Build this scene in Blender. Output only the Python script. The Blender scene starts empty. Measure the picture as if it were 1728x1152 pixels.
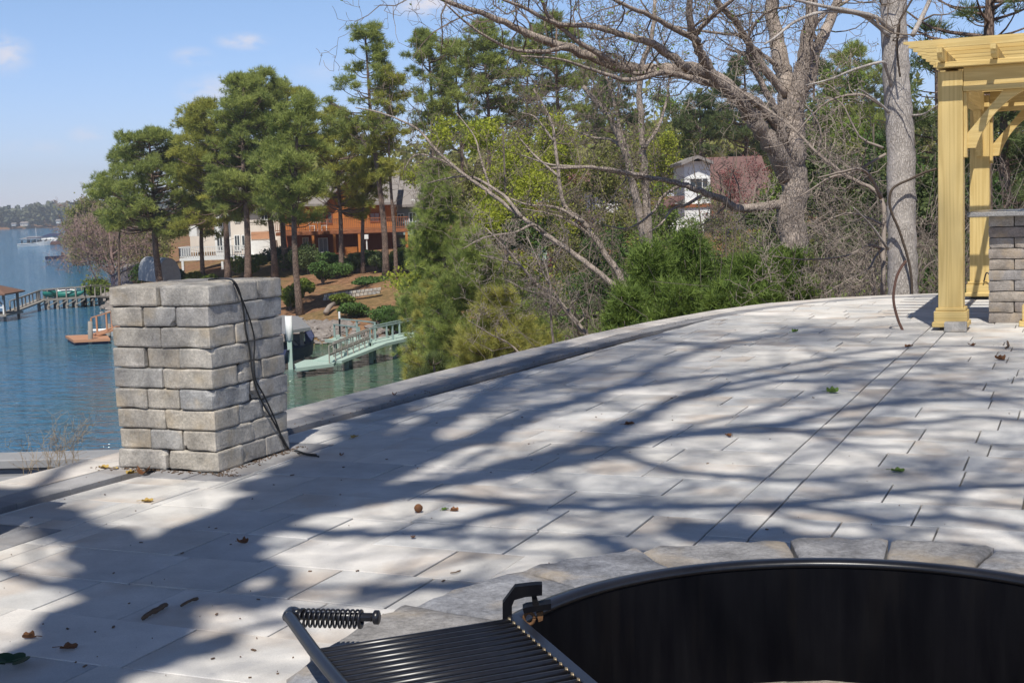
import bpy, math, random
import numpy as np
from math import radians, sin, cos, pi

# ------------------------------------------------------------------ camera, sky, sun
EYE = 1.25
FPX, PITCH, ROLL = 2276.7, 0.10142, 0.03435
PW, PH = 1728.0, 1152.0
scn = bpy.context.scene
cd = bpy.data.cameras.new("camera")
cam = bpy.data.objects.new("camera", cd)
scn.collection.objects.link(cam)
_F = np.array([0, cos(PITCH), -sin(PITCH)]); _U0 = np.array([0, sin(PITCH), cos(PITCH)]); _R0 = np.array([1.0, 0, 0])
CR = cos(ROLL)*_R0 - sin(ROLL)*_U0
CU = sin(ROLL)*_R0 + cos(ROLL)*_U0
CF = _F
import mathutils
m = mathutils.Matrix(((CR[0], CU[0], -CF[0], 0), (CR[1], CU[1], -CF[1], 0), (CR[2], CU[2], -CF[2], EYE), (0, 0, 0, 1)))
cam.matrix_world = m
cd.sensor_width = 36.0
cd.lens = FPX/PW*36.0
cd.clip_start = 0.05
cd.clip_end = 12000
scn.camera = cam

SUN_EL = radians(56.0); SUN_AZ = radians(7.5)      # shadows fall 7.5 deg right of +Y
TOSUN = np.array([-sin(SUN_AZ)*cos(SUN_EL), -cos(SUN_AZ)*cos(SUN_EL), sin(SUN_EL)])
SH = np.array([sin(SUN_AZ), cos(SUN_AZ)])/math.tan(SUN_EL)   # ground offset per metre of height
sl = bpy.data.lights.new("sun", 'SUN'); sl.energy = 5.0; sl.angle = radians(0.45); sl.color = (1.0, 0.955, 0.875)
so = bpy.data.objects.new("sun", sl); scn.collection.objects.link(so)
so.rotation_euler = mathutils.Vector(TOSUN).to_track_quat('Z', 'Y').to_euler()
so.location = (-8, -20, 40)

world = bpy.data.worlds.new("World"); scn.world = world; world.use_nodes = True
wn, wl = world.node_tree.nodes, world.node_tree.links
wn.clear()
sky = wn.new('ShaderNodeTexSky'); sky.sky_type = 'NISHITA'; sky.sun_disc = False
sky.sun_elevation = SUN_EL
sky.sun_rotation = math.atan2(TOSUN[0], TOSUN[1])
sky.air_density = 1.0; sky.dust_density = 0.25; sky.ozone_density = 2.2; sky.altitude = 200
bg = wn.new('ShaderNodeBackground'); bg.inputs[1].default_value = 0.12
wo = wn.new('ShaderNodeOutputWorld')
tc = wn.new('ShaderNodeTexCoord')
def raydir(px, py):
    d = CR*(px-864) - CU*(py-576) + CF*FPX
    return d/np.linalg.norm(d)
noi = wn.new('ShaderNodeTexNoise'); noi.inputs['Scale'].default_value = 30; noi.inputs['Detail'].default_value = 6; noi.inputs['Roughness'].default_value = .6
mp = wn.new('ShaderNodeMapping'); mp.inputs['Scale'].default_value = (1, 1, 2.2)
wl.new(tc.outputs['Generated'], mp.inputs[0]); wl.new(mp.outputs[0], noi.inputs['Vector'])
acc = None
for (px, py, sx, sy, st) in ((412, 70, .017, .0055, .8), (325, 96, .014, .006, .5), (14, 92, .014, .013, .7), (715, 6, .022, .009, .9), (365, 158, .024, .012, .55), (148, 228, .012, .006, .4), (55, 250, .02, .006, .25), (560, 120, .03, .008, .2)):
    d = raydir(px, py)
    sub = wn.new('ShaderNodeVectorMath'); sub.operation = 'SUBTRACT'; sub.inputs[1].default_value = d
    wl.new(tc.outputs['Generated'], sub.inputs[0])
    ml = wn.new('ShaderNodeVectorMath'); ml.operation = 'MULTIPLY'; ml.inputs[1].default_value = (1/sx, 1/sx, 1/sy)
    wl.new(sub.outputs[0], ml.inputs[0])
    ln = wn.new('ShaderNodeVectorMath'); ln.operation = 'LENGTH'; wl.new(ml.outputs[0], ln.inputs[0])
    mr = wn.new('ShaderNodeMapRange'); mr.interpolation_type = 'SMOOTHSTEP'
    mr.inputs['From Min'].default_value = 1.5; mr.inputs['From Max'].default_value = 0.0; mr.inputs['To Min'].default_value = 0; mr.inputs['To Max'].default_value = st
    wl.new(ln.outputs['Value'], mr.inputs['Value'])
    if acc is None: acc = mr.outputs[0]
    else:
        ad = wn.new('ShaderNodeMath'); ad.operation = 'MAXIMUM'; wl.new(acc, ad.inputs[0]); wl.new(mr.outputs[0], ad.inputs[1]); acc = ad.outputs[0]
nm = wn.new('ShaderNodeMapRange'); nm.interpolation_type = 'SMOOTHSTEP'; nm.inputs['From Min'].default_value = .34; nm.inputs['From Max'].default_value = .60
wl.new(noi.outputs[0], nm.inputs['Value'])
cm = wn.new('ShaderNodeMath'); cm.operation = 'MULTIPLY'; wl.new(acc, cm.inputs[0]); wl.new(nm.outputs[0], cm.inputs[1])
tint = wn.new('ShaderNodeMix'); tint.data_type = 'RGBA'; tint.blend_type = 'MULTIPLY'; tint.inputs[0].default_value = 1; tint.inputs[7].default_value = (.88, .94, 1.12, 1)
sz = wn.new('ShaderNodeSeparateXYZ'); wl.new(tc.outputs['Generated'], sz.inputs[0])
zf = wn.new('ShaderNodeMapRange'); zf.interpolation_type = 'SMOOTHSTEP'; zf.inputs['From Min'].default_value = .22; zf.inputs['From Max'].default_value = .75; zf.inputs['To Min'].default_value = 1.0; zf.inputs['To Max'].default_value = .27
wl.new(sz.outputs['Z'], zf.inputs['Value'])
tz_ = wn.new('ShaderNodeMapRange'); tz_.inputs['From Min'].default_value = .0; tz_.inputs['From Max'].default_value = .16; wl.new(sz.outputs['Z'], tz_.inputs['Value'])
tcol = wn.new('ShaderNodeMix'); tcol.data_type = 'RGBA'; tcol.inputs[6].default_value = (.78, .83, 1.25, 1); tcol.inputs[7].default_value = (.88, .94, 1.12, 1); wl.new(tz_.outputs[0], tcol.inputs[0]); wl.new(tcol.outputs[2], tint.inputs[7])
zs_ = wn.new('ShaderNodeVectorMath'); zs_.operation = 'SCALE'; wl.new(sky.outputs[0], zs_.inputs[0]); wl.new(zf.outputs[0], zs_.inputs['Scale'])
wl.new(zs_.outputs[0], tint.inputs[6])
mx = wn.new('ShaderNodeMix'); mx.data_type = 'RGBA'; mx.inputs[7].default_value = (7.4, 7.0, 7.3, 1)
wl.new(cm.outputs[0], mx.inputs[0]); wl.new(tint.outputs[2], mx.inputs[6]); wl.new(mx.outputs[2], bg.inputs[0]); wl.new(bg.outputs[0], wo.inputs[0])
vs = scn.view_settings; vs.view_transform = 'Standard'; vs.look = 'None'; vs.exposure = 0.0; vs.gamma = 1.0
scn.cycles.max_bounces = 6; scn.cycles.diffuse_bounces = 3; scn.cycles.transparent_max_bounces = 8; scn.cycles.volume_bounces = 0

# ------------------------------------------------------------------ pixel <-> world helpers (real points on real surfaces)
TH = 0.40362
UA = np.array([-cos(TH), sin(TH)]); UB = np.array([sin(TH), cos(TH)])
def onz(px, py, z=0.0):
    d = CR*(px-864) - CU*(py-576) + CF*FPX
    t = (z-EYE)/d[2]
    return np.array([d[0]*t, d[1]*t, z])
def at(px, py, D):                       # the point on the pixel's ray whose y is D
    d = CR*(px-864) - CU*(py-576) + CF*FPX
    t = D/d[1]
    return np.array([d[0]*t, D, EYE + d[2]*t])
def onplane(px, py, P, n):
    d = CR*(px-864) - CU*(py-576) + CF*FPX
    o = np.array([0, 0, EYE]); t = np.dot(np.array(P)-o, n)/np.dot(d, n)
    return o + d*t
def ab(a, b, z=0.0):
    p = UA*a + UB*b
    return np.array([p[0], p[1], z])

# ------------------------------------------------------------------ mesh helpers
class MB:
    """collects vertices and faces; one MB becomes one mesh object"""
    def __init__(s): s.v = []; s.f = []; s.r = []; s.n = 0
    def add(s, V, faces, rnd=None):
        V = np.asarray(V, float).reshape(-1, 3)
        for fa in (faces if isinstance(faces, list) else [faces]):
            fa = np.asarray(fa, int)
            if fa.size == 0: continue
            s.f.append(fa + s.n)
            if rnd is None: s.r.append(np.full(len(fa), 0.5))
            elif np.isscalar(rnd): s.r.append(np.full(len(fa), float(rnd)))
            else: s.r.append(np.asarray(rnd, float))
        s.v.append(V); s.n += len(V)
    def poly(s, pts, rnd=None):
        n = len(pts); s.add(pts, [np.arange(n)[None, :]], rnd)
    def box(s, c, size, rz=0.0, rnd=None, bevel=0.0):
        c = np.array(c, float); h = np.array(size, float)/2
        ax = np.array([cos(rz), sin(rz), 0]); ay = np.array([-sin(rz), cos(rz), 0]); az = np.array([0, 0, 1.])
        s.obox(c, ax*h[0], ay*h[1], az*h[2], rnd, bevel)
    def obox(s, c, X, Y, Z, rnd=None, bevel=0.0):
        """box by centre and three half-axis vectors; optional bevelled edges"""
        c, X, Y, Z = (np.asarray(q, float) for q in (c, X, Y, Z))
        if bevel <= 0:
            V = [c+sx*X+sy*Y+sz*Z for sz in (-1, 1) for sy in (-1, 1) for sx in (-1, 1)]
            s.add(V, [np.array([[0, 2, 3, 1], [4, 5, 7, 6], [0, 1, 5, 4], [2, 6, 7, 3], [0, 4, 6, 2], [1, 3, 7, 5]])], rnd)
            return
        ls = [np.linalg.norm(q) for q in (X, Y, Z)]; bb = [min(bevel/max(l, 1e-9), .45) for l in ls]
        V = []; idx = {}
        for sx in (-1, 1):
            for sy in (-1, 1):
                for sz in (-1, 1):
                    for k in range(3):
                        f = [1, 1, 1]
                        for j in range(3):
                            if j != k: f[j] = 1-bb[j]
                        idx[(sx, sy, sz, k)] = len(V)
                        V.append(c+sx*f[0]*X+sy*f[1]*Y+sz*f[2]*Z)
        Q = []; T = []
        for k in range(3):
            o = [j for j in range(3) if j != k]
            for sg in (-1, 1):
                q = []
                for (u, w) in ((-1, -1), (1, -1), (1, 1), (-1, 1)):
                    t = [0, 0, 0]; t[k] = sg; t[o[0]] = u; t[o[1]] = w
                    q.append(idx[(t[0], t[1], t[2], k)])
                Q.append(q if (sg > 0) == (k != 1) else q[::-1])
        for k in range(3):          # edges along axis k
            i, j = [q for q in range(3) if q != k]
            for si in (-1, 1):
                for sj in (-1, 1):
                    def key(sk, face):
                        t = [0, 0, 0]; t[k] = sk; t[i] = si; t[j] = sj; return idx[(t[0], t[1], t[2], face)]
                    q = [key(-1, i), key(1, i), key(1, j), key(-1, j)]
                    P = [V[a] for a in q]; nn = np.cross(P[1]-P[0], P[2]-P[0]); mid = sum(P)/4-c
                    Q.append(q if np.dot(nn, mid) > 0 else q[::-1])
        for sx in (-1, 1):
            for sy in (-1, 1):
                for sz in (-1, 1):
                    q = [idx[(sx, sy, sz, k)] for k in range(3)]
                    P = [V[a] for a in q]; nn = np.cross(P[1]-P[0], P[2]-P[0])
                    T.append(q if np.dot(nn, sum(P)/3-c) > 0 else q[::-1])
        s.add(V, [np.array(Q), np.array(T)], rnd)
    def bar(s, p, q, w, t, up=(0, 0, 1), rnd=None, bevel=0.0):
        p = np.array(p, float); q = np.array(q, float); d = q-p; L = np.linalg.norm(d); d = d/L
        u = np.array(up, float); sd = np.cross(d, u); sd /= np.linalg.norm(sd); u = np.cross(sd, d)
        s.obox((p+q)/2, d*L/2, sd*w/2, u*t/2, rnd, bevel)
    def tube(s, P, r, k=8, rnd=None, caps=True, wob=0.0, rng=None):
        P = np.asarray(P, float); n = len(P); r = np.broadcast_to(np.asarray(r, float), (n,))
        T = np.gradient(P, axis=0); T /= np.linalg.norm(T, axis=1)[:, None]+1e-12
        a = np.array([0, 0, 1.0]) if abs(T[0, 2]) < .9 else np.array([1.0, 0, 0])
        N = np.cross(T[0], a); N /= np.linalg.norm(N); V = []
        th = np.arange(k)/k*2*pi
        for i in range(n):
            N = N - T[i]*np.dot(N, T[i]); N /= np.linalg.norm(N)+1e-12; B = np.cross(T[i], N)
            rr = r[i]*(1 + (wob*(rng.random(k)-.5) if wob else 0))
            V.append(P[i] + (np.cos(th)*rr)[:, None]*N + (np.sin(th)*rr)[:, None]*B)
        V = np.concatenate(V)
        i, j = np.meshgrid(np.arange(n-1), np.arange(k), indexing='ij'); i = i.ravel(); j = j.ravel(); j2 = (j+1) % k
        Q = np.stack([i*k+j, i*k+j2, (i+1)*k+j2, (i+1)*k+j], 1)
        fs = [Q]
        if caps: fs += [np.arange(k)[::-1][None, :], (np.arange(k)+(n-1)*k)[None, :]]
        s.add(V, fs, rnd)
    def prisms(s, A, B, ra, rb, k=3, rnd=None):
        """many thin straight twigs at once"""
        A = np.asarray(A, float); B = np.asarray(B, float); n = len(A)
        if n == 0: return
        D = B-A; D /= np.linalg.norm(D, axis=1)[:, None]+1e-12
        ref = np.where(np.abs(D[:, 2:3]) < .9, np.array([[0, 0, 1.]]), np.array([[1., 0, 0]]))
        N = np.cross(D, ref); N /= np.linalg.norm(N, axis=1)[:, None]; Bn = np.cross(D, N)
        th = np.arange(k)/k*2*pi
        ring = np.cos(th)[None, :, None]*N[:, None, :] + np.sin(th)[None, :, None]*Bn[:, None, :]
        ra = np.broadcast_to(ra, (n,)); rb = np.broadcast_to(rb, (n,))
        V = np.concatenate([A[:, None]+ring*ra[:, None, None], B[:, None]+ring*rb[:, None, None]], 1).reshape(-1, 3)
        base = (np.arange(n)*2*k)[:, None]
        Q = []
        for j in range(k):
            j2 = (j+1) % k
            Q.append(np.stack([base[:, 0]+j, base[:, 0]+j2, base[:, 0]+k+j2, base[:, 0]+k+j], 1))
        s.add(V, [np.concatenate(Q)], rnd)
    def tris(s, A, B, C, rnd=None):
        n = len(A); V = np.stack([A, B, C], 1).reshape(-1, 3)
        s.add(V, [np.arange(3*n).reshape(n, 3)], rnd)
    def quads(s, A, B, C, D, rnd=None):
        n = len(A); V = np.stack([A, B, C, D], 1).reshape(-1, 3)
        s.add(V, [np.arange(4*n).reshape(n, 4)], rnd)

def build(name, mb, mat, parent=None, loc=None, smooth=False):
    base = np.array(parent.location[:]) if parent is not None else (np.array(loc, float) if loc is not None else np.zeros(3))
    if parent is not None and parent.parent is not None: base = base + np.array(parent.parent.location[:])
    V = (np.concatenate(mb.v) - base).astype(np.float32)
    me = bpy.data.meshes.new(name)
    me.vertices.add(len(V)); me.vertices.foreach_set('co', V.ravel())
    idx = np.concatenate([f.ravel() for f in mb.f]).astype(np.int32)
    ln = np.concatenate([np.full(len(f), f.shape[1]) for f in mb.f]).astype(np.int32)
    st = np.concatenate([[0], np.cumsum(ln)[:-1]]).astype(np.int32)
    me.loops.add(len(idx)); me.loops.foreach_set('vertex_index', idx)
    me.polygons.add(len(ln)); me.polygons.foreach_set('loop_start', st)
    try: me.polygons.foreach_set('loop_total', ln)
    except Exception: pass
    me.polygons.foreach_set('use_smooth', np.full(len(ln), bool(smooth)))
    at_ = me.attributes.new('rnd', 'FLOAT', 'FACE'); at_.data.foreach_set('value', np.concatenate(mb.r).astype(np.float32))
    me.update(calc_edges=True); me.validate()
    me.materials.append(mat)
    o = bpy.data.objects.new(name, me); scn.collection.objects.link(o)
    if parent is not None: o.parent = parent
    elif loc is not None: o.location = loc
    return o
def tag(o, label=None, cat=None, group=None, kind=None):
    if label: o['label'] = label
    if cat: o['category'] = cat
    if group: o['group'] = group
    if kind: o['kind'] = kind
    return o
def thing(name, loc, label, cat, group=None):
    o = bpy.data.objects.new(name, None); scn.collection.objects.link(o)
    o.location = [float(q) for q in loc]; o.empty_display_size = .2
    bpy.context.view_layer.update() if False else None
    return tag(o, label, cat, group)
def copy_tree(o, loc, rz=0, sc=1, label=None):
    def rec(q, par):
        c = q.copy(); scn.collection.objects.link(c); c.parent = par
        for ch in [w for w in bpy.data.objects if w.parent == q]: rec(ch, c)
        return c
    kids = [w for w in bpy.data.objects if w.parent == o]
    c = o.copy(); scn.collection.objects.link(c)
    for ch in kids: rec(ch, c)
    c.location = [float(q) for q in loc]; c.rotation_euler = (0, 0, rz); c.scale = (sc, sc, sc)
    if label: c['label'] = label
    return c

# ------------------------------------------------------------------ materials
def mat(name, c1, c2=None, rough=.8, scale=6.0, stretch=(1, 1, 1), bump=0.0, bscale=None, rnd=0.0, metal=0.0, spec=.4, detail=5, transl=0.0, c3=None, c3scale=1.5, c3amt=.5, wave=None, coat=0.0):
    """procedural: noise between two colours, per-face 'rnd' tint, third colour in larger stains, bump"""
    mt = bpy.data.materials.new(name); mt.use_nodes = True
    n, l = mt.node_tree.nodes, mt.node_tree.links; n.clear()
    out = n.new('ShaderNodeOutputMaterial'); bs = n.new('ShaderNodeBsdfPrincipled')
    bs.inputs['Roughness'].default_value = rough; bs.inputs['Metallic'].default_value = metal
    bs.inputs['Specular IOR Level'].default_value = spec
    if coat: bs.inputs['Coat Weight'].default_value = coat; bs.inputs['Coat Roughness'].default_value = .25
    t = n.new('ShaderNodeTexCoord'); mp = n.new('ShaderNodeMapping'); mp.inputs['Scale'].default_value = stretch
    l.new(t.outputs['Object'], mp.inputs[0])
    c2 = c2 or tuple(q*.7 for q in c1)
    nz = n.new('ShaderNodeTexNoise'); nz.inputs['Scale'].default_value = scale; nz.inputs['Detail'].default_value = detail; nz.inputs['Roughness'].default_value = .6
    l.new(mp.outputs[0], nz.inputs['Vector'])
    rp = n.new('ShaderNodeMapRange'); rp.inputs['From Min'].default_value = .3; rp.inputs['From Max'].default_value = .7
    l.new(nz.outputs[0], rp.inputs['Value'])
    mx = n.new('ShaderNodeMix'); mx.data_type = 'RGBA'; mx.inputs[6].default_value = (*c1, 1); mx.inputs[7].default_value = (*c2, 1)
    fac = rp.outputs[0]
    if rnd:
        av = n.new('ShaderNodeAttribute'); av.attribute_name = 'rnd'
        lp = n.new('ShaderNodeMix'); lp.data_type = 'FLOAT'; lp.inputs[0].default_value = rnd
        l.new(fac, lp.inputs[2]); l.new(av.outputs['Fac'], lp.inputs[3]); fac = lp.outputs[0]
    l.new(fac, mx.inputs[0]); col = mx.outputs[2]
    if c3:
        n3 = n.new('ShaderNodeTexNoise'); n3.inputs['Scale'].default_value = c3scale; n3.inputs['Detail'].default_value = 4
        l.new(mp.outputs[0], n3.inputs['Vector'])
        r3 = n.new('ShaderNodeMapRange'); r3.interpolation_type = 'SMOOTHSTEP'; r3.inputs['From Min'].default_value = .52; r3.inputs['From Max'].default_value = .72; r3.inputs['To Max'].default_value = c3amt
        l.new(n3.outputs[0], r3.inputs['Value'])
        m3 = n.new('ShaderNodeMix'); m3.data_type = 'RGBA'; m3.inputs[7].default_value = (*c3, 1)
        l.new(r3.outputs[0], m3.inputs[0]); l.new(col, m3.inputs[6]); col = m3.outputs[2]
    l.new(col, bs.inputs['Base Color'])
    if bump:
        nb = n.new('ShaderNodeTexNoise'); nb.inputs['Scale'].default_value = bscale or scale*2; nb.inputs['Detail'].default_value = 6; nb.inputs['Roughness'].default_value = .65
        l.new(mp.outputs[0], nb.inputs['Vector'])
        h = nb.outputs[0]
        bp = n.new('ShaderNodeBump'); bp.inputs['Strength'].default_value = min(1.0, bump*10); bp.inputs['Distance'].default_value = bump
        l.new(h, bp.inputs['Height']); l.new(bp.outputs[0], bs.inputs['Normal'])
    if transl:
        tr = n.new('ShaderNodeBsdfTranslucent'); l.new(col, tr.inputs[0])
        ms = n.new('ShaderNodeMixShader'); ms.inputs[0].default_value = transl
        l.new(bs.outputs[0], ms.inputs[1]); l.new(tr.outputs[0], ms.inputs[2]); l.new(ms.outputs[0], out.inputs[0])
    else: l.new(bs.outputs[0], out.inputs[0])
    return mt

M = {}
M['paver'] = mat('paver_concrete', (.61, .555, .49), (.475, .435, .39), .85, 3.0, bump=.0012, bscale=160, rnd=.45, c3=(.52, .38, .27), c3scale=2.4, c3amt=.38)
M['dark_paver'] = mat('charcoal_paver', (.21, .205, .215), (.29, .28, .285), .85, 5, bump=.0015, bscale=150, rnd=.5)
M['edge_paver'] = mat('edging_concrete', (.60, .54, .48), (.45, .405, .365), .85, 3.5, bump=.0015, bscale=120, rnd=.5, c3=(.5, .39, .3), c3amt=.3)
M['joint'] = mat('joint_sand', (.12, .105, .085), (.07, .06, .05), 1, 40)
M['block'] = mat('tumbled_block', (.46, .42, .37), (.24, .225, .205), .92, 7, bump=.007, bscale=42, rnd=.5, c3=(.50, .41, .28), c3scale=5, c3amt=.6)
M['block_warm'] = mat('tumbled_block_warm', (.44, .385, .33), (.19, .175, .17), .92, 6, bump=.005, bscale=42, rnd=.7, c3=(.40, .32, .24), c3scale=4, c3amt=.5)
M['coping'] = mat('coping_stone', (.33, .33, .345), (.22, .225, .25), .85, 6, bump=.005, bscale=38, rnd=.35, c3=(.42, .37, .31), c3scale=4.5, c3amt=.6)
M['granite'] = mat('granite_slab', (.42, .41, .40), (.12, .12, .12), .3, 130, bump=0, detail=3, spec=.5)
M['steel'] = mat('black_enamel_steel', (.004, .004, .006), (.009, .009, .011), .5, 30, stretch=(1, 1, .12), bump=.0008, bscale=90, spec=.08, c3=(.016, .014, .013), c3scale=26, c3amt=.35)
M['bar_steel'] = mat('black_bar_steel', (.009, .0095, .013), (.016, .016, .02), .33, 120, bump=.0006, bscale=300, spec=.6)
M['rust'] = mat('rusty_steel', (.25, .11, .035), (.08, .05, .03), .8, 60, bump=.001)
M['weld'] = mat('bare_weld_metal', (.45, .38, .26), (.2, .14, .08), .45, 90, metal=.6)
M['black_cable'] = mat('black_cable', (.02, .02, .02), (.03, .03, .03), .5, 40)
M['pipe'] = mat('brown_conduit', (.20, .10, .065), (.13, .07, .05), .5, 20)
# ------------------------------------------------------------------ special materials
def wood(name, c1, c2, axis='z', scale=1.0, knots=True):
    mt = bpy.data.materials.new(name); mt.use_nodes = True
    n, l = mt.node_tree.nodes, mt.node_tree.links; n.clear()
    out = n.new('ShaderNodeOutputMaterial'); bs = n.new('ShaderNodeBsdfPrincipled'); bs.inputs['Roughness'].default_value = .62; bs.inputs['Specular IOR Level'].default_value = .3
    t = n.new('ShaderNodeTexCoord'); rot = n.new('ShaderNodeMapping'); rot.inputs['Rotation'].default_value = (0, 0, TH)
    l.new(t.outputs['Object'], rot.inputs[0])
    mp = n.new('ShaderNodeMapping')
    s = {'z': (14, 14, .55), 'x': (.55, 14, 14), 'y': (14, .55, 14)}[axis]
    mp.inputs['Scale'].default_value = [q*scale for q in s]; l.new(rot.outputs[0], mp.inputs[0])
    nz = n.new('ShaderNodeTexNoise'); nz.inputs['Scale'].default_value = .8; nz.inputs['Detail'].default_value = 2; nz.inputs['Distortion'].default_value = .5
    l.new(mp.outputs[0], nz.inputs['Vector'])
    mul = n.new('ShaderNodeMath'); mul.operation = 'MULTIPLY'; mul.inputs[1].default_value = 38; l.new(nz.outputs[0], mul.inputs[0])
    sn = n.new('ShaderNodeMath'); sn.operation = 'SINE'; l.new(mul.outputs[0], sn.inputs[0])
    rg = n.new('ShaderNodeMapRange'); rg.inputs['From Min'].default_value = -1; rg.inputs['From Max'].default_value = 1; rg.inputs['To Max'].default_value = .5
    l.new(sn.outputs[0], rg.inputs['Value'])
    n2 = n.new('ShaderNodeTexNoise'); n2.inputs['Scale'].default_value = 6; n2.inputs['Detail'].default_value = 4; l.new(mp.outputs[0], n2.inputs['Vector'])
    sm = n.new('ShaderNodeMath'); sm.operation = 'MULTIPLY_ADD'; sm.inputs[1].default_value = .4; l.new(n2.outputs[0], sm.inputs[0]); l.new(rg.outputs[0], sm.inputs[2])
    mx = n.new('ShaderNodeMix'); mx.data_type = 'RGBA'; mx.inputs[6].default_value = (*c1, 1); mx.inputs[7].default_value = (*c2, 1)
    l.new(sm.outputs[0], mx.inputs[0]); l.new(mx.outputs[2], bs.inputs['Base Color'])
    bp = n.new('ShaderNodeBump'); bp.inputs['Strength'].default_value = .25; bp.inputs['Distance'].default_value = .002; l.new(sm.outputs[0], bp.inputs['Height']); l.new(bp.outputs[0], bs.inputs['Normal'])
    l.new(bs.outputs[0], out.inputs[0]); return mt
WC = ((.72, .545, .235), (.53, .37, .13))
M['wood_z'] = wood('pine_timber_upright', *WC, 'z'); M['wood_x'] = wood('pine_timber_along', *WC, 'x'); M['wood_y'] = wood('pine_timber_across', *WC, 'y')

def bark(name, c1, c2, sc=1.0, ridge=.02, lichen=None):
    mt = bpy.data.materials.new(name); mt.use_nodes = True
    n, l = mt.node_tree.nodes, mt.node_tree.links; n.clear()
    out = n.new('ShaderNodeOutputMaterial'); bs = n.new('ShaderNodeBsdfPrincipled'); bs.inputs['Roughness'].default_value = .95; bs.inputs['Specular IOR Level'].default_value = .2
    t = n.new('ShaderNodeTexCoord'); mp = n.new('ShaderNodeMapping'); mp.inputs['Scale'].default_value = (1, 1, .22); l.new(t.outputs['Object'], mp.inputs[0])
    nd = n.new('ShaderNodeTexNoise'); nd.inputs['Scale'].default_value = 12*sc; nd.inputs['Detail'].default_value = 4; l.new(mp.outputs[0], nd.inputs['Vector'])
    ad = n.new('ShaderNodeVectorMath'); ad.operation = 'MULTIPLY_ADD'; ad.inputs[1].default_value = (.05, .05, .05); l.new(nd.outputs['Color'], ad.inputs[0]); l.new(mp.outputs[0], ad.inputs[2])
    vo = n.new('ShaderNodeTexVoronoi'); vo.feature = 'DISTANCE_TO_EDGE'; vo.inputs['Scale'].default_value = 26*sc; l.new(ad.outputs[0], vo.inputs['Vector'])
    mr = n.new('ShaderNodeMapRange'); mr.inputs['From Max'].default_value = .18; l.new(vo.outputs['Distance'], mr.inputs['Value'])
    mx = n.new('ShaderNodeMix'); mx.data_type = 'RGBA'; mx.inputs[6].default_value = (*c2, 1); mx.inputs[7].default_value = (*c1, 1); l.new(mr.outputs[0], mx.inputs[0]); col = mx.outputs[2]
    n3 = n.new('ShaderNodeTexNoise'); n3.inputs['Scale'].default_value = 3; n3.inputs['Detail'].default_value = 5; l.new(t.outputs['Object'], n3.inputs['Vector'])
    r3 = n.new('ShaderNodeMapRange'); r3.inputs['From Min'].default_value = .5; r3.inputs['From Max'].default_value = .66; r3.inputs['To Max'].default_value = .55; l.new(n3.outputs[0], r3.inputs['Value'])
    m3 = n.new('ShaderNodeMix'); m3.data_type = 'RGBA'; m3.inputs[7].default_value = (*(lichen or tuple(min(1, q*1.35) for q in c1)), 1)
    l.new(r3.outputs[0], m3.inputs[0]); l.new(col, m3.inputs[6]); l.new(m3.outputs[2], bs.inputs['Base Color'])
    bp = n.new('ShaderNodeBump'); bp.inputs['Strength'].default_value = .8; bp.inputs['Distance'].default_value = ridge; l.new(mr.outputs[0], bp.inputs['Height']); l.new(bp.outputs[0], bs.inputs['Normal'])
    l.new(bs.outputs[0], out.inputs[0]); return mt
M['bark_grey'] = bark('grey_bark', (.50, .455, .415), (.26, .23, .205), 2.4, .006)
M['bark_oak'] = bark('oak_bark', (.42, .35, .295), (.19, .155, .13), 1.0, .015)
M['bark_pine'] = bark('pine_bark', (.25, .18, .14), (.09, .062, .05), .8, .03)
M['twig'] = mat('twig_bark', (.25, .20, .16), (.12, .095, .075), .95, 9, rnd=.6)
M['twig_pale'] = mat('pale_twig_bark', (.38, .32, .27), (.19, .155, .13), .95, 9, rnd=.6)
M['twig_dark'] = mat('dark_twig_bark', (.12, .10, .085), (.2, .165, .14), .95, 9, rnd=.6)
M['vine'] = mat('vine_stem', (.06, .045, .035), (.1, .075, .055), .95, 20)
def leafm(name, a, b, tr=.25, rnd=.85): return mat(name, a, b, .6, .9, rnd=rnd, transl=tr, spec=.3)
M['needle'] = leafm('pine_needles', (.52, .57, .15), (.11, .16, .045), .42)
M['needle_yellow'] = leafm('pine_needles_yellow', (.60, .58, .12), (.15, .19, .045), .42)
M['needle_young'] = leafm('young_pine_needles', (.56, .63, .18), (.14, .20, .055), .42)
M['needle_olive'] = leafm('young_pine_olive', (.70, .65, .18), (.20, .23, .065), .45)
M['needle_dark'] = leafm('dark_pine_needles', (.20, .25, .085), (.055, .085, .034), .35)
M['cedar'] = leafm('cedar_foliage', (.25, .34, .065), (.06, .11, .028), .3)
M['bud'] = leafm('spring_leaves', (.52, .54, .06), (.27, .33, .045), .45)
M['bud_olive'] = leafm('olive_spring_leaves', (.34, .35, .10), (.19, .19, .065), .4)
M['bud_green'] = leafm('green_spring_leaves', (.28, .38, .07), (.12, .18, .035), .4)
M['red_leaf'] = leafm('red_spring_leaves', (.34, .10, .10), (.2, .09, .075), .3)
M['pink_twig'] = mat('pinkish_twigs', (.38, .26, .23), (.24, .165, .145), .9, 5, rnd=.6)
M['shrub'] = leafm('shrub_leaves', (.12, .21, .045), (.04, .085, .02), .25)
M['shrub_lime'] = leafm('lime_shrub_leaves', (.22, .27, .04), (.10, .15, .025), .3)
M['shrub_blue'] = leafm('bluish_shrub_leaves', (.065, .13, .07), (.03, .065, .038), .2)
M['dry_grass'] = mat('dry_weed', (.42, .33, .22), (.25, .19, .12), .9, 10, rnd=.5)
M['far_wood'] = leafm('far_wood_leaves', (.20, .20, .12), (.07, .09, .06), .1)
M['siding_orange'] = mat('cedar_siding', (.50, .19, .045), (.38, .13, .03), .7, 2, stretch=(6, 6, .4), rnd=.3)
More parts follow.
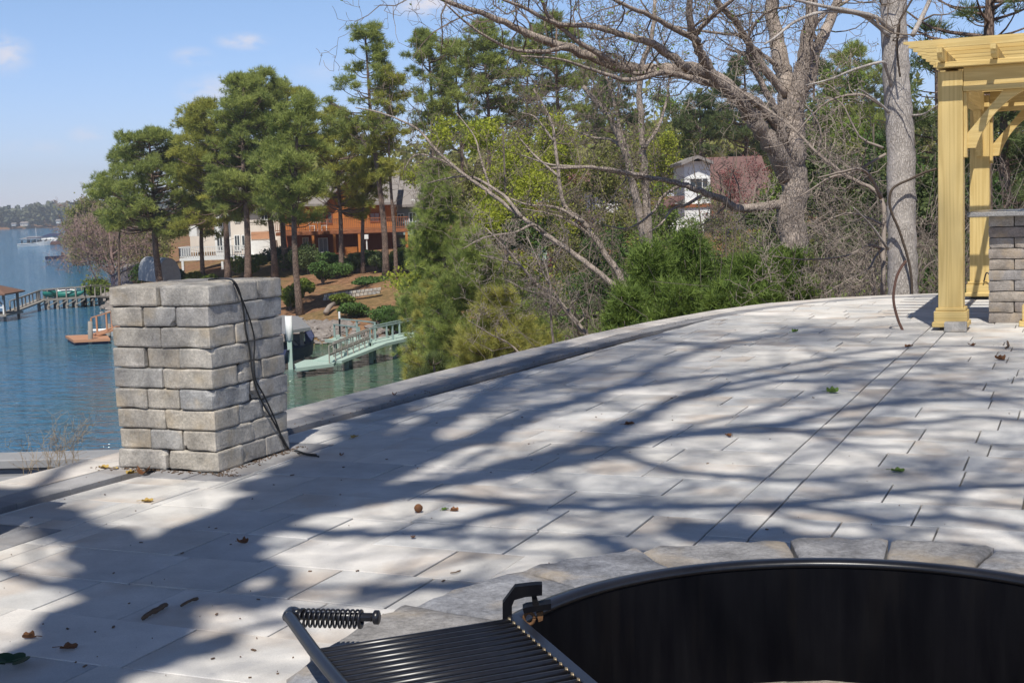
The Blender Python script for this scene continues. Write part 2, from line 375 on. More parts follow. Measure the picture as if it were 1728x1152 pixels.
M['siding_rust'] = mat('shaded_lower_siding', (.30, .085, .032), (.22, .06, .025), .7, 2, stretch=(6, 6, .4))  # rust siding copy, darkened in its colour for the shade under the balcony
M['rail_rust'] = mat('stained_rail_wood', (.33, .12, .05), (.22, .08, .035), .7, 4)
M['roof_grey'] = mat('grey_shingles', (.30, .27, .25), (.22, .20, .19), .9, 8, rnd=.3)
M['cream'] = mat('cream_siding', (.72, .65, .57), (.66, .59, .52), .8, 2)
M['white_paint'] = mat('white_paint', (.80, .80, .78), (.7, .7, .68), .6, 4)
M['glass'] = mat('window_glass', (.035, .045, .055), (.06, .075, .09), .08, 1, spec=.8)
M['curtain'] = mat('curtained_glass', (.45, .45, .46), (.25, .26, .28), .4, 3)
M['teal_deck'] = mat('pale_teal_decking', (.42, .53, .46), (.33, .44, .39), .8, 4, rnd=.4)
M['teal_rail'] = mat('teal_grey_rail', (.26, .35, .32), (.20, .26, .25), .8, 6, rnd=.3)
M['grey_wood'] = mat('weathered_wood', (.34, .31, .27), (.22, .20, .175), .9, 7, rnd=.5)
M['orange_deck'] = mat('new_orange_decking', (.50, .26, .15), (.40, .21, .12), .75, 5, rnd=.4)
M['brown_shingle'] = mat('brown_shingles', (.21, .12, .085), (.15, .085, .06), .9, 6)
M['metal_roof'] = mat('grey_metal_roof', (.36, .36, .37), (.29, .29, .3), .5, 5, metal=.3)
M['corrugated'] = mat('corrugated_tarp', (.46, .46, .46), (.26, .27, .29), .6, 2, stretch=(8, 1, 1))
M['tan_cloth'] = mat('tan_end_panel', (.40, .37, .33), (.32, .29, .26), .9, 4)
M['navy'] = mat('navy_tarp', (.03, .04, .09), (.05, .06, .12), .6, 5)
M['teal_plastic'] = mat('teal_hull', (.02, .22, .18), (.03, .15, .13), .35, 4)
M['red_brown'] = mat('red_brown_boards', (.21, .115, .10), (.14, .08, .075), .8, 5)
M['riprap'] = mat('riprap_rock', (.31, .275, .25), (.17, .145, .13), .9, 5, rnd=.7, bump=.02)
M['concrete'] = mat('grey_concrete', (.31, .31, .315), (.25, .25, .255), .85, 5, bump=.002, bscale=60)
M['leaf_brown'] = mat('brown_dead_leaf', (.24, .10, .035), (.13, .06, .03), .8, 30)
M['leaf_yellow'] = mat('yellow_dead_leaf', (.5, .36, .1), (.36, .22, .06), .8, 30)
M['leaf_green'] = mat('green_fallen_leaf', (.17, .27, .05), (.1, .17, .03), .7, 30)
M['leaf_dark'] = mat('dark_green_leaf', (.03, .08, .03), (.02, .05, .02), .6, 30)
M['debris'] = mat('plant_debris', (.10, .065, .045), (.2, .13, .08), .9, 30, rnd=.9)

def stone_mat(name, ramp, mott=.35, fine=.22, fscale=70, stain=None, stamt=.4, stscale=4.0, bump=.006, bscale=45, rough=.92, mscale=9, stretch=(1, 1, 1)):
    """cast stone: every block has its own tone, mottled at two scales, stained and pitted"""
    mt = bpy.data.materials.new(name); mt.use_nodes = True
    n, l = mt.node_tree.nodes, mt.node_tree.links; n.clear()
    out = n.new('ShaderNodeOutputMaterial'); bs = n.new('ShaderNodeBsdfPrincipled'); bs.inputs['Roughness'].default_value = rough; bs.inputs['Specular IOR Level'].default_value = .3
    t = n.new('ShaderNodeTexCoord'); mp = n.new('ShaderNodeMapping'); mp.inputs['Scale'].default_value = stretch; l.new(t.outputs['Object'], mp.inputs[0])
    av = n.new('ShaderNodeAttribute'); av.attribute_name = 'rnd'
    cr = n.new('ShaderNodeValToRGB'); cr.color_ramp.interpolation = 'LINEAR'
    while len(cr.color_ramp.elements) < len(ramp): cr.color_ramp.elements.new(.5)
    for k, c in enumerate(ramp): cr.color_ramp.elements[k].position = k/(len(ramp)-1); cr.color_ramp.elements[k].color = (*c, 1)
    l.new(av.outputs['Fac'], cr.inputs[0]); col = cr.outputs[0]
    # shift the texture from block to block
    ofs = n.new('ShaderNodeVectorMath'); ofs.operation = 'MULTIPLY_ADD'; cb = n.new('ShaderNodeCombineXYZ'); l.new(av.outputs['Fac'], cb.inputs[0]); l.new(av.outputs['Fac'], cb.inputs[2]); ofs.inputs[1].default_value = (31, 17, 23); l.new(cb.outputs[0], ofs.inputs[0]); l.new(mp.outputs[0], ofs.inputs[2])
    def mulnoise(col, sc, lo, hi, det=5, ro=.65):
        nz = n.new('ShaderNodeTexNoise'); nz.inputs['Scale'].default_value = sc; nz.inputs['Detail'].default_value = det; nz.inputs['Roughness'].default_value = ro; l.new(ofs.outputs[0], nz.inputs['Vector'])
        mr = n.new('ShaderNodeMapRange'); mr.inputs['From Min'].default_value = .3; mr.inputs['From Max'].default_value = .7; mr.inputs['To Min'].default_value = lo; mr.inputs['To Max'].default_value = hi; l.new(nz.outputs[0], mr.inputs['Value'])
        vm = n.new('ShaderNodeVectorMath'); vm.operation = 'SCALE'; l.new(col, vm.inputs[0]); l.new(mr.outputs[0], vm.inputs['Scale']); return vm.outputs[0], nz
    col, _ = mulnoise(col, mscale, 1-mott, 1+mott*.45); col, nf = mulnoise(col, fscale, 1-fine, 1+fine*.6, 3, .8)
    if stain:
        n3 = n.new('ShaderNodeTexNoise'); n3.inputs['Scale'].default_value = stscale; n3.inputs['Detail'].default_value = 5; l.new(ofs.outputs[0], n3.inputs['Vector'])
        r3 = n.new('ShaderNodeMapRange'); r3.interpolation_type = 'SMOOTHSTEP'; r3.inputs['From Min'].default_value = .5; r3.inputs['From Max'].default_value = .7; r3.inputs['To Max'].default_value = stamt; l.new(n3.outputs[0], r3.inputs['Value'])
        m3 = n.new('ShaderNodeMix'); m3.data_type = 'RGBA'; m3.inputs[7].default_value = (*stain, 1); l.new(r3.outputs[0], m3.inputs[0]); l.new(col, m3.inputs[6]); col = m3.outputs[2]
    l.new(col, bs.inputs['Base Color'])
    nb = n.new('ShaderNodeTexNoise'); nb.inputs['Scale'].default_value = bscale; nb.inputs['Detail'].default_value = 8; nb.inputs['Roughness'].default_value = .75; l.new(ofs.outputs[0], nb.inputs['Vector'])
    bp = n.new('ShaderNodeBump'); bp.inputs['Strength'].default_value = .9; bp.inputs['Distance'].default_value = bump; l.new(nb.outputs[0], bp.inputs['Height']); l.new(bp.outputs[0], bs.inputs['Normal'])
    l.new(bs.outputs[0], out.inputs[0]); return mt
M['block'] = stone_mat('tumbled_block', [(.36, .345, .33), (.54, .49, .415), (.44, .42, .395), (.60, .54, .45), (.49, .455, .40), (.40, .395, .385), (.57, .50, .40)], .42, .3, 80, (.55, .43, .27), .45, 6, .006, 60)
M['block_warm'] = stone_mat('tumbled_block_warm', [(.24, .23, .235), (.42, .36, .30), (.34, .32, .31), (.50, .44, .37), (.30, .26, .24), (.46, .42, .38)], .4, .3, 80, (.50, .38, .24), .4, 6, .009, 55)
M['coping'] = stone_mat('coping_stone', [(.30, .31, .345), (.38, .37, .37), (.44, .405, .365), (.33, .335, .36), (.40, .385, .37)], .5, .35, 75, (.52, .42, .30), .6, 6, .010, 40)
M['paver'] = stone_mat('paver_concrete', [(.57, .56, .545), (.68, .655, .615), (.74, .705, .655), (.62, .615, .60), (.77, .73, .68)], .26, .12, 190, (.50, .37, .26), .42, 2.2, .0014, 160, .85, 2.6)
M['edge_paver'] = stone_mat('edging_concrete', [(.60, .56, .515), (.70, .65, .595), (.65, .61, .56)], .22, .12, 150, (.45, .33, .24), .35, 2.5, .0018, 120, .85, 3)
M['dark_paver'] = stone_mat('charcoal_paver', [(.29, .285, .295), (.34, .335, .34), (.38, .37, .37)], .25, .15, 150, (.36, .31, .27), .35, 3, .0018, 120, .85, 4)
def ground_mat():
    mt = bpy.data.materials.new('leaf_strewn_soil'); mt.use_nodes = True
    n, l = mt.node_tree.nodes, mt.node_tree.links; n.clear()
    out = n.new('ShaderNodeOutputMaterial'); bs = n.new('ShaderNodeBsdfPrincipled'); bs.inputs['Roughness'].default_value = 1; bs.inputs['Specular IOR Level'].default_value = .1
    t = n.new('ShaderNodeTexCoord')
    a = n.new('ShaderNodeTexNoise'); a.inputs['Scale'].default_value = .16; a.inputs['Detail'].default_value = 6; l.new(t.outputs['Object'], a.inputs['Vector'])
    b = n.new('ShaderNodeTexNoise'); b.inputs['Scale'].default_value = 2.2; b.inputs['Detail'].default_value = 8; b.inputs['Roughness'].default_value = .75; l.new(t.outputs['Object'], b.inputs['Vector'])
    m1 = n.new('ShaderNodeMix'); m1.data_type = 'RGBA'; m1.inputs[6].default_value = (.12, .065, .035, 1); m1.inputs[7].default_value = (.37, .205, .115, 1)
    r1 = n.new('ShaderNodeMapRange'); r1.inputs['From Min'].default_value = .35; r1.inputs['From Max'].default_value = .65; l.new(b.outputs[0], r1.inputs['Value']); l.new(r1.outputs[0], m1.inputs[0])
    m2 = n.new('ShaderNodeMix'); m2.data_type = 'RGBA'; m2.inputs[7].default_value = (.13, .17, .045, 1)
    r2 = n.new('ShaderNodeMapRange'); r2.inputs['From Min'].default_value = .5; r2.inputs['From Max'].default_value = .6; r2.inputs['To Max'].default_value = .25; l.new(a.outputs[0], r2.inputs['Value'])
    l.new(r2.outputs[0], m2.inputs[0]); l.new(m1.outputs[2], m2.inputs[6]); l.new(m2.outputs[2], bs.inputs['Base Color'])
    bp = n.new('ShaderNodeBump'); bp.inputs['Strength'].default_value = .8; bp.inputs['Distance'].default_value = .12; l.new(b.outputs[0], bp.inputs['Height']); l.new(bp.outputs[0], bs.inputs['Normal'])
    l.new(bs.outputs[0], out.inputs[0]); return mt
M['ground'] = ground_mat()
def water_mat():
    mt = bpy.data.materials.new('lake_water'); mt.use_nodes = True
    n, l = mt.node_tree.nodes, mt.node_tree.links; n.clear()
    out = n.new('ShaderNodeOutputMaterial'); bs = n.new('ShaderNodeBsdfPrincipled')
    bs.inputs['Roughness'].default_value = .06; bs.inputs['IOR'].default_value = 1.33
    t = n.new('ShaderNodeTexCoord'); geo = n.new('ShaderNodeNewGeometry')
    # murky green-brown in the shallow cove, open-lake blue-green further out (depends on where the water is)
    sp = n.new('ShaderNodeSeparateXYZ'); l.new(geo.outputs['Position'], sp.inputs[0])
    nw = n.new('ShaderNodeTexNoise'); nw.inputs['Scale'].default_value = .05; nw.inputs['Detail'].default_value = 3; l.new(geo.outputs['Position'], nw.inputs['Vector'])
    ma = n.new('ShaderNodeMath'); ma.operation = 'MULTIPLY_ADD'; ma.inputs[1].default_value = 30; l.new(nw.outputs[0], ma.inputs[0]); l.new(sp.outputs['X'], ma.inputs[2])
    mb_ = n.new('ShaderNodeMath'); mb_.operation = 'MULTIPLY_ADD'; mb_.inputs[1].default_value = .28; l.new(sp.outputs['Y'], mb_.inputs[0]); l.new(ma.outputs[0], mb_.inputs[2])
    mr = n.new('ShaderNodeMapRange'); mr.interpolation_type = 'SMOOTHSTEP'; mr.inputs['From Min'].default_value = 6; mr.inputs['From Max'].default_value = 27; l.new(mb_.outputs[0], mr.inputs['Value'])
    mx = n.new('ShaderNodeMix'); mx.data_type = 'RGBA'; mx.inputs[6].default_value = (.04, .15, .27, 1); mx.inputs[7].default_value = (.075, .125, .06, 1)
    l.new(mr.outputs[0], mx.inputs[0]); l.new(mx.outputs[2], bs.inputs['Base Color'])
    mp = n.new('ShaderNodeMapping'); mp.inputs['Scale'].default_value = (.8, 2.3, 1); mp.inputs['Rotation'].default_value = (0, 0, .15); l.new(t.outputs['Object'], mp.inputs[0])
    a = n.new('ShaderNodeTexNoise'); a.inputs['Scale'].default_value = .8; a.inputs['Detail'].default_value = 3; a.inputs['Roughness'].default_value = .45; l.new(mp.outputs[0], a.inputs['Vector'])
    bp = n.new('ShaderNodeBump'); bp.inputs['Strength'].default_value = 1; bp.inputs['Distance'].default_value = .9; l.new(a.outputs[0], bp.inputs['Height'])
    a2 = n.new('ShaderNodeTexNoise'); a2.inputs['Scale'].default_value = 2.6; a2.inputs['Detail'].default_value = 2; l.new(mp.outputs[0], a2.inputs['Vector'])
    bp2 = n.new('ShaderNodeBump'); bp2.inputs['Strength'].default_value = 1; bp2.inputs['Distance'].default_value = .25; l.new(a2.outputs[0], bp2.inputs['Height']); l.new(bp.outputs[0], bp2.inputs['Normal']); l.new(bp2.outputs[0], bs.inputs['Normal'])
    l.new(bs.outputs[0], out.inputs[0]); return mt
M['water'] = water_mat()

# ------------------------------------------------------------------ terrain and water
WZ = -5.75
LAND = np.array([(-60, 12), (-40, 18), (-8, 24), (-4, 34), (-3, 50), (-2, 62), (-4, 71), (-8, 71.5), (-11, 70.5), (-16, 76), (-22, 88), (-30, 100), (-37, 123), (-52, 183), (-72, 240), (-118, 372), (-126, 400), (-100, 440), (0, 480), (500, 520), (3000, 700), (3000, -400), (-400, -400), (-400, -20)], float)
def inpoly(X, Y, P):
    r = np.zeros(X.shape, bool); n = len(P)
    for i in range(n):
        x1, y1 = P[i]; x2, y2 = P[(i+1) % n]
        c = ((y1 > Y) != (y2 > Y))
        with np.errstate(divide='ignore', invalid='ignore'):
            r ^= c & (X < (x2-x1)*(Y-y1)/(y2-y1+1e-30)+x1)
    return r
def distpoly(X, Y, P):
    d = np.full(X.shape, 1e9)
    for i in range(len(P)):
        a = P[i]; b = P[(i+1) % len(P)]; e = b-a
        t = np.clip(((X-a[0])*e[0]+(Y-a[1])*e[1])/(e@e), 0, 1)
        d = np.minimum(d, np.hypot(X-a[0]-t*e[0], Y-a[1]-t*e[1]))
    return d
def sstep(x, a, b):
    t = np.clip((x-a)/(b-a), 0, 1); return t*t*(3-2*t)
def terrain(X, Y):
    X = np.asarray(X, float); Y = np.asarray(Y, float)
    ins = inpoly(X, Y, LAND); d = distpoly(X, Y, LAND)
    near = 1-sstep(Y, 30, 62)
    slope = .068 + .16*near
    h = WZ + .25*np.minimum(d, 2) + slope*np.minimum(d, 34-8*near) + .018*np.clip(d-34, 0, 400)
    h = np.where(near > 0, np.minimum(h, -.42*near + (1-near)*99 + 0*h), h) if True else h
    h = h + (.10*np.sin(X*.9+Y*.37)+.08*np.sin(X*.31-Y*.83+2))*sstep(d, 1, 5)*sstep(Y, 20, 40)
    h = h + 1.6*sstep(X, -6, 7)*sstep(Y, 46, 80)*sstep(d, 2, 10) + .75*sstep(Y, 74, 88)*sstep(d, 4, 13) + .5*sstep(Y, 100, 122)*sstep(d, 6, 15)
    # under and round the patio the fill comes up to just below the paving
    return np.where(ins, h, WZ-.3-.12*np.minimum(d, 20)) + np.where(Y > 1150, sstep(Y, 1150, 1230)*8.0, 0)
def axis_pts(lst):
    out = []
    for a, b, s in lst: out += list(np.arange(a, b, s))
    return np.array(out+[lst[-1][1]])
gx = axis_pts([(-3000, -400, 200), (-400, -150, 12), (-150, -50, 4), (-50, 60, 1.0), (60, 150, 5), (150, 3000, 150)])
gy = axis_pts([(-300, -20, 20), (-20, 130, 1.0), (130, 260, 4), (260, 480, 8), (480, 1150, 60), (1150, 1300, 15), (1300, 6000, 300)])
GX, GY = np.meshgrid(gx, gy)
GZ = terrain(GX, GY)
_patio_mask = (GX > -2.6+0) & (GY < 17)
mb = MB(); ny, nx = GX.shape
ii, jj = np.meshgrid(np.arange(ny-1), np.arange(nx-1), indexing='ij'); ii = ii.ravel(); jj = jj.ravel()

# patio outline (plan): outer edge, convex, then back behind the camera
EDGE = [(-8.2, -4.6), (-2.51, 6.42), (-1.43, 8.52), (-.40, 10.55), (.77, 12.78), (1.45, 13.88), (2.23, 14.92), (3.05, 15.72), (3.84, 16.14), (4.57, 16.30), (5.4, 16.28), (6.6, 15.95), (8.6, 14.9), (12, 12.0), (15, 8.0), (16, 2.0), (14, -6.5), (-9.2, -6.5)]
EDGE = np.array(EDGE)
def halfplanes(off):
    H = []
    for i in range(len(EDGE)):
        a = EDGE[i]; b = EDGE[(i+1) % len(EDGE)]; e = (b-a)/np.linalg.norm(b-a)
        nrm = np.array([e[1], -e[0]])           # inside is to the right of travel
        H.append((nrm, nrm@a + off))
    return H
def clip(poly, nrm, c):
    out = []
    n = len(poly)
    if n == 0: return []
    for i in range(n):
        p = poly[i]; q = poly[(i+1) % n]; dp = nrm@p-c; dq = nrm@q-c
        if dp >= 0: out.append(p)
        if (dp >= 0) != (dq >= 0): out.append(p+(q-p)*(dp/(dp-dq)))
    return out
def area(P):
    P = np.array(P); x, y = P[:, 0], P[:, 1]
    return .5*np.sum(x*np.roll(y, -1)-y*np.roll(x, -1))
# sink the terrain below the patio
inP = np.ones(GX.shape, bool)
for nrm, c in halfplanes(-1.2): inP &= (nrm[0]*GX+nrm[1]*GY-c) > 0
GZ = np.where(inP, np.minimum(GZ, -.5), GZ)
mb.add(np.stack([GX.ravel(), GY.ravel(), GZ.ravel()], 1), [np.stack([ii*nx+jj, ii*nx+jj+1, (ii+1)*nx+jj+1, (ii+1)*nx+jj], 1)])
g_ = build('ground', mb, M['ground'], smooth=True); tag(g_, kind='structure')
mb = MB(); mb.poly([(-3500, -400, WZ), (3500, -400, WZ), (3500, 6500, WZ), (-3500, 6500, WZ)])
tag(build('water', mb, M['water']), kind='structure')

# ------------------------------------------------------------------ patio paving (each slab a bevelled stone with real joints)
rng = np.random.default_rng(7)
def slab(mb, poly, z=0.0, gap=.0052, bev=.0022, th=.06, rnd=None):
    if len(poly) < 3: return
    if area(poly) < 0: poly = poly[::-1]
    if area(poly) < .0012: return
    P = poly
    for g1 in (gap/2,):
        Q = list(P); gs = []
        for i in range(len(P)):
            a = P[i]; b = P[(i+1) % len(P)]; e = b-a; L = np.linalg.norm(e)
            if L < 1e-6: continue
            e = e/L; nrm = np.array([-e[1], e[0]]); g2 = (g1*(1.5 if abs(e@UB) > .9 else .55)) if gap < .006 else g1; Q = clip(Q, nrm, nrm@a+g2)
        R = list(Q)
        for i in range(len(P)):
            a = P[i]; b = P[(i+1) % len(P)]; e = b-a; L = np.linalg.norm(e)
            if L < 1e-6: continue
            e = e/L; nrm = np.array([-e[1], e[0]]); g2 = (g1*(1.5 if abs(e@UB) > .9 else .55)) if gap < .006 else g1; R = clip(R, nrm, nrm@a+g2+bev)
    if len(Q) < 3 or len(R) < 3: return
    r = rng.random() if rnd is None else rnd
    dz = z + rng.normal(0, .0015); tl = rng.normal(0, .003, 2); c0 = sum(Q)/len(Q)
    if len(Q) != len(R):
        R = [p + (c0-p)*min(.3, bev*1.4/max(np.linalg.norm(c0-p), 1e-6)) for p in Q]
    n = len(Q)
    V = [(*p, dz+(p-c0)@tl) for p in R] + [(*p, dz-bev+(p-c0)@tl) for p in Q] + [(*p, dz-th) for p in Q]
    fs = [np.arange(n)[None, :]]
    i = np.arange(n); j = (i+1) % n
    fs.append(np.stack([i+n, j+n, j, i], 1)); fs.append(np.stack([i+2*n, j+2*n, j+n, i+n], 1))
    mb.add(V, fs, r)
def rect_ab(a0, a1, b0, b1):
    return [ab(a, b)[:2] for a, b in ((a1, b0), (a0, b0), (a0, b1), (a1, b1))]
PIL = [(3.875, 4.462, 5.375, 6.03), (3.985, 4.64, 3.395, 4.05)]
RINGS = [(p[0]-.17, p[1]+.17, p[2]-.17, p[3]+.17) for p in PIL]
H_field = halfplanes(.485)
def clipall(poly, HS):
    for nrm, c in HS: poly = clip(poly, nrm, c)
    return poly
field = MB()
def sub_rect(poly, r):
    """convex polygon minus a rectangle in (a,b)"""
    a0, a1, b0, b1 = r
    out = []
    p1 = clip(poly, -UA, -a0); p2 = clip(poly, UA, a1)
    mid = clip(clip(poly, UA, a0), -UA, -a1)
    p3 = clip(mid, -UB, -b0); p4 = clip(mid, UB, b1)
    return [p for p in (p1, p2, p3, p4) if len(p) >= 3]
def put(a0, a1, b0, b1):
    p = clipall(rect_ab(a0, a1, b0, b1), H_field)
    if len(p) < 3: return
    ps = [p]
    for r in RINGS: ps = [q for s in ps for q in sub_rect(s, r)]
    rr = rng.random()
    for q in ps: slab(field, q, rnd=rr)
LEN = [.36, .36, .54, .54, .72, .27, .63]
for k in range(-24, 44):                     # rows left of the soldier course
    b0 = 2.93+.3555*k
    a = 1.3
    while a < 12:
        L = LEN[rng.integers(len(LEN))]*(1+rng.normal(0, .02)); put(a, a+L, b0, b0+.3555); a += L
for k in range(-30, 36):
    b0 = 5.147+.361*k; a = 1.13
    while a > -15:
        L = LEN[rng.integers(len(LEN))]*(1+rng.normal(0, .02))
        if rng.random() < .22 and L < .6:
            hb = .18; put(a-L, a, b0, b0+hb); put(a-L, a, b0+hb, b0+.361)
        else: put(a-L, a, b0, b0+.361)
        a -= L
b = -6.0
while b < 17.5:
    L = rng.choice([.36, .72, .9]); put(1.13, 1.3, b, b+L); b += L
tag(build('patio_paving', field, M['paver']), kind='structure')
# soldier bands along the edge, and squares round the pillars
def band(mb, o0, o1, step, jit=.1):
    for i in range(len(EDGE)):
        a = EDGE[i]; b = EDGE[(i+1) % len(EDGE)]; e = b-a; L = np.linalg.norm(e); e = e/L; nrm = np.array([e[1], -e[0]])
        H0 = halfplanes(o0); H1 = halfplanes(o1)
        prev = (EDGE[i]-EDGE[i-1]); prev = prev/np.linalg.norm(prev); nxt = EDGE[(i+2) % len(EDGE)]-b; nxt = nxt/np.linalg.norm(nxt)
        m0 = (e+prev); m0 = m0/np.linalg.norm(m0); m1 = (e+nxt); m1 = m1/np.linalg.norm(m1)
        n = max(1, round(L/step))
        for k in range(n):
            s0 = L*k/n - (.5 if k == 0 else 0); s1 = L*(k+1)/n + (.5 if k == n-1 else 0)
            p = [a+e*s0+nrm*o0, a+e*s1+nrm*o0, a+e*s1+nrm*o1, a+e*s0+nrm*o1][::-1]
            p = clip(p, m0, m0@a); p = clip(p, -m1, -(m1@b))
            slab(mb, p, th=.075)
edge_m = MB(); band(edge_m, 0, .283, .6); tag(build('patio_edging', edge_m, M['edge_paver']), kind='structure')
dark_m = MB(); band(dark_m, .288, .482, .32)
for (a0, a1, b0, b1) in RINGS:
    w = .168
    segs = []
    for (x0, x1, y0, y1) in ((a0, a1-w, b0, b0+w), (a1-w, a1, b0, b1-w), (a0+w, a1, b1-w, b1), (a0, a0+w, b0+w, b1)):
        if x1-x0 > y1-y0:
            n = 3
            for k in range(n): segs.append((x0+(x1-x0)*k/n, x0+(x1-x0)*(k+1)/n, y0, y1))
        else:
            n = 3
            for k in range(n): segs.append((x0, x1, y0+(y1-y0)*k/n, y0+(y1-y0)*(k+1)/n))
    for s in segs:
        p = clipall(rect_ab(*s), H_field)
        if len(p) >= 3: slab(dark_m, p, th=.075)
tag(build('patio_border', dark_m, M['dark_paver']), kind='structure')
# bedding below the joints
mb = MB(); ins = []
for i in range(len(EDGE)):
    ins.append(EDGE[i])
c0 = EDGE.mean(0)
mb.poly([(*(p+(c0-p)*.004), -.035) for p in EDGE[::-1]])
tag(build('patio_bedding', mb, M['joint']), kind='structure')

# ------------------------------------------------------------------ tumbled stone blocks
def stone(mb, c, X, Y, Z, rng, rough=.006, rad=.014, n=(7, 4, 4), rnd=None):
    """a tumbled block: rounded, slightly uneven, with the odd chipped corner"""
    X, Y, Z = (np.asarray(q, float) for q in (X, Y, Z)); h = np.array([np.linalg.norm(q) for q in (X, Y, Z)]); A = np.stack([X/h[0], Y/h[1], Z/h[2]])
    ph = rng.random((6, 3))*6.28; fr = rng.uniform(14, 45, (6, 3)); chip = rng.random(3)*2-1; chip = np.sign(chip)*h
    cs = rng.uniform(.008, .03) if rng.random() < .4 else 0
    def gridv(m, hh):                         # denser near the edges
        t = np.linspace(-1, 1, m+1); t = np.sign(t)*(1-(1-abs(t))**1.45); return t*hh
    for ax in range(3):
        o = [(1, 2), (2, 0), (0, 1)][ax]
        u = gridv(n[o[0]], h[o[0]]); v = gridv(n[o[1]], h[o[1]]); Ug, Vg = np.meshgrid(u, v, indexing='ij')
        for sg in (-1, 1):
            P = np.zeros(Ug.shape+(3,)); P[..., ax] = sg*h[ax]; P[..., o[0]] = Ug; P[..., o[1]] = Vg
            P = P.reshape(-1, 3)
            q = np.clip(P, -(h-rad), h-rad); dd = P-q; L = np.linalg.norm(dd, axis=1)[:, None]+1e-9
            nrm = dd/L; P2 = q + nrm*rad
            w = sum(np.sin(P@fr[k]+ph[k, 0]) for k in range(6))[:, None]/6
            edge = (np.sum(np.abs(P) > (h-rad*1.6), axis=1) > 1)[:, None]
            P2 = P2 + nrm*w*rough*(1+1.2*edge)
            if cs:
                dc = np.linalg.norm(P2-chip, axis=1)[:, None]; P2 = P2 - np.sign(chip)*np.clip(cs*1.8-dc, 0, None)*.55
            Wd = c + P2@A
            m0, m1 = Ug.shape; i, j = np.meshgrid(np.arange(m0-1), np.arange(m1-1), indexing='ij'); i = i.ravel(); j = j.ravel()
            Q = np.stack([i*m1+j, (i+1)*m1+j, (i+1)*m1+j+1, i*m1+j+1], 1)
            if sg < 0: Q = Q[:, ::-1]
            mb.add(Wd, [Q], rng.random() if rnd is None and ax == 0 and sg < 0 and False else (rnd if rnd is not None else .5))
A3 = np.array([*UA, 0]); B3 = np.array([*UB, 0]); Z3 = np.array([0, 0, 1.])
def pillar(name, foot, label, H=.912, courses=9, seed=1):
    a0, a1, b0, b1 = foot; rg = np.random.default_rng(seed)
    root = thing(name, ab((a0+a1)/2, (b0+b1)/2, 0), label, 'stone pillar', 'square stone pillars on the patio border')
    body = MB(); cap = MB(); ch = H/courses
    W = a1-a0; D = b1-b0
    for k in range(courses):
        z = (k+.5)*ch; tgt = cap if k == courses-1 else body
        for i in range(2 if k % 2 == 0 else 3):
            for j in range(3 if k % 2 == 0 else 2):
                n1, n2 = (2, 3) if k % 2 == 0 else (3, 2)
                ja = rg.normal(0, .006); 
                ca = a0 + W*(i+.5)/n1; cb = b0 + D*(j+.5)/n2
                ga = rg.normal(0, .004); gb = rg.normal(0, .004)
                stone(tgt, ab(ca+ga, cb+gb, z), A3*(W/n1/2-.0015), B3*(D/n2/2-.0015), Z3*(ch/2-.0012), rg, rough=.0032, rad=.010, n=(11, 6, 6), rnd=rg.random())
    core = MB(); core.obox(ab((a0+a1)/2, (b0+b1)/2, H/2-.005), A3*(W/2-.03), B3*(D/2-.03), Z3*(H/2-.012))
    build('block_body', body, M['block'], root); build('top_course', cap, M['block'], root, smooth=False); build('mortar_core', core, M['joint'], root)
    return root
pillar('stone_pillar', PIL[0], 'square grey tumbled stone pillar beside the water with a black cable draped over it', seed=3)
pillar('stone_pillar', PIL[1], 'stone pillar cut off by the left frame edge, only corner stones and shadow showing', seed=5)

# black cable looped over the pillar
P0 = ab(3.875, 5.375, 0)
def onface(px, py): return onplane(px, py, P0 + 0*A3, A3) - A3*.012
c1 = []
for px, py in ((352, 472), (371, 470)): c1.append(onz(px, py, .921))
for px, py in ((389, 473), (400, 490), (407, 520), (411, 555), (418, 590), (422, 625), (428, 652), (440, 680), (455, 705), (468, 728), (480, 750), (489, 763)): c1.append(onface(px, py))
c2 = [c1[2]]
for px, py in ((396, 488), (408, 515), (419, 545), (425, 575), (424, 610), (427, 640), (440, 665), (452, 690), (463, 715), (472, 740), (484, 758), (493, 764)): c2.append(onface(px, py) - A3*.004)
for px, py in ((505, 764), (520, 767), (538, 770)): c2.append(onz(px, py, .008))
for px, py in ((500, 760), (516, 765), (534, 767)): c1.append(onz(px, py, .008))
def smooth_path(P, n=8):
    P = np.array(P, float); out = []
    Q = np.vstack([2*P[0]-P[1], P, 2*P[-1]-P[-2]])
    for i in range(1, len(Q)-2):
        for t in np.linspace(0, 1, n, endpoint=False):
            out.append(.5*((2*Q[i]) + (-Q[i-1]+Q[i+1])*t + (2*Q[i-1]-5*Q[i]+4*Q[i+1]-Q[i+2])*t*t + (-Q[i-1]+3*Q[i]-3*Q[i+1]+Q[i+2])*t**3))
    out.append(P[-1]); return np.array(out)
mb = MB(); mb.tube(smooth_path(c1), .0048, 6); mb.tube(smooth_path(c2), .0042, 6)
o = build('cable', mb, M['black_cable'], loc=ab(3.86, 5.7, 0), smooth=True); tag(o, 'thin black cable looped over the top of the stone pillar and trailing onto the paving', 'cable')

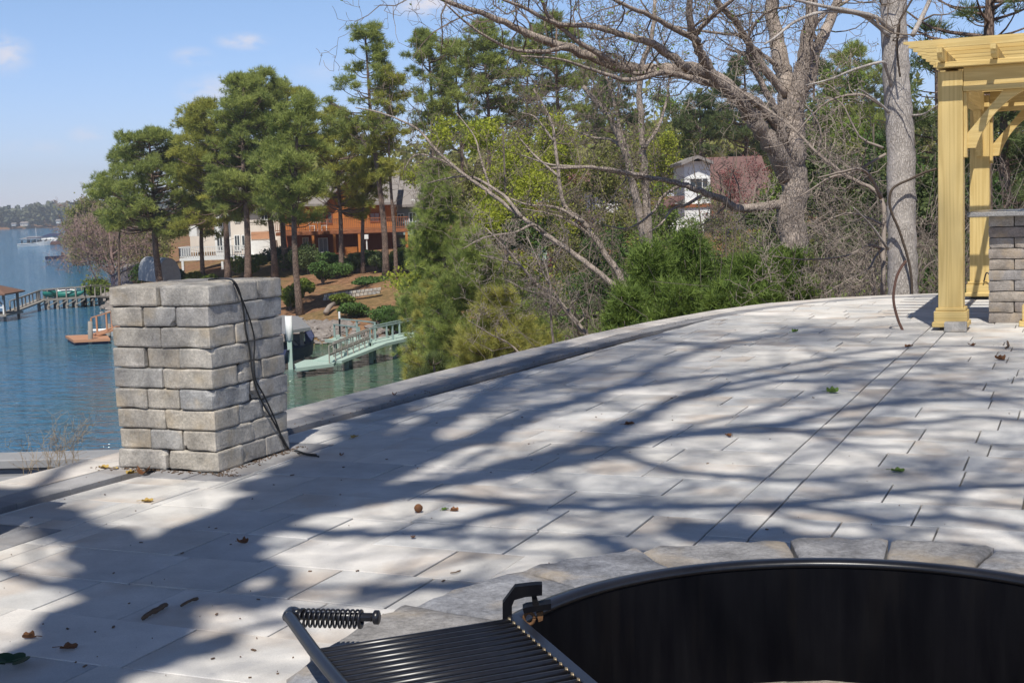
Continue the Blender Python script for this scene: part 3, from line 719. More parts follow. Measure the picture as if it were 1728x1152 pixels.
# low grey wall below the patio at the far left
root = thing('retaining_wall', (-3.4, 8.4, -1.5), 'low grey capped wall just beyond the patio edge at the far left', 'wall')
WA = onz(-40, 775, -.30); WB = onz(152, 770, -.30)
mb = MB(); mb2 = MB()
dwx = (WB-WA)/np.linalg.norm(WB-WA); pw = np.array([-dwx[1], dwx[0], 0])
A_ = WA - dwx*3; B_ = WB + dwx*.6
mb.bar(A_+pw*.10-Z3*.03, B_+pw*.10-Z3*.03, .30, .06, bevel=.006)
mb2.bar(A_+pw*.10-Z3*.5, B_+pw*.10-Z3*.5, .24, .88)
WC_ = A_-pw*.34-Z3*.10; WD_ = B_-pw*.34-Z3*.10
mb.bar(WC_, WD_, .26, .05, bevel=.006); mb2.bar(WC_-Z3*.46, WD_-Z3*.46, .22, .87)
build('wall_cap', mb, M['concrete'], root); build('wall_face', mb2, M['concrete'], root)
# edge wall that holds the patio up
root = thing('patio_wall', (0, 11, -2.5), 'block wall under the curved outer edge of the patio', 'wall')
mb = MB()
for i in range(11):
    a = EDGE[i]; b = EDGE[i+1]; e = (b-a)/np.linalg.norm(b-a); nrm = np.array([e[1], -e[0]])
    p0 = a+nrm*.16; p1 = b+nrm*.16
    mb.obox(((p0+p1)/2)[0:2].tolist()+[-1.33], np.array([*(p1-p0)/2*1.02, 0]), np.array([*nrm*.13, 0]), Z3*1.25)
build('wall_face', mb, M['block'], root)

# ------------------------------------------------------------------ fire pit
FC = np.array([.5717, 2.2477]); RZ = .45
def ringpt(r, ang, z): return np.array([FC[0]+r*cos(ang), FC[1]+r*sin(ang), z])
root = thing('fire_pit', (*FC, 0), 'round fire pit of grey stone blocks with wide tumbled coping stones', 'fire pit')
jd = [71, 85, 107, 126, 147, 166, 187, 205, 226, 245, 266, 285, 306, 325, 343, 361, 380, 402, 417, 431]
rg = np.random.default_rng(12)
def cope(mb, a0, a1, r0, r1, z0, z1, rg, rnd, rough=.0038):
    """curved coping stone with rounded, uneven edges"""
    n = 12; mrow = 7
    ts = np.linspace(0, 1, n+1); ts = .5-.5*np.cos(ts*pi); ss = np.linspace(0, 1, mrow+1); ss = .5-.5*np.cos(ss*pi)
    ph = rg.random(8)*6.28
    T, S = np.meshgrid(ts, ss, indexing='ij')
    ang = a0+(a1-a0)*T; ra = r0+(r1-r0)*S
    ea = np.minimum(T, 1-T)*(a1-a0)*(r0+r1)/2; er = np.minimum(S, 1-S)*(r1-r0); e = np.minimum(ea, er)
    top = z1 - .009*np.clip(1-e/.010, 0, 1)**2 + rough*.6*(np.sin(ang*31+ph[0])*np.sin(ra*37+ph[1])+.6*np.sin(ang*67+ph[2]+ra*29))
    ra = ra + rough*1.6*np.sin(ang*43+ph[3])*(S > .95) + rough*np.sin(ang*97+ph[4])*(S > .95)
    def P(z): return np.stack([FC[0]+ra*np.cos(ang), FC[1]+ra*np.sin(ang), z], -1).reshape(-1, 3)
    V = np.concatenate([P(top), P(np.full(top.shape, z0))]); N = (n+1)*(mrow+1); W = mrow+1
    i, j = np.meshgrid(np.arange(n), np.arange(mrow), indexing='ij'); i = i.ravel(); j = j.ravel()
    Q = np.stack([i*W+j, i*W+j+1, (i+1)*W+j+1, (i+1)*W+j], 1)
    mb.add(P(top), [Q[:, ::-1]], rnd)
    fs = [Q+N]
    bd = [(k, 0) for k in range(n+1)]+[(n, k) for k in range(1, W)]+[(k, mrow) for k in range(n-1, -1, -1)]+[(0, k) for k in range(mrow-1, 0, -1)]
    bi = np.array([a*W+b for a, b in bd]); bj = np.roll(bi, -1)
    fs.append(np.stack([bi, bj, bj+N, bi+N], 1))
    mb.add(V, fs, rnd)
for i in range(len(jd)-1):
    a0, a1 = radians(jd[i]+.22), radians(jd[i+1]-.22)
    if jd[i+1] > 71+360: break
    mb = MB(); cope(mb, a0, a1, .672, .975+rg.normal(0, .012), .335, .42+rg.normal(0, .003), rg, rg.random())
    build('coping_stone', mb, M['coping'], root, smooth=True)
mb = MB()
for k in range(4):
    z = .04+.083*k; N = 16
    for i in range(N):
        an = 2*pi*(i+.5*(k % 2))/N; e = np.array([-sin(an), cos(an), 0]); r_ = np.array([cos(an), sin(an), 0])
        stone(mb, ringpt(.81, an, z), e*(pi*.81/N-.008), r_*.12, Z3*.041, rg, rough=.004, rad=.01, n=(5, 3, 3), rnd=rg.random())
build('block_wall', mb, M['block_warm'], root)
mb = MB()
N = 14
for k in range(2):
    for i in range(N):
        an = 2*pi*(i+.3+.5*k)/N; e = np.array([-sin(an), cos(an), 0]); r_ = np.array([cos(an), sin(an), 0])
        stone(mb, ringpt(.648, an, .135-.095*k), e*(pi*.62/N-.004), r_*.04, Z3*.046, rg, rough=.004, rad=.01, n=(5, 3, 3), rnd=rg.random())
build('inner_lining', mb, M['block_warm'], root)
mb = MB(); n = 48
mb.poly([ringpt(.70, 2*pi*i/n, .02) for i in range(n)]); build('ash_bed', mb, M['joint'], root)
# steel ring: lathe profile
root2 = thing('fire_ring', (*FC, .2), 'black steel liner ring with rolled rim set inside the fire pit', 'fire ring')
def lathe(mb, prof, n=128, centre=FC, closed=True):
    prof = np.array(prof, float); k = len(prof); an = np.arange(n)/n*2*pi
    V = np.stack([centre[0]+prof[None, :, 0]*np.cos(an)[:, None], centre[1]+prof[None, :, 0]*np.sin(an)[:, None], np.broadcast_to(prof[None, :, 1], (n, k))], -1).reshape(-1, 3)
    Q = []
    for j in range(k if closed else k-1):
        j2 = (j+1) % k; i = np.arange(n); i2 = (i+1) % n
        Q.append(np.stack([i*k+j, i*k+j2, i2*k+j2, i2*k+j], 1))
    mb.add(V, [np.concatenate(Q)])
mb = MB(); lathe(mb, [(.642, .18), (.6465, .18), (.6465, .436), (.642, .436)]); build('ring_wall', mb, M['steel'], root2, smooth=False)
mb = MB(); lathe(mb, [(.640, .437), (.638, .444), (.643, .4505), (.668, .4515), (.681, .449), (.683, .443), (.680, .438), (.655, .4365)]); build('rim', mb, M['bar_steel'], root2, smooth=True)
o = None
# ------------------------------------------------------------------ cooking grate
GZ_ = .492
root = thing('cooking_grate', onz(760, 1120, GZ_), 'black steel cooking grate with coiled spring handle hanging over the fire pit edge', 'grill grate')
TL = onz(528, 1100, GZ_); TR = onz(868, 1046, GZ_); LB = onz(575, 1152, GZ_); RB = onz(990, 1152, GZ_); LH = onz(484, 1037, GZ_)
dl = (LB-TL); dl /= np.linalg.norm(dl); dr = (RB-TR); dr /= np.linalg.norm(dr)
mb = MB(); Lh = .46
c = [LH + (onz(505, 1037, GZ_)-LH)*1.0, LH + (onz(493, 1032, GZ_)-LH)*1.0, LH+dl*.012, LH+dl*.04, TL+dl*.1, TL+dl*Lh]
mb.tube(smooth_path(c, 6), .0112, 12); build('side_rail', mb, M['bar_steel'], root, smooth=True)
mb = MB(); mb.bar(TR-dr*.012+Z3*.002, TR+dr*Lh+Z3*.002, .021, .012, bevel=.002); build('side_rail', mb, M['bar_steel'], root)
mb = MB(); mb2 = MB()
for i in range(17):
    s = .004+.0265*i
    p = TL+dl*s+(TR-TL)*.018; q = TR+dr*s*1.0-(TR-TL)*.03
    mb.tube([p, p+(q-p)*.5, q], .0066, 10)
    for e in (q+(TR-TL)*.006,): mb2.tube([e-np.array([.004, 0, 0])+Z3*.002, e+np.array([.006, 0, 0])+Z3*.003], [.0065, .004], 7)
build('grill_bars', mb, M['bar_steel'], root, smooth=True); build('weld_beads', mb2, M['weld'], root, smooth=True)
# handle core, coil and knob
Hs = onz(505, 1038, GZ_); He = onz(640, 1041, GZ_); hd = (He-Hs); hl = np.linalg.norm(hd); hd /= hl
mb = MB(); mb.tube([Hs-hd*.02, Hs+hd*hl*.5, He-hd*.004], .0082, 12); hnd = build('handle', mb, M['bar_steel'], root, smooth=True)
mb = MB(); t = np.linspace(0, 1, 420); turns = 13+3
ph = np.where(t < .1, t/.1*2.0, np.where(t > .9, 14+(t-.9)/.1*2.0, 2+(t-.1)/.8*12))*2*pi
s_ = np.where(t < .1, t*.05, np.where(t > .9, .745+(t-.9)*.05, .005+(t-.1)/.8*.74))*hl + .004
sx_ = np.cross(hd, Z3); rr = .0165*(1-.25*np.clip((.06-t)/.06, 0, 1)-.25*np.clip((t-.94)/.06, 0, 1))
Pc = Hs + hd*s_[:, None] + sx_*(np.cos(ph)*rr)[:, None] + Z3*(np.sin(ph)*rr)[:, None] - Z3*.004
mb.tube(Pc, .0022, 6); build('coil_spring', mb, M['bar_steel'], hnd, smooth=True)
mb = MB(); mb.tube([He-hd*.012, He-hd*.009, He-hd*.001, He+hd*.001], [.009, .0135, .0135, .009], 14); build('end_knob', mb, M['bar_steel'], hnd, smooth=True)
# bracket hook
def extrude_px(mb, pts, D, depth, mapf=None):
    """a flat bar profile seen from the camera side, given real thickness"""
    P = np.array([at(px, py, D) for px, py in pts]); n = len(P); off = np.array([0, depth, 0])
    V = np.concatenate([P, P+off]); i = np.arange(n); j = (i+1) % n
    mb.add(V, [np.arange(n)[None, :], (np.arange(n)+n)[::-1][None, :], np.stack([j, i, i+n, j+n], 1)])
Dh = TR[1]+.005
mb = MB(); extrude_px(mb, [(848, 1050), (848, 1018), (869, 990), (904, 986), (915, 986), (915, 1004), (886, 1007), (868, 1012), (864, 1022), (864, 1050)], Dh, .022)
build('support_hook', mb, M['steel'], root)
root = thing('grate_bracket', (*at(900, 1020, Dh+.02),), 'small steel bracket with rusty bolt hole on the fire ring rim under the hook', 'bracket')
mb = MB(); extrude_px(mb, [(897, 1005), (905, 1005), (908, 1016), (914, 1024), (899, 1024)], Dh+.005, .014); extrude_px(mb, [(882, 1027), (888, 1024), (930, 1018), (930, 1028), (884, 1034)], Dh-.004, .03)
build('clamp_plate', mb, M['steel'], root)
mb = MB(); cc = at(893, 1043, Dh+.006); th_ = np.linspace(0, 2*pi, 25)
mb.tube(np.stack([cc[0]+.0095*np.cos(th_), np.full(25, cc[1]), cc[2]+.011*np.sin(th_)], 1), .0032, 8); build('bolt_eye', mb, M['rust'], root, smooth=True)
mb = MB(); extrude_px(mb, [(905, 1034), (917, 1031), (916, 1046), (909, 1049)], Dh+.004, .02); build('rust_tab', mb, M['rust'], root)

# ------------------------------------------------------------------ pergola
PF = ab(1.10, 12.62)     # centre of the front post
root = thing('pergola', PF, 'new yellow pine pergola with square posts, curved braces and slatted roof', 'pergola')
def abbox(mb, a0, a1, b0, b1, z0, z1, bev=.006):
    mb.obox(ab((a0+a1)/2, (b0+b1)/2, (z0+z1)/2), -A3*(a1-a0)/2, B3*(b1-b0)/2, Z3*(z1-z0)/2, bevel=bev)
HW = .105
def post(ac, bc, ztop=2.27):
    mb = MB(); abbox(mb, ac-HW, ac+HW, bc-HW, bc+HW, .03, ztop, .005); p = build('post', mb, M['wood_z'], root)
    mb = MB()
    abbox(mb, ac-HW-.035, ac+HW+.035, bc-HW-.035, bc+HW+.035, .035, .17, .006)
    abbox(mb, ac-HW-.022, ac+HW+.022, bc-HW-.022, bc+HW+.022, .171, .20, .006)
    abbox(mb, ac-HW-.050, ac+HW+.050, bc-HW-.050, bc+HW+.050, .03, .075, .006)
    build('post_base', mb, M['wood_x'], p)
    mb = MB(); abbox(mb, ac-HW+.01, ac+HW-.01, bc-HW+.01, bc+HW-.01, 0.0, .03, 0); build('post_foot', mb, M['joint'], p)
    return p
BP = 3.55; AP = -3.1
posts = [(1.10, 12.62), (1.10, 12.62+BP), (AP, 12.62), (AP, 12.62+BP)]
for q in posts: post(*q)
# beams: pairs of boards each side of the posts, running along a and along b
for bc in (12.62, 12.62+BP):
    mb = MB(); abbox(mb, AP-.12, 1.10-HW-.003, bc-.095, bc+.05, 2.09, 2.30, .004)
    build('beam', mb, M['wood_x'], root)
    mb = MB(); abbox(mb, AP-.15, 1.10+HW+.012, bc-HW-.075, bc+HW+.06, 2.30, 2.345, .005)
    build('beam_cap', mb, M['wood_x'], root)
    mb = MB(); abbox(mb, AP-.12, 1.10-HW-.003, bc-.118, bc-.097, 2.09, 2.135, .003)
    build('beam_trim', mb, M['wood_x'], root)
for ac in (1.10, AP):
    mb = MB(); abbox(mb, ac-.05, ac+.06, 12.62+HW+.003, 12.62+BP-HW-.003, 2.09, 2.298, .004); build('side_beam', mb, M['wood_y'], root)
# rafters along b with shaped tails
def rafter(ac, w=.042):
    z0, z1 = 2.348, 2.448; bs_ = 12.62-.48; be = 12.62+BP+.48
    prof = [(bs_, z1), (bs_, z1-.045), (bs_+.03, z1-.055), (bs_+.05, z1-.085), (bs_+.11, z1-.10), (bs_+.14, z0), (be-.14, z0), (be-.11, z1-.10), (be-.05, z1-.085), (be-.03, z1-.055), (be, z1-.045), (be, z1)]
    mb = MB(); n = len(prof)
    V = [ab(ac-w/2, b_, z_) for b_, z_ in prof]+[ab(ac+w/2, b_, z_) for b_, z_ in prof]
    i = np.arange(n); j = (i+1) % n
    mb.add(V, [np.arange(n)[::-1][None, :], (np.arange(n)+n)[None, :], np.stack([i, j, j+n, i+n], 1)]); build('rafter', mb, M['wood_y'], root)
for k in range(11): rafter(1.155-.43*k)
# top purlins along a with shaped ends
def purlin(bc, h=.07, w=.04, a1=1.48):
    z0, z1 = 2.451, 2.451+h
    prof = [(a1, z1), (a1, z1-.02), (a1-.04, z1-.028), (a1-.07, z1-.05), (a1-.12, z1-.055), (a1-.15, z0), (AP-.4, z0), (AP-.4, z1)]
    mb = MB(); n = len(prof)
    V = [ab(a_, bc-w/2, z_) for a_, z_ in prof]+[ab(a_, bc+w/2, z_) for a_, z_ in prof]
    i = np.arange(n); j = (i+1) % n
    mb.add(V, [np.arange(n)[None, :], (np.arange(n)+n)[::-1][None, :], np.stack([j, i, i+n, j+n], 1)]); build('purlin', mb, M['wood_x'], root)
for k in range(13): purlin(12.25+.355*k, a1=1.46)
# curved braces
def brace(p, dirv, zlo=1.60, zhi=2.088, reach=.50, thick=.075, side=None, m_='wood_x'):
    d = np.array(dirv, float); sd = np.cross(d, Z3)
    p = np.array(p, float)
    N = 14; outer = []; inner = []
    for t in np.linspace(0, 1, N):
        an = t*pi/2                                                # concave arc between post and beam
        inner.append((reach*(1-cos(an)) + 0.0, zlo + (zhi-zlo)*sin(an)))
    inner = [(.07+(reach-.07)*(.55*(1-cos(t*pi/2))+.45*t), zlo+(zhi-zlo)*(.55*sin(t*pi/2)+.45*t)) for t in np.linspace(0, 1, N)]
    outer = [(0.0, zlo), (0.0, zlo+.13), (reach-.20, zhi), (reach, zhi)]
    prof = outer[:3]+[(reach, zhi)] + inner[::-1][1:]
    V = [p+d*u+Z3*(z)+sd*thick/2 for u, z in prof]+[p+d*u+Z3*(z)-sd*thick/2 for u, z in prof]; n = len(prof)
    mb = MB(); i = np.arange(n); j = (i+1) % n
    mb.add(V, [np.arange(n)[None, :], (np.arange(n)+n)[::-1][None, :], np.stack([j, i, i+n, j+n], 1)])
    build('brace', mb, M[m_], root)
for bc in (12.62, 12.62+BP):
    brace(ab(1.10-HW-.032, bc-.01, 0), -A3, zlo=1.60)
    mb = MB(); abbox(mb, 1.10-HW-.032, 1.10-HW-.002, bc-.075, bc+.075, 1.52, 2.088, .003); build('brace_backing', mb, M['wood_z'], root)
    brace(ab(AP+HW+.003, bc-.01, 0), A3)
for ac in (1.10, AP):
    brace(ab(ac, 12.62+HW+.003, 0), B3, m_='wood_y'); brace(ab(ac, 12.62+BP-HW-.003, 0), -B3, m_='wood_y')
# grey block left at the foot of the front post
mb = MB(); stone(mb, ab(1.045, 12.38, .045), -A3*.095, B3*.05, Z3*.044, np.random.default_rng(4), rad=.01, rough=.002, rnd=.3)
tag(build('paving_block', mb, M['block'], loc=ab(1.03, 12.40, 0)), 'loose grey paving block lying against the foot of the front pergola post', 'block')
# copper coloured wire lying at the rear post
mb = MB(); mb.tube(smooth_path([ab(1.05, 16.01, .0)+Z3*.2, ab(1.02, 15.98, .3), ab(.98, 15.97, .27), ab(.96, 15.98, .2)]), .008, 6)
tag(build('wire_end', mb, M['black_cable'], loc=ab(1.02, 15.98, .2), smooth=True), 'short dark wire end curling up on the base of the rear pergola post', 'wire')

# ------------------------------------------------------------------ stone island with granite top
root = thing('outdoor_counter', ab(-.9, 13.6, 0), 'stone block kitchen island with speckled grey granite top under the pergola', 'counter')
mb = MB(); rg = np.random.default_rng(21); CHH = .0985; b0 = 13.2; a1 = .825; nC = 10
for k in range(nC):
    z = CHH*(k+.5); a = a1; first = True
    while a > -2.6:
        L = .34 if (k % 2 == 0) else .225
        if k % 3 == 2 and not first: L = .3
        if a-L < -2.6: L = a+2.6
        if L < .04: break
        stone(mb, ab(a-L/2+rg.normal(0, .002), b0+.11+rg.normal(0, .003), z), -A3*(L/2-.0015), B3*.11, Z3*(CHH/2-.0012), rg, rough=.0035, rad=.011, n=(5, 3, 3), rnd=rg.random()); a -= L; first = False
    for j in range(3):
        stone(mb, ab(a1-.11, b0+.225+.11+.225*j, z), -A3*.11, B3*.108, Z3*(CHH/2-.0012), rg, rough=.0035, rad=.011, n=(4, 4, 3), rnd=rg.random())
build('block_base', mb, M['block_warm'], root)
mb = MB(); abbox(mb, -2.55, a1-.03, b0+.03, b0+.85, 0, nC*CHH-.004, 0); build('core', mb, M['joint'], root)
mb = MB(); abbox(mb, -2.9, 1.0, b0-.17, b0+1.05, nC*CHH+.001, nC*CHH+.045, .006); build('granite_top', mb, M['granite'], root)
# third base at the right frame edge
mb = MB(); abbox(mb, .545, .30, b0-.35, b0-.11, 0, .05, .006); abbox(mb, .52, .32, b0-.33, b0-.13, .05, .19, .006)
tag(build('post_base', mb, M['wood_x'], loc=ab(.43, 12.97, 0)), 'pale wooden post base at the right frame edge in front of the stone counter', 'post base')

# bent brown conduit sticking out of the paving
Dp = onz(1523, 557)[1]
mb = MB(); mb.tube(smooth_path([at(1523, 557, Dp)-Z3*.03, at(1523, 557, Dp), at(1516, 541, Dp), at(1509, 515, Dp), at(1508, 494, Dp), at(1513, 468, Dp), at(1521, 451, Dp), at(1529, 440, Dp)]), .0125, 8)
tag(build('conduit', mb, M['pipe'], loc=at(1523, 557, Dp), smooth=True), 'bent brown conduit sticking up out of the paving left of the pergola post', 'pipe')

# ------------------------------------------------------------------ plants: generators
def unit(v): v = np.asarray(v, float); return v/(np.linalg.norm(v, axis=-1, keepdims=True)+1e-12)
def grow(rg, start, d, L, r, depth, thick, thin, bend=.35, up=.12, nseg=6, kids=(3, 5), spread=.75, shrink=.62, droop=0.0, rmin=.0025, tips=None, kinkf=1.0):
    """recursive limb: thick limbs become smooth tubes, twigs straight prisms"""
    P = [np.array(start, float)]; d = unit(d); cur = d.copy(); step = L/nseg; r1 = max(r*.45, rmin)
    for i in range(nseg):
        cur = unit(cur + rg.normal(0, bend/math.sqrt(nseg)*kinkf, 3) + np.array([0, 0, up-droop*i/nseg]))
        P.append(P[-1]+cur*step)
    P = np.array(P); R = np.linspace(r, r1, len(P))
    if r > .022: thick.append((P, R))
    else:
        for i in range(nseg): thin.append((P[i], P[i+1], R[i], R[i+1]))
    if tips is not None and depth <= 1: tips.extend(P[1:])
    if depth <= 0: return
    n = rg.integers(kids[0], kids[1]+1)
    for k in range(n):
        t = rg.uniform(.25, 1.0) if k else 1.0
        i = min(int(t*nseg), nseg-1); f = t*nseg-i; p = P[i]*(1-f)+P[i+1]*f; rr = R[i]*(1-f)+R[i+1]*f
        ax = unit(P[i+1]-P[i]); q = unit(np.cross(ax, rg.normal(0, 1, 3)))
        nd = unit(ax*(1-spread*rg.uniform(.55, 1.0)) + q*spread*rg.uniform(.6, 1.1))
        grow(rg, p, nd, L*shrink*rg.uniform(.7, 1.15), max(rr*rg.uniform(.5, .72), rmin), depth-1, thick, thin, bend, up, max(3, nseg-1), kids, spread, shrink, droop, rmin, tips, kinkf)
def flush(mb, thick, thin, k=8, rg=None):
    rg = rg or np.random.default_rng(len(thick)+3)
    for P, R in thick: mb.tube(P, R, k if R[0] > .05 else 5, wob=.10 if R[0] > .05 else 0, rng=rg, rnd=.4, caps=True)
    if thin:
        A = np.array([t[0] for t in thin]); B = np.array([t[1] for t in thin]); ra = np.array([t[2] for t in thin]); rb = np.array([t[3] for t in thin])
        g = np.random.default_rng(len(thin)); mb.prisms(A, B, ra, rb, 3, np.tile(g.random(len(thin)), 3))
def needles(mb, C, ax, per, L, w, rg, spread=.8, rr=None):
    n = len(C); C = np.repeat(C, per, 0); axr = np.repeat(unit(ax), per, 0)
    d = unit(axr*(1-spread*.5) + rg.normal(0, 1, C.shape)*spread*.62)
    l = L*rg.uniform(.65, 1.15, (len(C), 1)); s = unit(np.cross(d, rg.normal(0, 1, C.shape)))*w/2
    c0 = C + rg.normal(0, L*.12, C.shape)
    rn = np.repeat(rg.random(n) if rr is None else rr, per)*.7 + rg.random(len(C))*.3
    mb.tris(c0-s, c0+s, c0+d*l, rn)
def leaves(mb, C, size, rg, up=.3, rr=None, aspect=.6):
    n = len(C); nrm = unit(rg.normal(0, 1, (n, 3))+np.array([0, 0, up])); a = unit(np.cross(nrm, rg.normal(0, 1, (n, 3)))); b = np.cross(nrm, a)
    s = size*rg.uniform(.6, 1.3, (n, 1)); rn = rg.random(n) if rr is None else rr
    mb.quads(C-a*s*.5, C+b*s*aspect*.5, C+a*s*.5, C-b*s*aspect*.5, rn)

def ground_z(x, y): return float(terrain(np.array([x]), np.array([y]))[0])

def pine(px, base, D, top, cbot, rad, label, seed, lean=0.0, trunk_r=None, m_='needle', dens=1.0, shape='round', group='tall pines along the far bank', gap=.12, kind_y=0.0, pad=1.0, leftbias=0.0, name='pine_tree', npads=None, tuft=.40, per=14, cx=None, zbase=None):
    """tall loblolly-like pine: bare trunk, crown of separate needle pads carried on limbs"""
    rg = np.random.default_rng(seed)
    B = at(px, base, D); 
    gz = ground_z(B[0], B[1]) if zbase is None else zbase
    x, y = B[0], B[1]; ztop = at(px, top, D)[2]; zc = at(px, cbot, D)[2]; Rm = rad/FPX*D
    cxw = x if cx is None else at(cx, base, D)[0]
    H = ztop-gz; tr = trunk_r or max(.14, H*.0125)
    root = thing(name, (x, y, gz), label, 'pine tree', group)
    tb = MB(); ns = 12
    tz = np.linspace(gz-.3, ztop-.6, ns); tx = x + lean*(tz-gz) + (cxw-x)*np.clip((tz-gz)/H, 0, 1)**1.5 + .12*np.sin(tz*.45+seed); ty = y + .12*np.cos(tz*.4+seed*2)
    TP = np.stack([tx, ty, tz], 1); TR_ = tr*(1-.78*(tz-gz)/H); TR_[0] *= 1.35
    tb.tube(TP, TR_, 10, wob=.1, rng=rg, rnd=.4)
    cn = MB(); Hc = ztop-zc; dens = dens*.78
    n = npads or int(dens*(26+13*Rm*Hc/3.2)); thin = []; thick = []
    Cs = []; Ax = []; Rn = []
    nl = max(8, int(7+Rm*Hc/3.4)); LA = rg.random(nl)*2*pi; LU = (np.arange(nl)+rg.random(nl))/nl; LL = rg.uniform(.62, 1.22, nl)
    LL[LU > .9] = np.minimum(LL[LU > .9], .95)
    for k in range(n):
        kl = rg.integers(nl); fr_ = rg.random() < .42; u = float(rg.random()**.85 if fr_ else np.clip(LU[kl]+rg.normal(0, .045), 0, 1)); z = zc + Hc*u
        if shape == 'round': rr = Rm*(math.sqrt(max(.04, 1-max(0, (u-.35)/.68)**2))*(.78+.22*min(1, u/.35)))
        elif shape == 'cone': rr = Rm*(1.05-u*.85)
        elif shape == 'top': rr = Rm*(.35+.65*math.sin(pi*min(1, .15+u*.85)))
        else: rr = Rm
        an = rg.random()*6.28 if fr_ else LA[kl]+rg.normal(0, .42); q = rg.random()**.5
        rr_ = rr*(.22+.78*q)*(rg.uniform(.7, 1.0) if fr_ else LL[kl])
        tcx = np.interp(z, tz, tx); tcy = np.interp(z, tz, ty)
        c = np.array([tcx + rr_*cos(an) - leftbias*rr, tcy + rr_*sin(an), z])
        pr = pad*rg.uniform(.35, .95)*(.60+.09*Rm)
        m_n = int(40*pr*pr*dens**.3)+8
        o = rg.normal(0, 1, (m_n, 3)); o = unit(o)*rg.random((m_n, 1))**.45; o[:, 2] = o[:, 2]*.48 + .06*np.abs(o[:, 0])
        P = c + o*pr
        Cs.append(P); Ax.append(o*np.array([1, 1, 1.0]) + np.array([0, 0, .55])); Rn.append(np.clip(rg.random()*.55 + rg.random(m_n)*.45, 0, 1))
        zs = z - rr_*rg.uniform(.25, .6); zs = min(max(zs, gz+.4*H), ztop-.8)
        s = np.array([np.interp(zs, tz, tx), np.interp(zs, tz, ty), zs])
        mid = s*.45+c*.55 + np.array([0, 0, -.12*rr_]); r0 = max(.02, .045*rr_/2)
        Pl = smooth_path([s, mid, c], 3); 
        thick.append((Pl, np.linspace(r0, .012, len(Pl))))
        for j in range(3):
            e = P[rg.integers(m_n)]; thin.append((c*.6+mid*.4, e, .014, .006))
    # a few dead stubs on the bare trunk
    for k in range(5):
        z = gz + (zc-gz)*rg.uniform(.45, 1.0); an = rg.random()*6.28; s = np.array([np.interp(z, tz, tx), np.interp(z, tz, ty), z])
        thin.append((s, s+np.array([cos(an)*.9, sin(an)*.9, rg.uniform(-.1, .4)]), .02, .005))
    flush(tb, thick, thin)
    C = np.concatenate(Cs); needles(cn, C, np.concatenate(Ax), per, tuft, .023*tuft/.34*(1+D/160), rg, .8, np.concatenate(Rn))
    build('trunk', tb, M['bark_pine'], root, smooth=True); build('crown', cn, M[m_], root)
    return root

def traced(name, label, cat, traces, D, bark_m='bark_oak', twig_m='twig', group=None, seed=0, twigs=2, tw_len=.22, tdens=1.0, base=None, leaf=None, leafn=0, leafs=.05, yjit=.6, tdepth=2, gnarl=1.0, rmin=.004, twig_zmin=None, up=.10):
    """tree whose limbs follow limbs seen in the photograph, each at its own depth, with fine twigs grown from them.
       traces: (list of (px,py), width0_px, width1_px, depth offset at the tip)"""
    rg = np.random.default_rng(seed); tb = MB(); tw = MB(); thick = []; thin = []; tips = []
    ends = {}
    first = None
    for t in traces:
        pts, w0, w1 = t[:3]; dy = t[3] if len(t) > 3 else rg.normal(0, yjit); d0 = t[4] if len(t) > 4 else 0.0
        n = len(pts); P = []
        for i, (a, b) in enumerate(pts): P.append(at(a, b, D + d0 + dy*(i/(n-1))))
        P = smooth_path(P, 5); s = np.linspace(0, 1, len(P)); R = (w0*(1-s)+w1*s)/2/FPX*D
        P[1:-1] += rg.normal(0, 1, (len(P)-2, 3))*R[1:-1, None]*.16*gnarl
        tb.tube(P, R, 12 if R[0] > .06 else 7, wob=.12, rng=rg, rnd=.4)
        if first is None: first = P[0]
        Ltot = np.sum(np.linalg.norm(np.diff(P, axis=0), axis=1))
        nt = int(Ltot*twigs*tdens)
        for k in range(nt):
            u = rg.uniform(.12, 1)**.8 if R[0] < .12 else rg.uniform(.45, 1)
            i = min(int(u*(len(P)-1)), len(P)-2)
            ax = unit(P[i+1]-P[i]); q = unit(np.cross(ax, rg.normal(0, 1, 3)))
            if twig_zmin is not None and P[i][2] < twig_zmin: continue
            nd = unit(ax*rg.uniform(.15, .9)+q)
            grow(rg, P[i], nd, tw_len*D/10*rg.uniform(.5, 1.5), max(rmin*1.5, min(R[i]*.5, .02)), tdepth, thick, thin, bend=.75, up=up, nseg=5, kids=(2, 4), spread=.8, shrink=.62, rmin=rmin, tips=tips)
    flush(tw, thick, thin, rg=rg)
    base = first if base is None else base
    root = thing(name, base, label, cat, group)
    build('trunk', tb, M[bark_m], root, smooth=True)
    if tw.v: build('twigs', tw, M[twig_m], root)
    if leaf and tips:
        T = np.array(tips); idx = rg.integers(0, len(T), leafn); lv = MB()
        leaves(lv, T[idx]+rg.normal(0, leafs*1.2, (leafn, 3)), leafs, rg); build('leaves', lv, M[leaf], root)
    return root

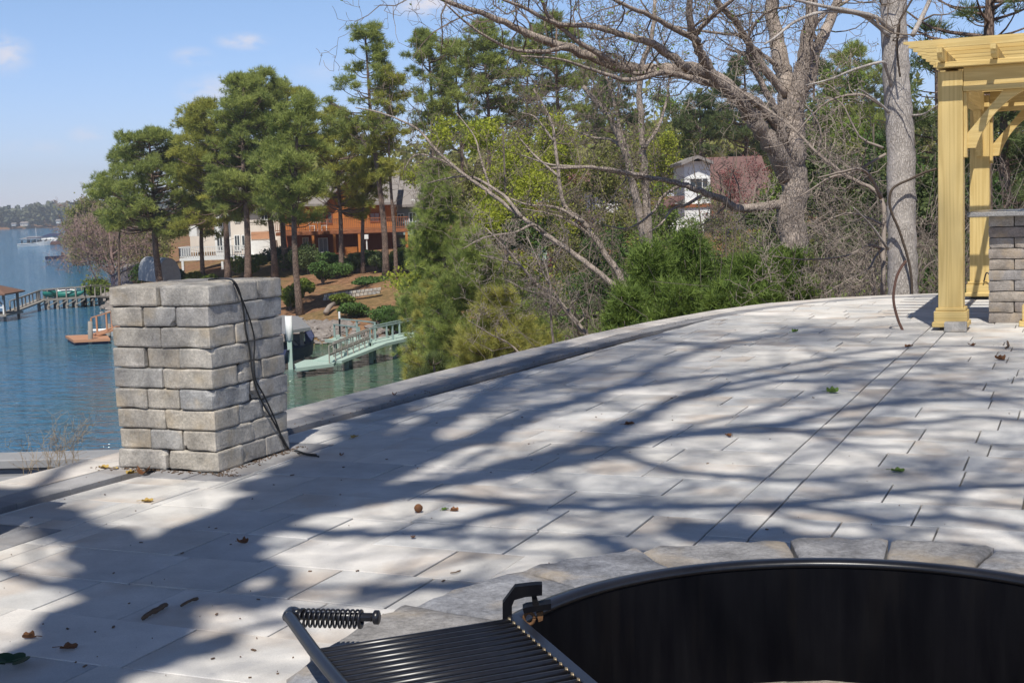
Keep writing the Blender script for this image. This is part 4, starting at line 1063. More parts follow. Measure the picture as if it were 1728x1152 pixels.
# ------------------------------------------------------------------ the tree behind the camera whose shadow lies on the patio
# its limbs are placed from their shadows: a shadow point on the paving and the height of the limb that casts it
YB = -1.8
def from_shadow(px, py, k=0.0, dy=0.0):
    g = onz(px, py, 0); H = (g[1]-YB-dy)/SH[1]
    H = H*(1+k); p = g[:2]-SH*H
    return np.array([p[0], p[1], H])
def shadow_tree():
    rg = np.random.default_rng(77); tb = MB(); tw = MB(); thick = []; thin = []
    limbs = [([(-60, 1330), (30, 1190), (140, 1105), (235, 1035), (300, 985), (360, 930)], .52, .30, 0),
             ([(345, 938), (400, 890), (470, 838), (535, 790), (590, 755), (628, 718), (650, 696), (690, 672), (760, 648), (860, 615), (980, 588), (1120, 562)], .27, .07, .12),
             ([(330, 950), (420, 885), (500, 838), (600, 800), (665, 770), (720, 725), (780, 690), (840, 655), (880, 625), (925, 595), (960, 578)], .24, .05, -.1),
             ([(430, 885), (550, 830), (700, 775), (800, 740), (850, 720), (900, 695), (975, 675), (1050, 650), (1130, 610), (1200, 585), (1260, 570)], .20, .05, .1),
             ([(470, 865), (600, 836), (750, 810), (900, 775), (1000, 745), (1100, 695), (1160, 668), (1250, 645), (1347, 628), (1444, 612), (1554, 604)], .13, .05, -.15),
             ([(500, 862), (650, 838), (775, 810), (880, 795), (1000, 770), (1130, 735), (1250, 722), (1347, 709), (1416, 692), (1499, 681), (1568, 676), (1728, 673), (1850, 665)], .12, .05, .1),
             ([(640, 838), (740, 838), (820, 845), (950, 855), (1150, 855), (1350, 848), (1500, 830), (1610, 824), (1760, 817)], .07, .04, -.2),
             ([(400, 905), (440, 893), (560, 897), (650, 900), (750, 892), (800, 880), (850, 862), (950, 850), (1050, 842)], .08, .03, .1),
             ([(600, 899), (720, 904), (860, 906), (1000, 905), (1150, 893), (1250, 880)], .04, .03, .1),
             ([(1130, 735), (1250, 728), (1360, 727), (1471, 720), (1582, 709), (1637, 703), (1728, 708), (1850, 712)], .07, .05, .1),
             ([(1350, 727), (1416, 745), (1471, 753), (1530, 752)], .05, .02, 0),
             ([(1050, 655), (1150, 640), (1250, 628), (1347, 612), (1444, 595), (1527, 587), (1620, 584), (1728, 590)], .07, .05, -.1),
             ([(1120, 680), (1250, 656), (1320, 642), (1416, 641), (1527, 642), (1630, 648), (1728, 655)], .07, .04, .1),
             ([(1440, 690), (1527, 673), (1610, 656), (1692, 645), (1790, 635)], .05, .03, .1),
             ([(1000, 745), (1120, 790), (1250, 805), (1330, 811), (1420, 806), (1500, 800), (1640, 790)], .06, .03, .15),
             ([(1150, 855), (1250, 852), (1360, 855), (1444, 866), (1500, 880), (1600, 872), (1728, 890)], .06, .04, .05),
             ([(880, 660), (960, 640), (1060, 605), (1150, 580), (1250, 576), (1370, 545)], .06, .04, 0),
             ([(1130, 735), (1190, 712), (1290, 690), (1380, 660), (1470, 630), (1580, 612)], .05, .03, 0),
             ([(560, 790), (640, 765), (690, 722), (760, 700), (850, 694), (940, 700)], .07, .03, 0),
             ([(620, 745), (600, 715), (560, 700), (530, 690)], .06, .03, 0),
             ([(660, 690), (620, 676), (590, 668)], .06, .02, 0),
             ([(640, 712), (585, 712), (545, 706), (505, 700)], .05, .02, 0),
             ([(270, 1010), (205, 960), (160, 915), (110, 882), (30, 856), (-60, 830), (-200, 800)], .30, .17, 0),
             ([(60, 868), (50, 835), (90, 800), (140, 776), (200, 758)], .07, .04, 0),
             ([(-80, 820), (0, 826), (50, 830), (100, 800)], .07, .04, 0),
             ([(250, 1010), (160, 1003), (110, 988), (60, 977), (0, 962), (-60, 950)], .06, .04, 0),
             ([(340, 960), (400, 965), (450, 962), (495, 958)], .07, .04, 0),
             ([(300, 1000), (380, 1010), (445, 1015), (470, 985), (480, 960)], .10, .05, 0),
             ([(200, 1110), (270, 1100), (340, 1095), (400, 1075)], .12, .04, 0),
             ([(1150, 893), (1290, 905), (1400, 918), (1520, 925), (1650, 935), (1790, 960)], .16, .10, 0),
             ([(1000, 905), (1060, 930), (1150, 940), (1300, 955)], .07, .05, 0),
             ([(1100, 1010), (1200, 990), (1400, 985), (1600, 1000), (1900, 1060)], .20, .14, 0),
             ([(600, 1000), (800, 985), (950, 1000), (1100, 1010)], .07, .05, 0),
             ]
    for pts, d0, d1, k in limbs:
        n = len(pts); P = np.array([from_shadow(px, py, k*(i/(n-1))) for i, (px, py) in enumerate(pts)])
        P = smooth_path(P, 5); R = np.linspace(d0/2, d1/2, len(P))*(1.68 if d0 < .3 else 1.1)
        P[1:-1] += rg.normal(0, 1, (len(P)-2, 3))*R[1:-1, None]*.25
        tb.tube(P, R, 10, wob=.12, rng=rg, rnd=.4)
        if d0 < .3:
            L = np.sum(np.linalg.norm(np.diff(P, axis=0), axis=1))
            for q in range(int(L*2.1)):
                u = rg.uniform(.45 if d0 > .15 else .15, 1); i = min(int(u*(len(P)-1)), len(P)-2); ax = unit(P[i+1]-P[i]); qn = unit(np.cross(ax, rg.normal(0, 1, 3)))
                sp_ = P[i][:2]+SH*P[i][2]
                if (sp_[0] > 2.9 and sp_[1] > 9.0) or (sp_[0] < -.6 and sp_[1] > 5.2 and sp_[1] < 7.3 and rg.random() < .7): continue
                grow(rg, P[i], unit(ax*.7+qn*.7), rg.uniform(.7, 2.4), min(R[i]*.55, .024), 3, thick, thin, bend=.5, kids=(2, 4), spread=.65, shrink=.66, rmin=.0055)
    # lower trunk down to the ground behind the camera
    top = from_shadow(-60, 1330); b = np.array([top[0]-.25, YB-.1, -.4])
    tb.tube(smooth_path([b, b+(top-b)*.06+Z3*.1, b+(top-b)*.5+np.array([.1, 0, 0]), top], 6), np.concatenate([[.55], np.linspace(.38, .26, 18)]), 14, wob=.08, rng=rg, rnd=.4)
    flush(tw, thick, thin)
    root = thing('bare_tree', b, 'big leafless tree behind the viewer, seen only as the branching shadow across the paving', 'tree')
    build('trunk', tb, M['bark_oak'], root, smooth=True); build('twigs', tw, M['twig'], root)
shadow_tree()

# ------------------------------------------------------------------ far wood across the lake
rg = np.random.default_rng(5)
mb = MB()
for k in range(420):
    px = rg.uniform(-260, 420); D = rg.uniform(1172, 1290); x = (px-864)/FPX*D
    h = rg.uniform(13, 20) + (3 if px > 60 else 0); w = rg.uniform(7, 13); z0 = WZ+max(0, D-1180)*.02
    n = 80; o = unit(rg.normal(0, 1, (n, 3)))*rg.random((n, 1))**.4*np.array([w/2, w/2, h*.5]); c = np.array([x, D, z0+h*.52])
    leaves(mb, c+o, 4.2, rg, rr=np.clip(rg.random()*.7+rg.random(n)*.3, 0, 1), aspect=.8)
tag(build('far_wood', mb, M['far_wood'], loc=(-500, 1250, WZ)), 'hazy line of woods on the far shore of the lake', 'wood', kind='stuff')
def small_house(px, py, w, h, D, label, roofc='roof_grey', wall='white_paint'):
    p = at(px, py, D); s = D/FPX; z = p[2]; W = w*s; Hh = h*s
    root = thing('house', p, label, 'house', 'small houses on the far shore')
    mb = MB(); mb.box(p+Z3*Hh*.3, (W, W*.7, Hh*.62)); build('wall', mb, M[wall], root)
    mb = MB(); a = W/2+.6; b = W*.35+.5
    V = [p+np.array([-a, -b, Hh*.61]), p+np.array([a, -b, Hh*.61]), p+np.array([a, b, Hh*.61]), p+np.array([-a, b, Hh*.61]), p+np.array([-a*.8, 0, Hh]), p+np.array([a*.8, 0, Hh])]
    mb.add(V, [np.array([[0, 1, 5, 4], [2, 3, 4, 5]]), np.array([[1, 2, 5], [3, 0, 4]]), np.array([[3, 2, 1, 0]])]); build('roof', mb, M[roofc], root)
    for i in (-.3, 0, .3):
        mb = MB(); mb.box(p+np.array([i*W, -W*.35-.03, Hh*.3]), (W*.12, .05, Hh*.26)); build('window', mb, M['glass'], root)
small_house(24, 381, 7, 5, 1168, 'tiny white house at the left of the far shore')
small_house(42, 381, 12, 7, 1168, 'tiny pale yellow house on the far shore above the marina', wall='cream')
small_house(99, 377, 7, 7, 1168, 'tiny white house at the right end of the far shore')

# ------------------------------------------------------------------ docks and boats out on the lake
def boat(p, L, ang, label, hull='white_paint', cover=None, group=None, mast=0, canopy=None):
    root = thing('motorboat', p, label, 'boat', group); d = np.array([cos(ang), sin(ang), 0]); s = np.array([-sin(ang), cos(ang), 0]); p = np.array(p, float)
    B = L*.3; st = [(-.5, .85, 0), (-.2, 1, 0), (.15, .95, .02), (.38, .6, .06), (.5, .04, .12)]
    V = []
    for u, w, r in st:
        for sg in (-1, 1):
            V.append(p+d*u*L+s*sg*w*B/2+Z3*(.09*L+r*L)); V.append(p+d*u*L+s*sg*w*B*.32-Z3*.05*L)
    V = np.array(V); Q = []
    for i in range(len(st)-1):
        a = i*4; b = a+4
        Q += [[a, b, b+1, a+1], [a+2, a+3, b+3, b+2], [a+1, b+1, b+3, a+3]]
    Q.append([0, 1, 3, 2])
    mb = MB(); mb.add(V, [np.array(Q)]); build('hull', mb, M[hull], root)
    mb = MB(); T = [[i*4, i*4+2, i*4+6, i*4+4] for i in range(len(st)-1)]; mb.add(V-Z3*.02*L, [np.array(T)]); build('deck', mb, M[cover or 'white_paint'], root)
    mb = MB(); mb.obox(p+d*.05*L+Z3*.15*L, d*.02*L, s*B*.35, Z3*.05*L); build('windscreen', mb, M['glass'], root)
    if canopy:
        mb = MB(); mb.obox(p-d*.1*L+Z3*.30*L, d*.25*L, s*B*.45, Z3*.012*L)
        for a_ in (-1, 1):
            for b_ in (-1, 1): mb.bar(p-d*.1*L+d*a_*.22*L+s*b_*B*.42+Z3*.08*L, p-d*.1*L+d*a_*.22*L+s*b_*B*.42+Z3*.29*L, .05, .05, up=(1, 0, 0))
        build('canopy', mb, M[canopy], root)
    if mast:
        mb = MB(); mb.tube([p+Z3*.1, p+Z3*mast], [.09, .05], 5); build('mast', mb, M['white_paint'], root)
    return root
def box_deck(mb, p, q, w, t, up=Z3): mb.bar(p, q, w, t)
# marina far out: sheds with boats
DM = 385
def shed(px, py, wpx, hpx, D, roofm, label):
    p = onz(px, py, WZ); p = at(px, py, D); p[2] = WZ; s = D/FPX; W = wpx*s; H = hpx*s
    root = thing('boat_shed', p, label, 'boat shed', 'covered boat slips of the far marina')
    for i in (-1, -.33, .33, 1):
        for j in (-3, 3): mb = MB(); mb.box(p+np.array([i*W*.48, j, H*.35-.3]), (.3, .3, H*.75)); build('post', mb, M['grey_wood'], root)
    mb = MB(); mb.box(p+Z3*(.55), (W, 7.5, .25)); build('deck', mb, M['grey_wood'], root)
    mb = MB(); a, b = W/2+.5, 4.2; z = H*.72
    V = [p+np.array([-a, -b, z]), p+np.array([a, -b, z]), p+np.array([a, b, z]), p+np.array([-a, b, z]), p+np.array([-a+1.5, 0, H]), p+np.array([a-1.5, 0, H])]
    mb.add(V, [np.array([[0, 1, 5, 4], [2, 3, 4, 5]]), np.array([[1, 2, 5], [3, 0, 4]]), np.array([[3, 2, 1, 0]])]); build('roof', mb, M[roofm], root)
shed(58, 411, 30, 15, 385, 'metal_roof', 'pale roofed boat shed at the open end of the far marina')
shed(92, 406, 26, 16, 410, 'navy', 'dark roofed boat shed in the middle of the far marina')
shed(84, 409, 18, 11, 395, 'white_paint', 'white roofed boat shed in front of the dark one at the far marina')
shed(118, 402, 26, 14, 425, 'cream', 'cream roofed boat shed nearest the shore at the far marina')
p0 = at(80, 410, 380); p0[2] = WZ; p1 = at(140, 410, 386); p1[2] = WZ
mb = MB(); mb.bar(p0+Z3*.5, p1+Z3*.5, 3.0, .9); tag(build('floating_dock', mb, M['red_brown'], loc=(p0+p1)/2), 'long red floating dock at the far marina', 'dock')
for i, (px, lab) in enumerate(((52, 'white cruiser moored at the open end of the far marina'), (62, 'white boat with a mast moored in the far marina'), (70, 'third white boat along the far marina dock'), (78, 'small white boat beside the red dock of the far marina'))):
    q = at(px, 411, 372+i*3); q[2] = WZ+.1; boat(q, 7, .3+i*.2, lab, group='boats moored at the far marina', mast=5 if i == 1 else 0, canopy='navy' if i % 2 else None)
q = onz(103, 437, WZ); boat(q+Z3*.1, 5.2, .1, 'small dark open motorboat alone on the water below the marina', hull='navy', cover='red_brown')
q2 = onz(112, 437, WZ)

# left dock: boathouse with a brown hip roof, gangway and wooden pier
def rail_run(mb, p, q, h=1.0, n=4, mid=True, post=.09, top=.10):
    p = np.array(p, float); q = np.array(q, float)
    for i in range(n+1):
        a = p+(q-p)*i/n; mb.box(a+Z3*h/2, (post, post, h))
    mb.bar(p+Z3*(h+.03), q+Z3*(h+.03), top, .05)
    if mid: mb.bar(p+Z3*h*.5, q+Z3*h*.5, .04, .09)
root = thing('boathouse', onz(-15, 540, WZ), 'boathouse with brown hip roof on posts at the left frame edge', 'boathouse')
c = onz(-22, 541, WZ); c[2] = WZ; W_, D_ = 3.6, 3.0
zt = at(20, 493, c[1])[2]; zr = at(0, 480, c[1])[2]
for sx in (-1, 0, 1):
    for sy in (-1, 1):
        mb = MB(); pz = c+np.array([sx*W_*.5, sy*D_*.45, 0]); mb.box(pz+Z3*((zt-WZ)/2-.3), (.16, .16, zt-WZ+.6)); build('post', mb, M['grey_wood'], root)
mb = MB()
for sx in (1,):
    pz = c+np.array([sx*W_*.5, -D_*.45, zt-WZ]); mb.bar(pz-Z3*.9, pz+np.array([-.8, 0, -.05]), .09, .09, up=(0, 1, 0))
build('brace', mb, M['grey_wood'], root)
mb = MB(); a, b = W_/2+.35, D_/2+.5
V = [c+np.array([-a, -b, zt-WZ]), c+np.array([a, -b, zt-WZ]), c+np.array([a, b, zt-WZ]), c+np.array([-a, b, zt-WZ]), c+np.array([-a*.45, 0, zt-WZ+.62]), c+np.array([a*.35, 0, zt-WZ+.62])]
V2 = [v-Z3*.1 for v in V[:4]]
mb.add(V+V2, [np.array([[0, 1, 5, 4], [2, 3, 4, 5], [0, 6, 7, 1], [1, 7, 8, 2], [2, 8, 9, 3], [3, 9, 6, 0], [9, 8, 7, 6]]), np.array([[1, 2, 5], [3, 0, 4]])]); build('roof', mb, M['brown_shingle'], root)
mb = MB(); mb.box(c+np.array([0, -.2, .45]), (W_+.6, D_+.4, .14)); build('deck', mb, M['grey_wood'], root)
mb = MB(); rail_run(mb, c+np.array([-W_/2, -D_*.5, .5]), c+np.array([W_*.5, -D_*.5, .5]), 1.0, 5); mb.bar(c+np.array([-.6, -D_/2, 2.2]), c+np.array([.3, -D_/2, .6]), .06, .06, up=(0, 1, 0)); build('railing', mb, M['white_paint'], root)
q = c+np.array([-.7, .2, .65]); boat(q, 5.0, 1.4, 'white boat stored inside the brown roofed boathouse')

zd = WZ+.75
A0 = onz(22, 534, WZ); A1 = onz(72, 522, WZ); A2 = onz(150, 517, WZ); A3_ = onz(200, 500, WZ)
A0[2] = WZ+.4; A1[2] = WZ+.75; A2[2] = WZ+.8; 
shore = at(205, 505, A2[1]+6); shore[2] = ground_z(shore[0], shore[1])+.6; shore = at(215, 503, 112)
root = thing('gangway', (A0+A1)/2, 'thin sloping gangway from the brown roofed boathouse to the wooden pier', 'gangway')
mb = MB(); mb.bar(A0, A1, .9, .12); build('walkway', mb, M['grey_wood'], root)
mb = MB()
for s_ in (-.45, .45): rail_run(mb, A0+np.array([0, s_, .05]), A1+np.array([0, s_, .05]), .7, 4, mid=False)
build('railing', mb, M['grey_wood'], root)
root = thing('wooden_pier', (A1+A2)/2, 'weathered wooden pier on posts with a handrail climbing to the left shore', 'pier')
mb = MB(); mb.bar(A1, A2, 1.6, .14); mb.bar(A2, shore, 1.6, .14); build('decking', mb, M['grey_wood'], root)
mb = MB()
for p, q, n in ((A1, A2, 5), (A2, shore, 5)):
    for i in range(n+1):
        a = p+(q-p)*i/n
        for s_ in (-.78, .78): m2_ = MB(); m2_.box([a[0], a[1]+s_, (a[2]+WZ)/2-.4], (.2, .2, abs(a[2]-WZ)+.9)); build('post', m2_, M['grey_wood'], root)
        if i < n: b = p+(q-p)*(i+1)/n; mb.bar([a[0], a[1]-.9, WZ+.25], [b[0], b[1]-.9, b[2]-.15], .07, .1, up=(0, 1, 0))
build('bracing', mb, M['grey_wood'], root)
mb = MB()
for s_ in (-.8, .8):
    rail_run(mb, A1+np.array([0, s_, .08]), A2+np.array([0, s_, .08]), .7, 5, mid=False); rail_run(mb, A2+np.array([0, s_, .08]), shore+np.array([0, s_, .08]), .8, 4, mid=False)
build('railing', mb, M['grey_wood'], root)
def kayak(p, L, ang, label, m_='teal_plastic'):
    p = np.array(p, float); d = np.array([cos(ang), sin(ang), 0]); t = np.linspace(0, 1, 11); r = .30*np.sin(pi*t)**.6+.015
    mb = MB(); mb.tube(p+d*((t-.5)*L)[:, None]+Z3*(.22*(2*t-1)**4)[:, None], r, 8); root = thing('kayak', p, label, 'kayak', 'kayaks stored on the wooden pier')
    build('hull', mb, M[m_], root, smooth=True); mb = MB(); mb.obox(p+Z3*.28, d*.42, np.cross(d, Z3)*.18, Z3*.03); build('cockpit', mb, M['navy'], root)
pm = A1+(A2-A1)*.12; kayak(pm+np.array([.3, -.2, .45]), 1.7, 1.2, 'teal kayak end-on at the near end of the wooden pier')
pm = A1+(A2-A1)*.55; kayak(pm+np.array([0, -.1, .30]), 2.8, .05, 'long teal kayak lying along the wooden pier')
kayak(pm+np.array([-.3, .3, .42]), 1.9, .06, 'white kayak on top of the teal one on the pier', 'white_paint')

# orange floating dock with its gangway
P1 = onz(125, 574, WZ); P2 = onz(184, 571, WZ); 
root = thing('floating_dock', (P1+P2)/2, 'new orange wooden floating dock low on the water left of the stone pillar', 'dock')
o1 = onz(110, 566, WZ+.3); o2 = onz(124, 574, WZ+.3); o3 = onz(186, 571, WZ+.3); o4 = onz(178, 563, WZ+.3)
mb = MB(); T = [o1, o2, o3, o4]; V = T+[v-Z3*.14 for v in T]
mb.add(V, [np.array([[0, 1, 2, 3], [7, 6, 5, 4], [0, 4, 5, 1], [1, 5, 6, 2], [2, 6, 7, 3], [3, 7, 4, 0]])]); build('decking', mb, M['orange_deck'], root)
mb = MB(); cc_ = sum(T)/4; V = [cc_+(v-cc_)*.9-Z3*.15 for v in T]+[cc_+(v-cc_)*.9-Z3*.45 for v in T]
mb.add(V, [np.array([[0, 1, 2, 3], [0, 4, 5, 1], [1, 5, 6, 2], [2, 6, 7, 3], [3, 7, 4, 0]])]); build('floats', mb, M['navy'], root)
g0 = onz(160, 565, WZ+.35); g1 = at(212, 545, g0[1]+1.0); g2 = g0+(g1-g0)*2.4; g2[2] = g0[2]+(g1[2]-g0[2])*1.9
root = thing('gangway', g0, 'orange wooden gangway with handrails rising from the orange floating dock behind the pillar', 'gangway')
mb = MB(); mb.bar(g0, g2, 1.0, .1); build('walkway', mb, M['orange_deck'], root)
mb = MB(); rail_run(mb, g0+np.array([0, -.5, 0]), g2+np.array([0, -.5, 0]), 1.0, 5, mid=False); rail_run(mb, g0+np.array([0, .5, 0]), g2+np.array([0, .5, 0]), 1.0, 5, mid=False); build('railing', mb, M['orange_deck'], root)
for px, yb, yt, lab in ((152, 581, 542, 'tall grey mooring pile at the front of the orange floating dock'), (183, 570, 546, 'short grey-green mooring pile beside the orange gangway')):
    b_ = onz(px, yb, WZ); t_ = at(px, yt, b_[1]); mb = MB(); mb.tube([b_-Z3*.8, t_], [.14, .13], 8)
    tag(build('mooring_pile', mb, M['grey_wood'], loc=b_, smooth=True), lab, 'pile', 'mooring piles of the orange dock')
boat(onz(197, 566, WZ)+Z3*.12, 3.2, .1, 'small white boat with blue trim tied behind the orange dock', cover='white_paint', hull='white_paint')

# boat lift shelter with flat grey roof right of the pillar
c = onz(475, 622, WZ); c[2] = WZ
zt = at(505, 556, c[1])[2]
root = thing('boat_shelter', c, 'grey sheet roof boat shelter on posts just right of the stone pillar', 'boat shelter')
R1 = at(522, 551, c[1]+1.5); R1[2] = zt+.15; s = c[1]/FPX
mb = MB(); fr = [at(440, 559, c[1]), at(486, 558, c[1]), at(524, 552, c[1]+1.2), at(503, 533, c[1]+4.5), at(440, 531, c[1]+4.5)]
n = len(fr); V = fr+[v-Z3*.14 for v in fr]; i = np.arange(n); j = (i+1) % n
mb.add(V, [i[None, :], (i+n)[::-1][None, :], np.stack([j, i, i+n, j+n], 1)]); build('roof', mb, M['metal_roof'], root)
mb = MB(); pb = at(511, 600, c[1]+1.6)
for ox, oy in ((0, 0), (-3, 2.6), (-3, -.5)): mb = MB(); mb.box([pb[0]+ox, pb[1]+oy, (WZ+zt)/2-.4], (.17, .17, zt-WZ+.9)); build('post', mb, M['grey_wood'], root)
mb = MB(); mb.bar([pb[0]-1.0, pb[1], zt-.1], [pb[0], pb[1], zt-1.1], .1, .1, up=(0, 1, 0)); build('brace', mb, M['grey_wood'], root)
pb = at(491, 620, c[1]-.4); mb = MB(); mb.box([pb[0], pb[1], WZ+.75], (.2, .2, 3.3)); mb2 = MB(); zt2 = at(491, 563, pb[1])[2]
mb2.tube([[pb[0], pb[1], WZ+2.4], [pb[0], pb[1], zt2-.3], [pb[0], pb[1], zt2-.08], [pb[0], pb[1], zt2]], [.16, .16, .13, .04], 10)
root = thing('mooring_pile', [pb[0], pb[1], WZ], 'pale green mooring pile with a white rounded cap right beside the stone pillar', 'pile')
build('pile', mb, M['teal_deck'], root); build('cap', mb2, M['white_paint'], root, smooth=True)
q = at(496, 607, c[1]+1.5); q[2] = WZ+.5; boat(q, 4.5, 1.35, 'dark covered boat on the lift under the grey sheet roof', hull='navy', cover='navy')
# pale teal dock
zt_ = WZ+.45
root = thing('teal_dock', onz(540, 615, WZ), 'pale teal floating platform with a gangway and raised pier reaching the rocky shore', 'dock')
def deckpoly(mb, pts, z, t=.14):
    fr = [onz(px, py, z) for px, py in pts]; n = len(fr); i = np.arange(n); j = (i+1) % n
    if area([f[:2] for f in fr]) < 0: fr = fr[::-1]
    V = fr+[v-Z3*t for v in fr]; mb.add(V, [i[None, :], (i+n)[::-1][None, :], np.stack([j, i, i+n, j+n], 1)])
mb = MB(); deckpoly(mb, [(497, 614), (500, 621), (532, 617), (563, 613), (568, 608), (540, 606), (514, 607)], zt_); deckpoly(mb, [(498, 620), (520, 622), (533, 619), (516, 616)], zt_-.2)
build('platform', mb, M['teal_deck'], root)
mb = MB(); g0 = onz(552, 610, zt_); g1 = at(628, 581, g0[1]+3.5)
mb.bar(g0, g1, 1.5, .12); g2 = at(735, 569, g1[1]+5); g2[2] = g1[2]+.12; mb.bar(g1, g2, 1.5, .14)
e0 = at(568, 578, g1[1]+3.0); e0[2] = g1[2]; mb.bar(g1+np.array([0, .9, 0]), e0, 1.4, .14)
build('walkway', mb, M['teal_deck'], root)
mb = MB()
for s_ in (-.72, .72): rail_run(mb, g0+np.array([.2, s_, 0]), g1+np.array([0, s_, 0]), .72, 7, mid=True, post=.05, top=.07)
build('gangway_rail', mb, M['grey_wood'], root)
mb = MB()
rail_run(mb, g1+np.array([0, .75, 0]), g2+np.array([0, .75, 0]), .75, 5, mid=False); rail_run(mb, g1+np.array([0, -.75, 0]), g2+np.array([0, -.75, 0]), .75, 3, mid=False); rail_run(mb, e0+np.array([0, -.6, 0]), g1+np.array([-.6, .3, 0]), .75, 2, mid=False); rail_run(mb, e0+np.array([0, 1.5, 0]), g1+np.array([0, 1.6, 0]), .85, 2, mid=False)
build('pier_rail', mb, M['teal_rail'], root)
for p in (g1, g1+(g2-g1)*.35, g1+(g2-g1)*.7, e0, g0+(g1-g0)*.45):
    for s_ in (-.7, .7): mb = MB(); mb.box([p[0], p[1]+s_, (p[2]+WZ)/2-.4], (.19, .19, abs(p[2]-WZ)+1.1)); build('pile', mb, M['teal_deck'], root)
b_ = at(575, 580, g1[1]+4.5); mb = MB(); mb.box([b_[0], b_[1], b_[2]+.3], (.09, .09, 2.6))
tag(build('flag_pole', mb, M['white_paint'], loc=b_), 'thin white pole standing behind the pale teal dock', 'pole')

# ------------------------------------------------------------------ rocky shore (riprap)
mb = MB(); rg = np.random.default_rng(31)
def rock(mb, c, s, rg):
    t = (1+5**.5)/2; V = np.array([(-1, t, 0), (1, t, 0), (-1, -t, 0), (1, -t, 0), (0, -1, t), (0, 1, t), (0, -1, -t), (0, 1, -t), (t, 0, -1), (t, 0, 1), (-t, 0, -1), (-t, 0, 1)])/1.9
    F = np.array([(0, 11, 5), (0, 5, 1), (0, 1, 7), (0, 7, 10), (0, 10, 11), (1, 5, 9), (5, 11, 4), (11, 10, 2), (10, 7, 6), (7, 1, 8), (3, 9, 4), (3, 4, 2), (3, 2, 6), (3, 6, 8), (3, 8, 9), (4, 9, 5), (2, 4, 11), (6, 2, 10), (8, 6, 7), (9, 8, 1)])
    V = V*(1+rg.normal(0, .16, V.shape))*np.array([rg.uniform(.8, 1.4), rg.uniform(.8, 1.3), rg.uniform(.5, .8)])*s
    mb.add(V+c, [F], rg.random())
segs = [(LAND[i], LAND[i+1]) for i in range(4, 14)]
for a, b in segs:
    L = np.linalg.norm(b-a); e = (b-a)/L; nrm = np.array([-e[1], e[0]])
    if not inpoly(np.array([(a+b)[0]/2+nrm[0]]), np.array([(a+b)[1]/2+nrm[1]]), LAND)[0]: nrm = -nrm
    wide = 4.2 if a[1] > 60 and a[1] < 80 else 2.0
    for k in range(int(min(L*wide*(16 if wide > 3 else 5.5), 1500 if wide > 3 else 520))):
        q = a+e*rg.uniform(0, L)+nrm*(rg.uniform(-.5, wide)); s = rg.uniform(.07, .23) if wide > 3 else rg.uniform(.2, .5)
        rock(mb, [q[0], q[1], ground_z(q[0], q[1])+s*.15 if rg.random() < 1 else 0], s, rg)
tag(build('riprap', mb, M['riprap'], loc=(-8, 73, WZ)), 'grey and brown broken rocks along the waterline of the cove', 'rocks', kind='stuff')

# ------------------------------------------------------------------ houses
def onD(px, py, D): return at(px, py, D)
def wallbox(root, name, x0, x1, y0, y1, D, depth, m_, lab=None):
    """a box whose front face spans the given pixels at distance D"""
    p = at(x0, y1, D); q = at(x1, y0, D); mb = MB(); z0, z1 = p[2], at((x0+x1)/2, y0, D)[2]
    mb.box([(p[0]+q[0])/2, D+depth/2, (z0+z1)/2], (q[0]-p[0], depth, z1-z0)); return build(name, mb, M[m_], root)
def window(root, x0, x1, y0, y1, D, fm='white_paint', gm='glass', mull=1, par=None):
    p = at(x0, y1, D-.04); q = at(x1, y0, D-.04); w = q[0]-p[0]; h = abs(q[2]-p[2]); c = (p+q)/2; t = .09
    mb = MB()
    for sx in (-1, 1): mb.box(c+np.array([sx*(w/2-t/2), 0, 0]), (t, .08, h))
    for sz in (-1, 1): mb.box(c+np.array([0, 0, sz*(h/2-t/2)]), (w-2*t-.004, .08, t))
    for k in range(mull): mb.box(c+np.array([w*((k+1)/(mull+1)-.5), 0, 0]), (t*.6, .07, h-2*t-.004))
    f = build('window', mb, M[fm], root)
    mb = MB(); mb.box(c+np.array([0, .03, 0]), (w-2*t, .03, h-2*t)); build('pane', mb, M[gm], f)
def balus(mb, p, q, h=1.0, step=.16, t=.045, cap=.11):
    p = np.array(p, float); q = np.array(q, float); L = np.linalg.norm(q-p); n = max(2, int(L/step))
    for i in range(n+1): mb.box(p+(q-p)*i/n+Z3*h*.5, (t, t, h-.06))
    mb.bar(p+Z3*h, q+Z3*h, cap, .07); mb.bar(p+Z3*.12, q+Z3*.12, .06, .07)
# orange-brown lake house
D = 120.0
root = thing('lake_house', at(590, 432, D), 'orange brown wooden house with a long balcony and grey shingle roof behind the pines', 'house')
wallbox(root, 'upper_wall', 478, 663, 343, 391, D, 9, 'siding_orange'); wallbox(root, 'lower_wall', 482, 660, 393, 436, D+1.4, 7.5, 'siding_rust')
mb = MB(); gl, gr, gp = at(548, 343, D-.2), at(622, 343, D-.2), at(585, 300, D-.2); dp = np.array([0, 9, 0])
mb.add([gl, gr, gp, gl+dp, gr+dp, gp+dp], [np.array([[0, 1, 2], [5, 4, 3]]), np.array([[0, 3, 4, 1]])]); build('gable_wall', mb, M['siding_orange'], root)
mb = MB()
def roofslab(mb, P, t=.22): 
    P = [np.array(v, float) for v in P]; n = len(P); V = P+[v-Z3*t for v in P]; i = np.arange(n); j = (i+1) % n
    mb.add(V, [i[None, :], (i+n)[::-1][None, :], np.stack([j, i, i+n, j+n], 1)])
e = at(618, 342, D-1.0); f = at(669, 341, D-1.0); g = f.copy(); g[1] += 6; g[2] = at(660, 286, D+4)[2]; h_ = e.copy(); h_[1] += 6; h_[2] = g[2]; roofslab(mb, [e, f, g, h_])
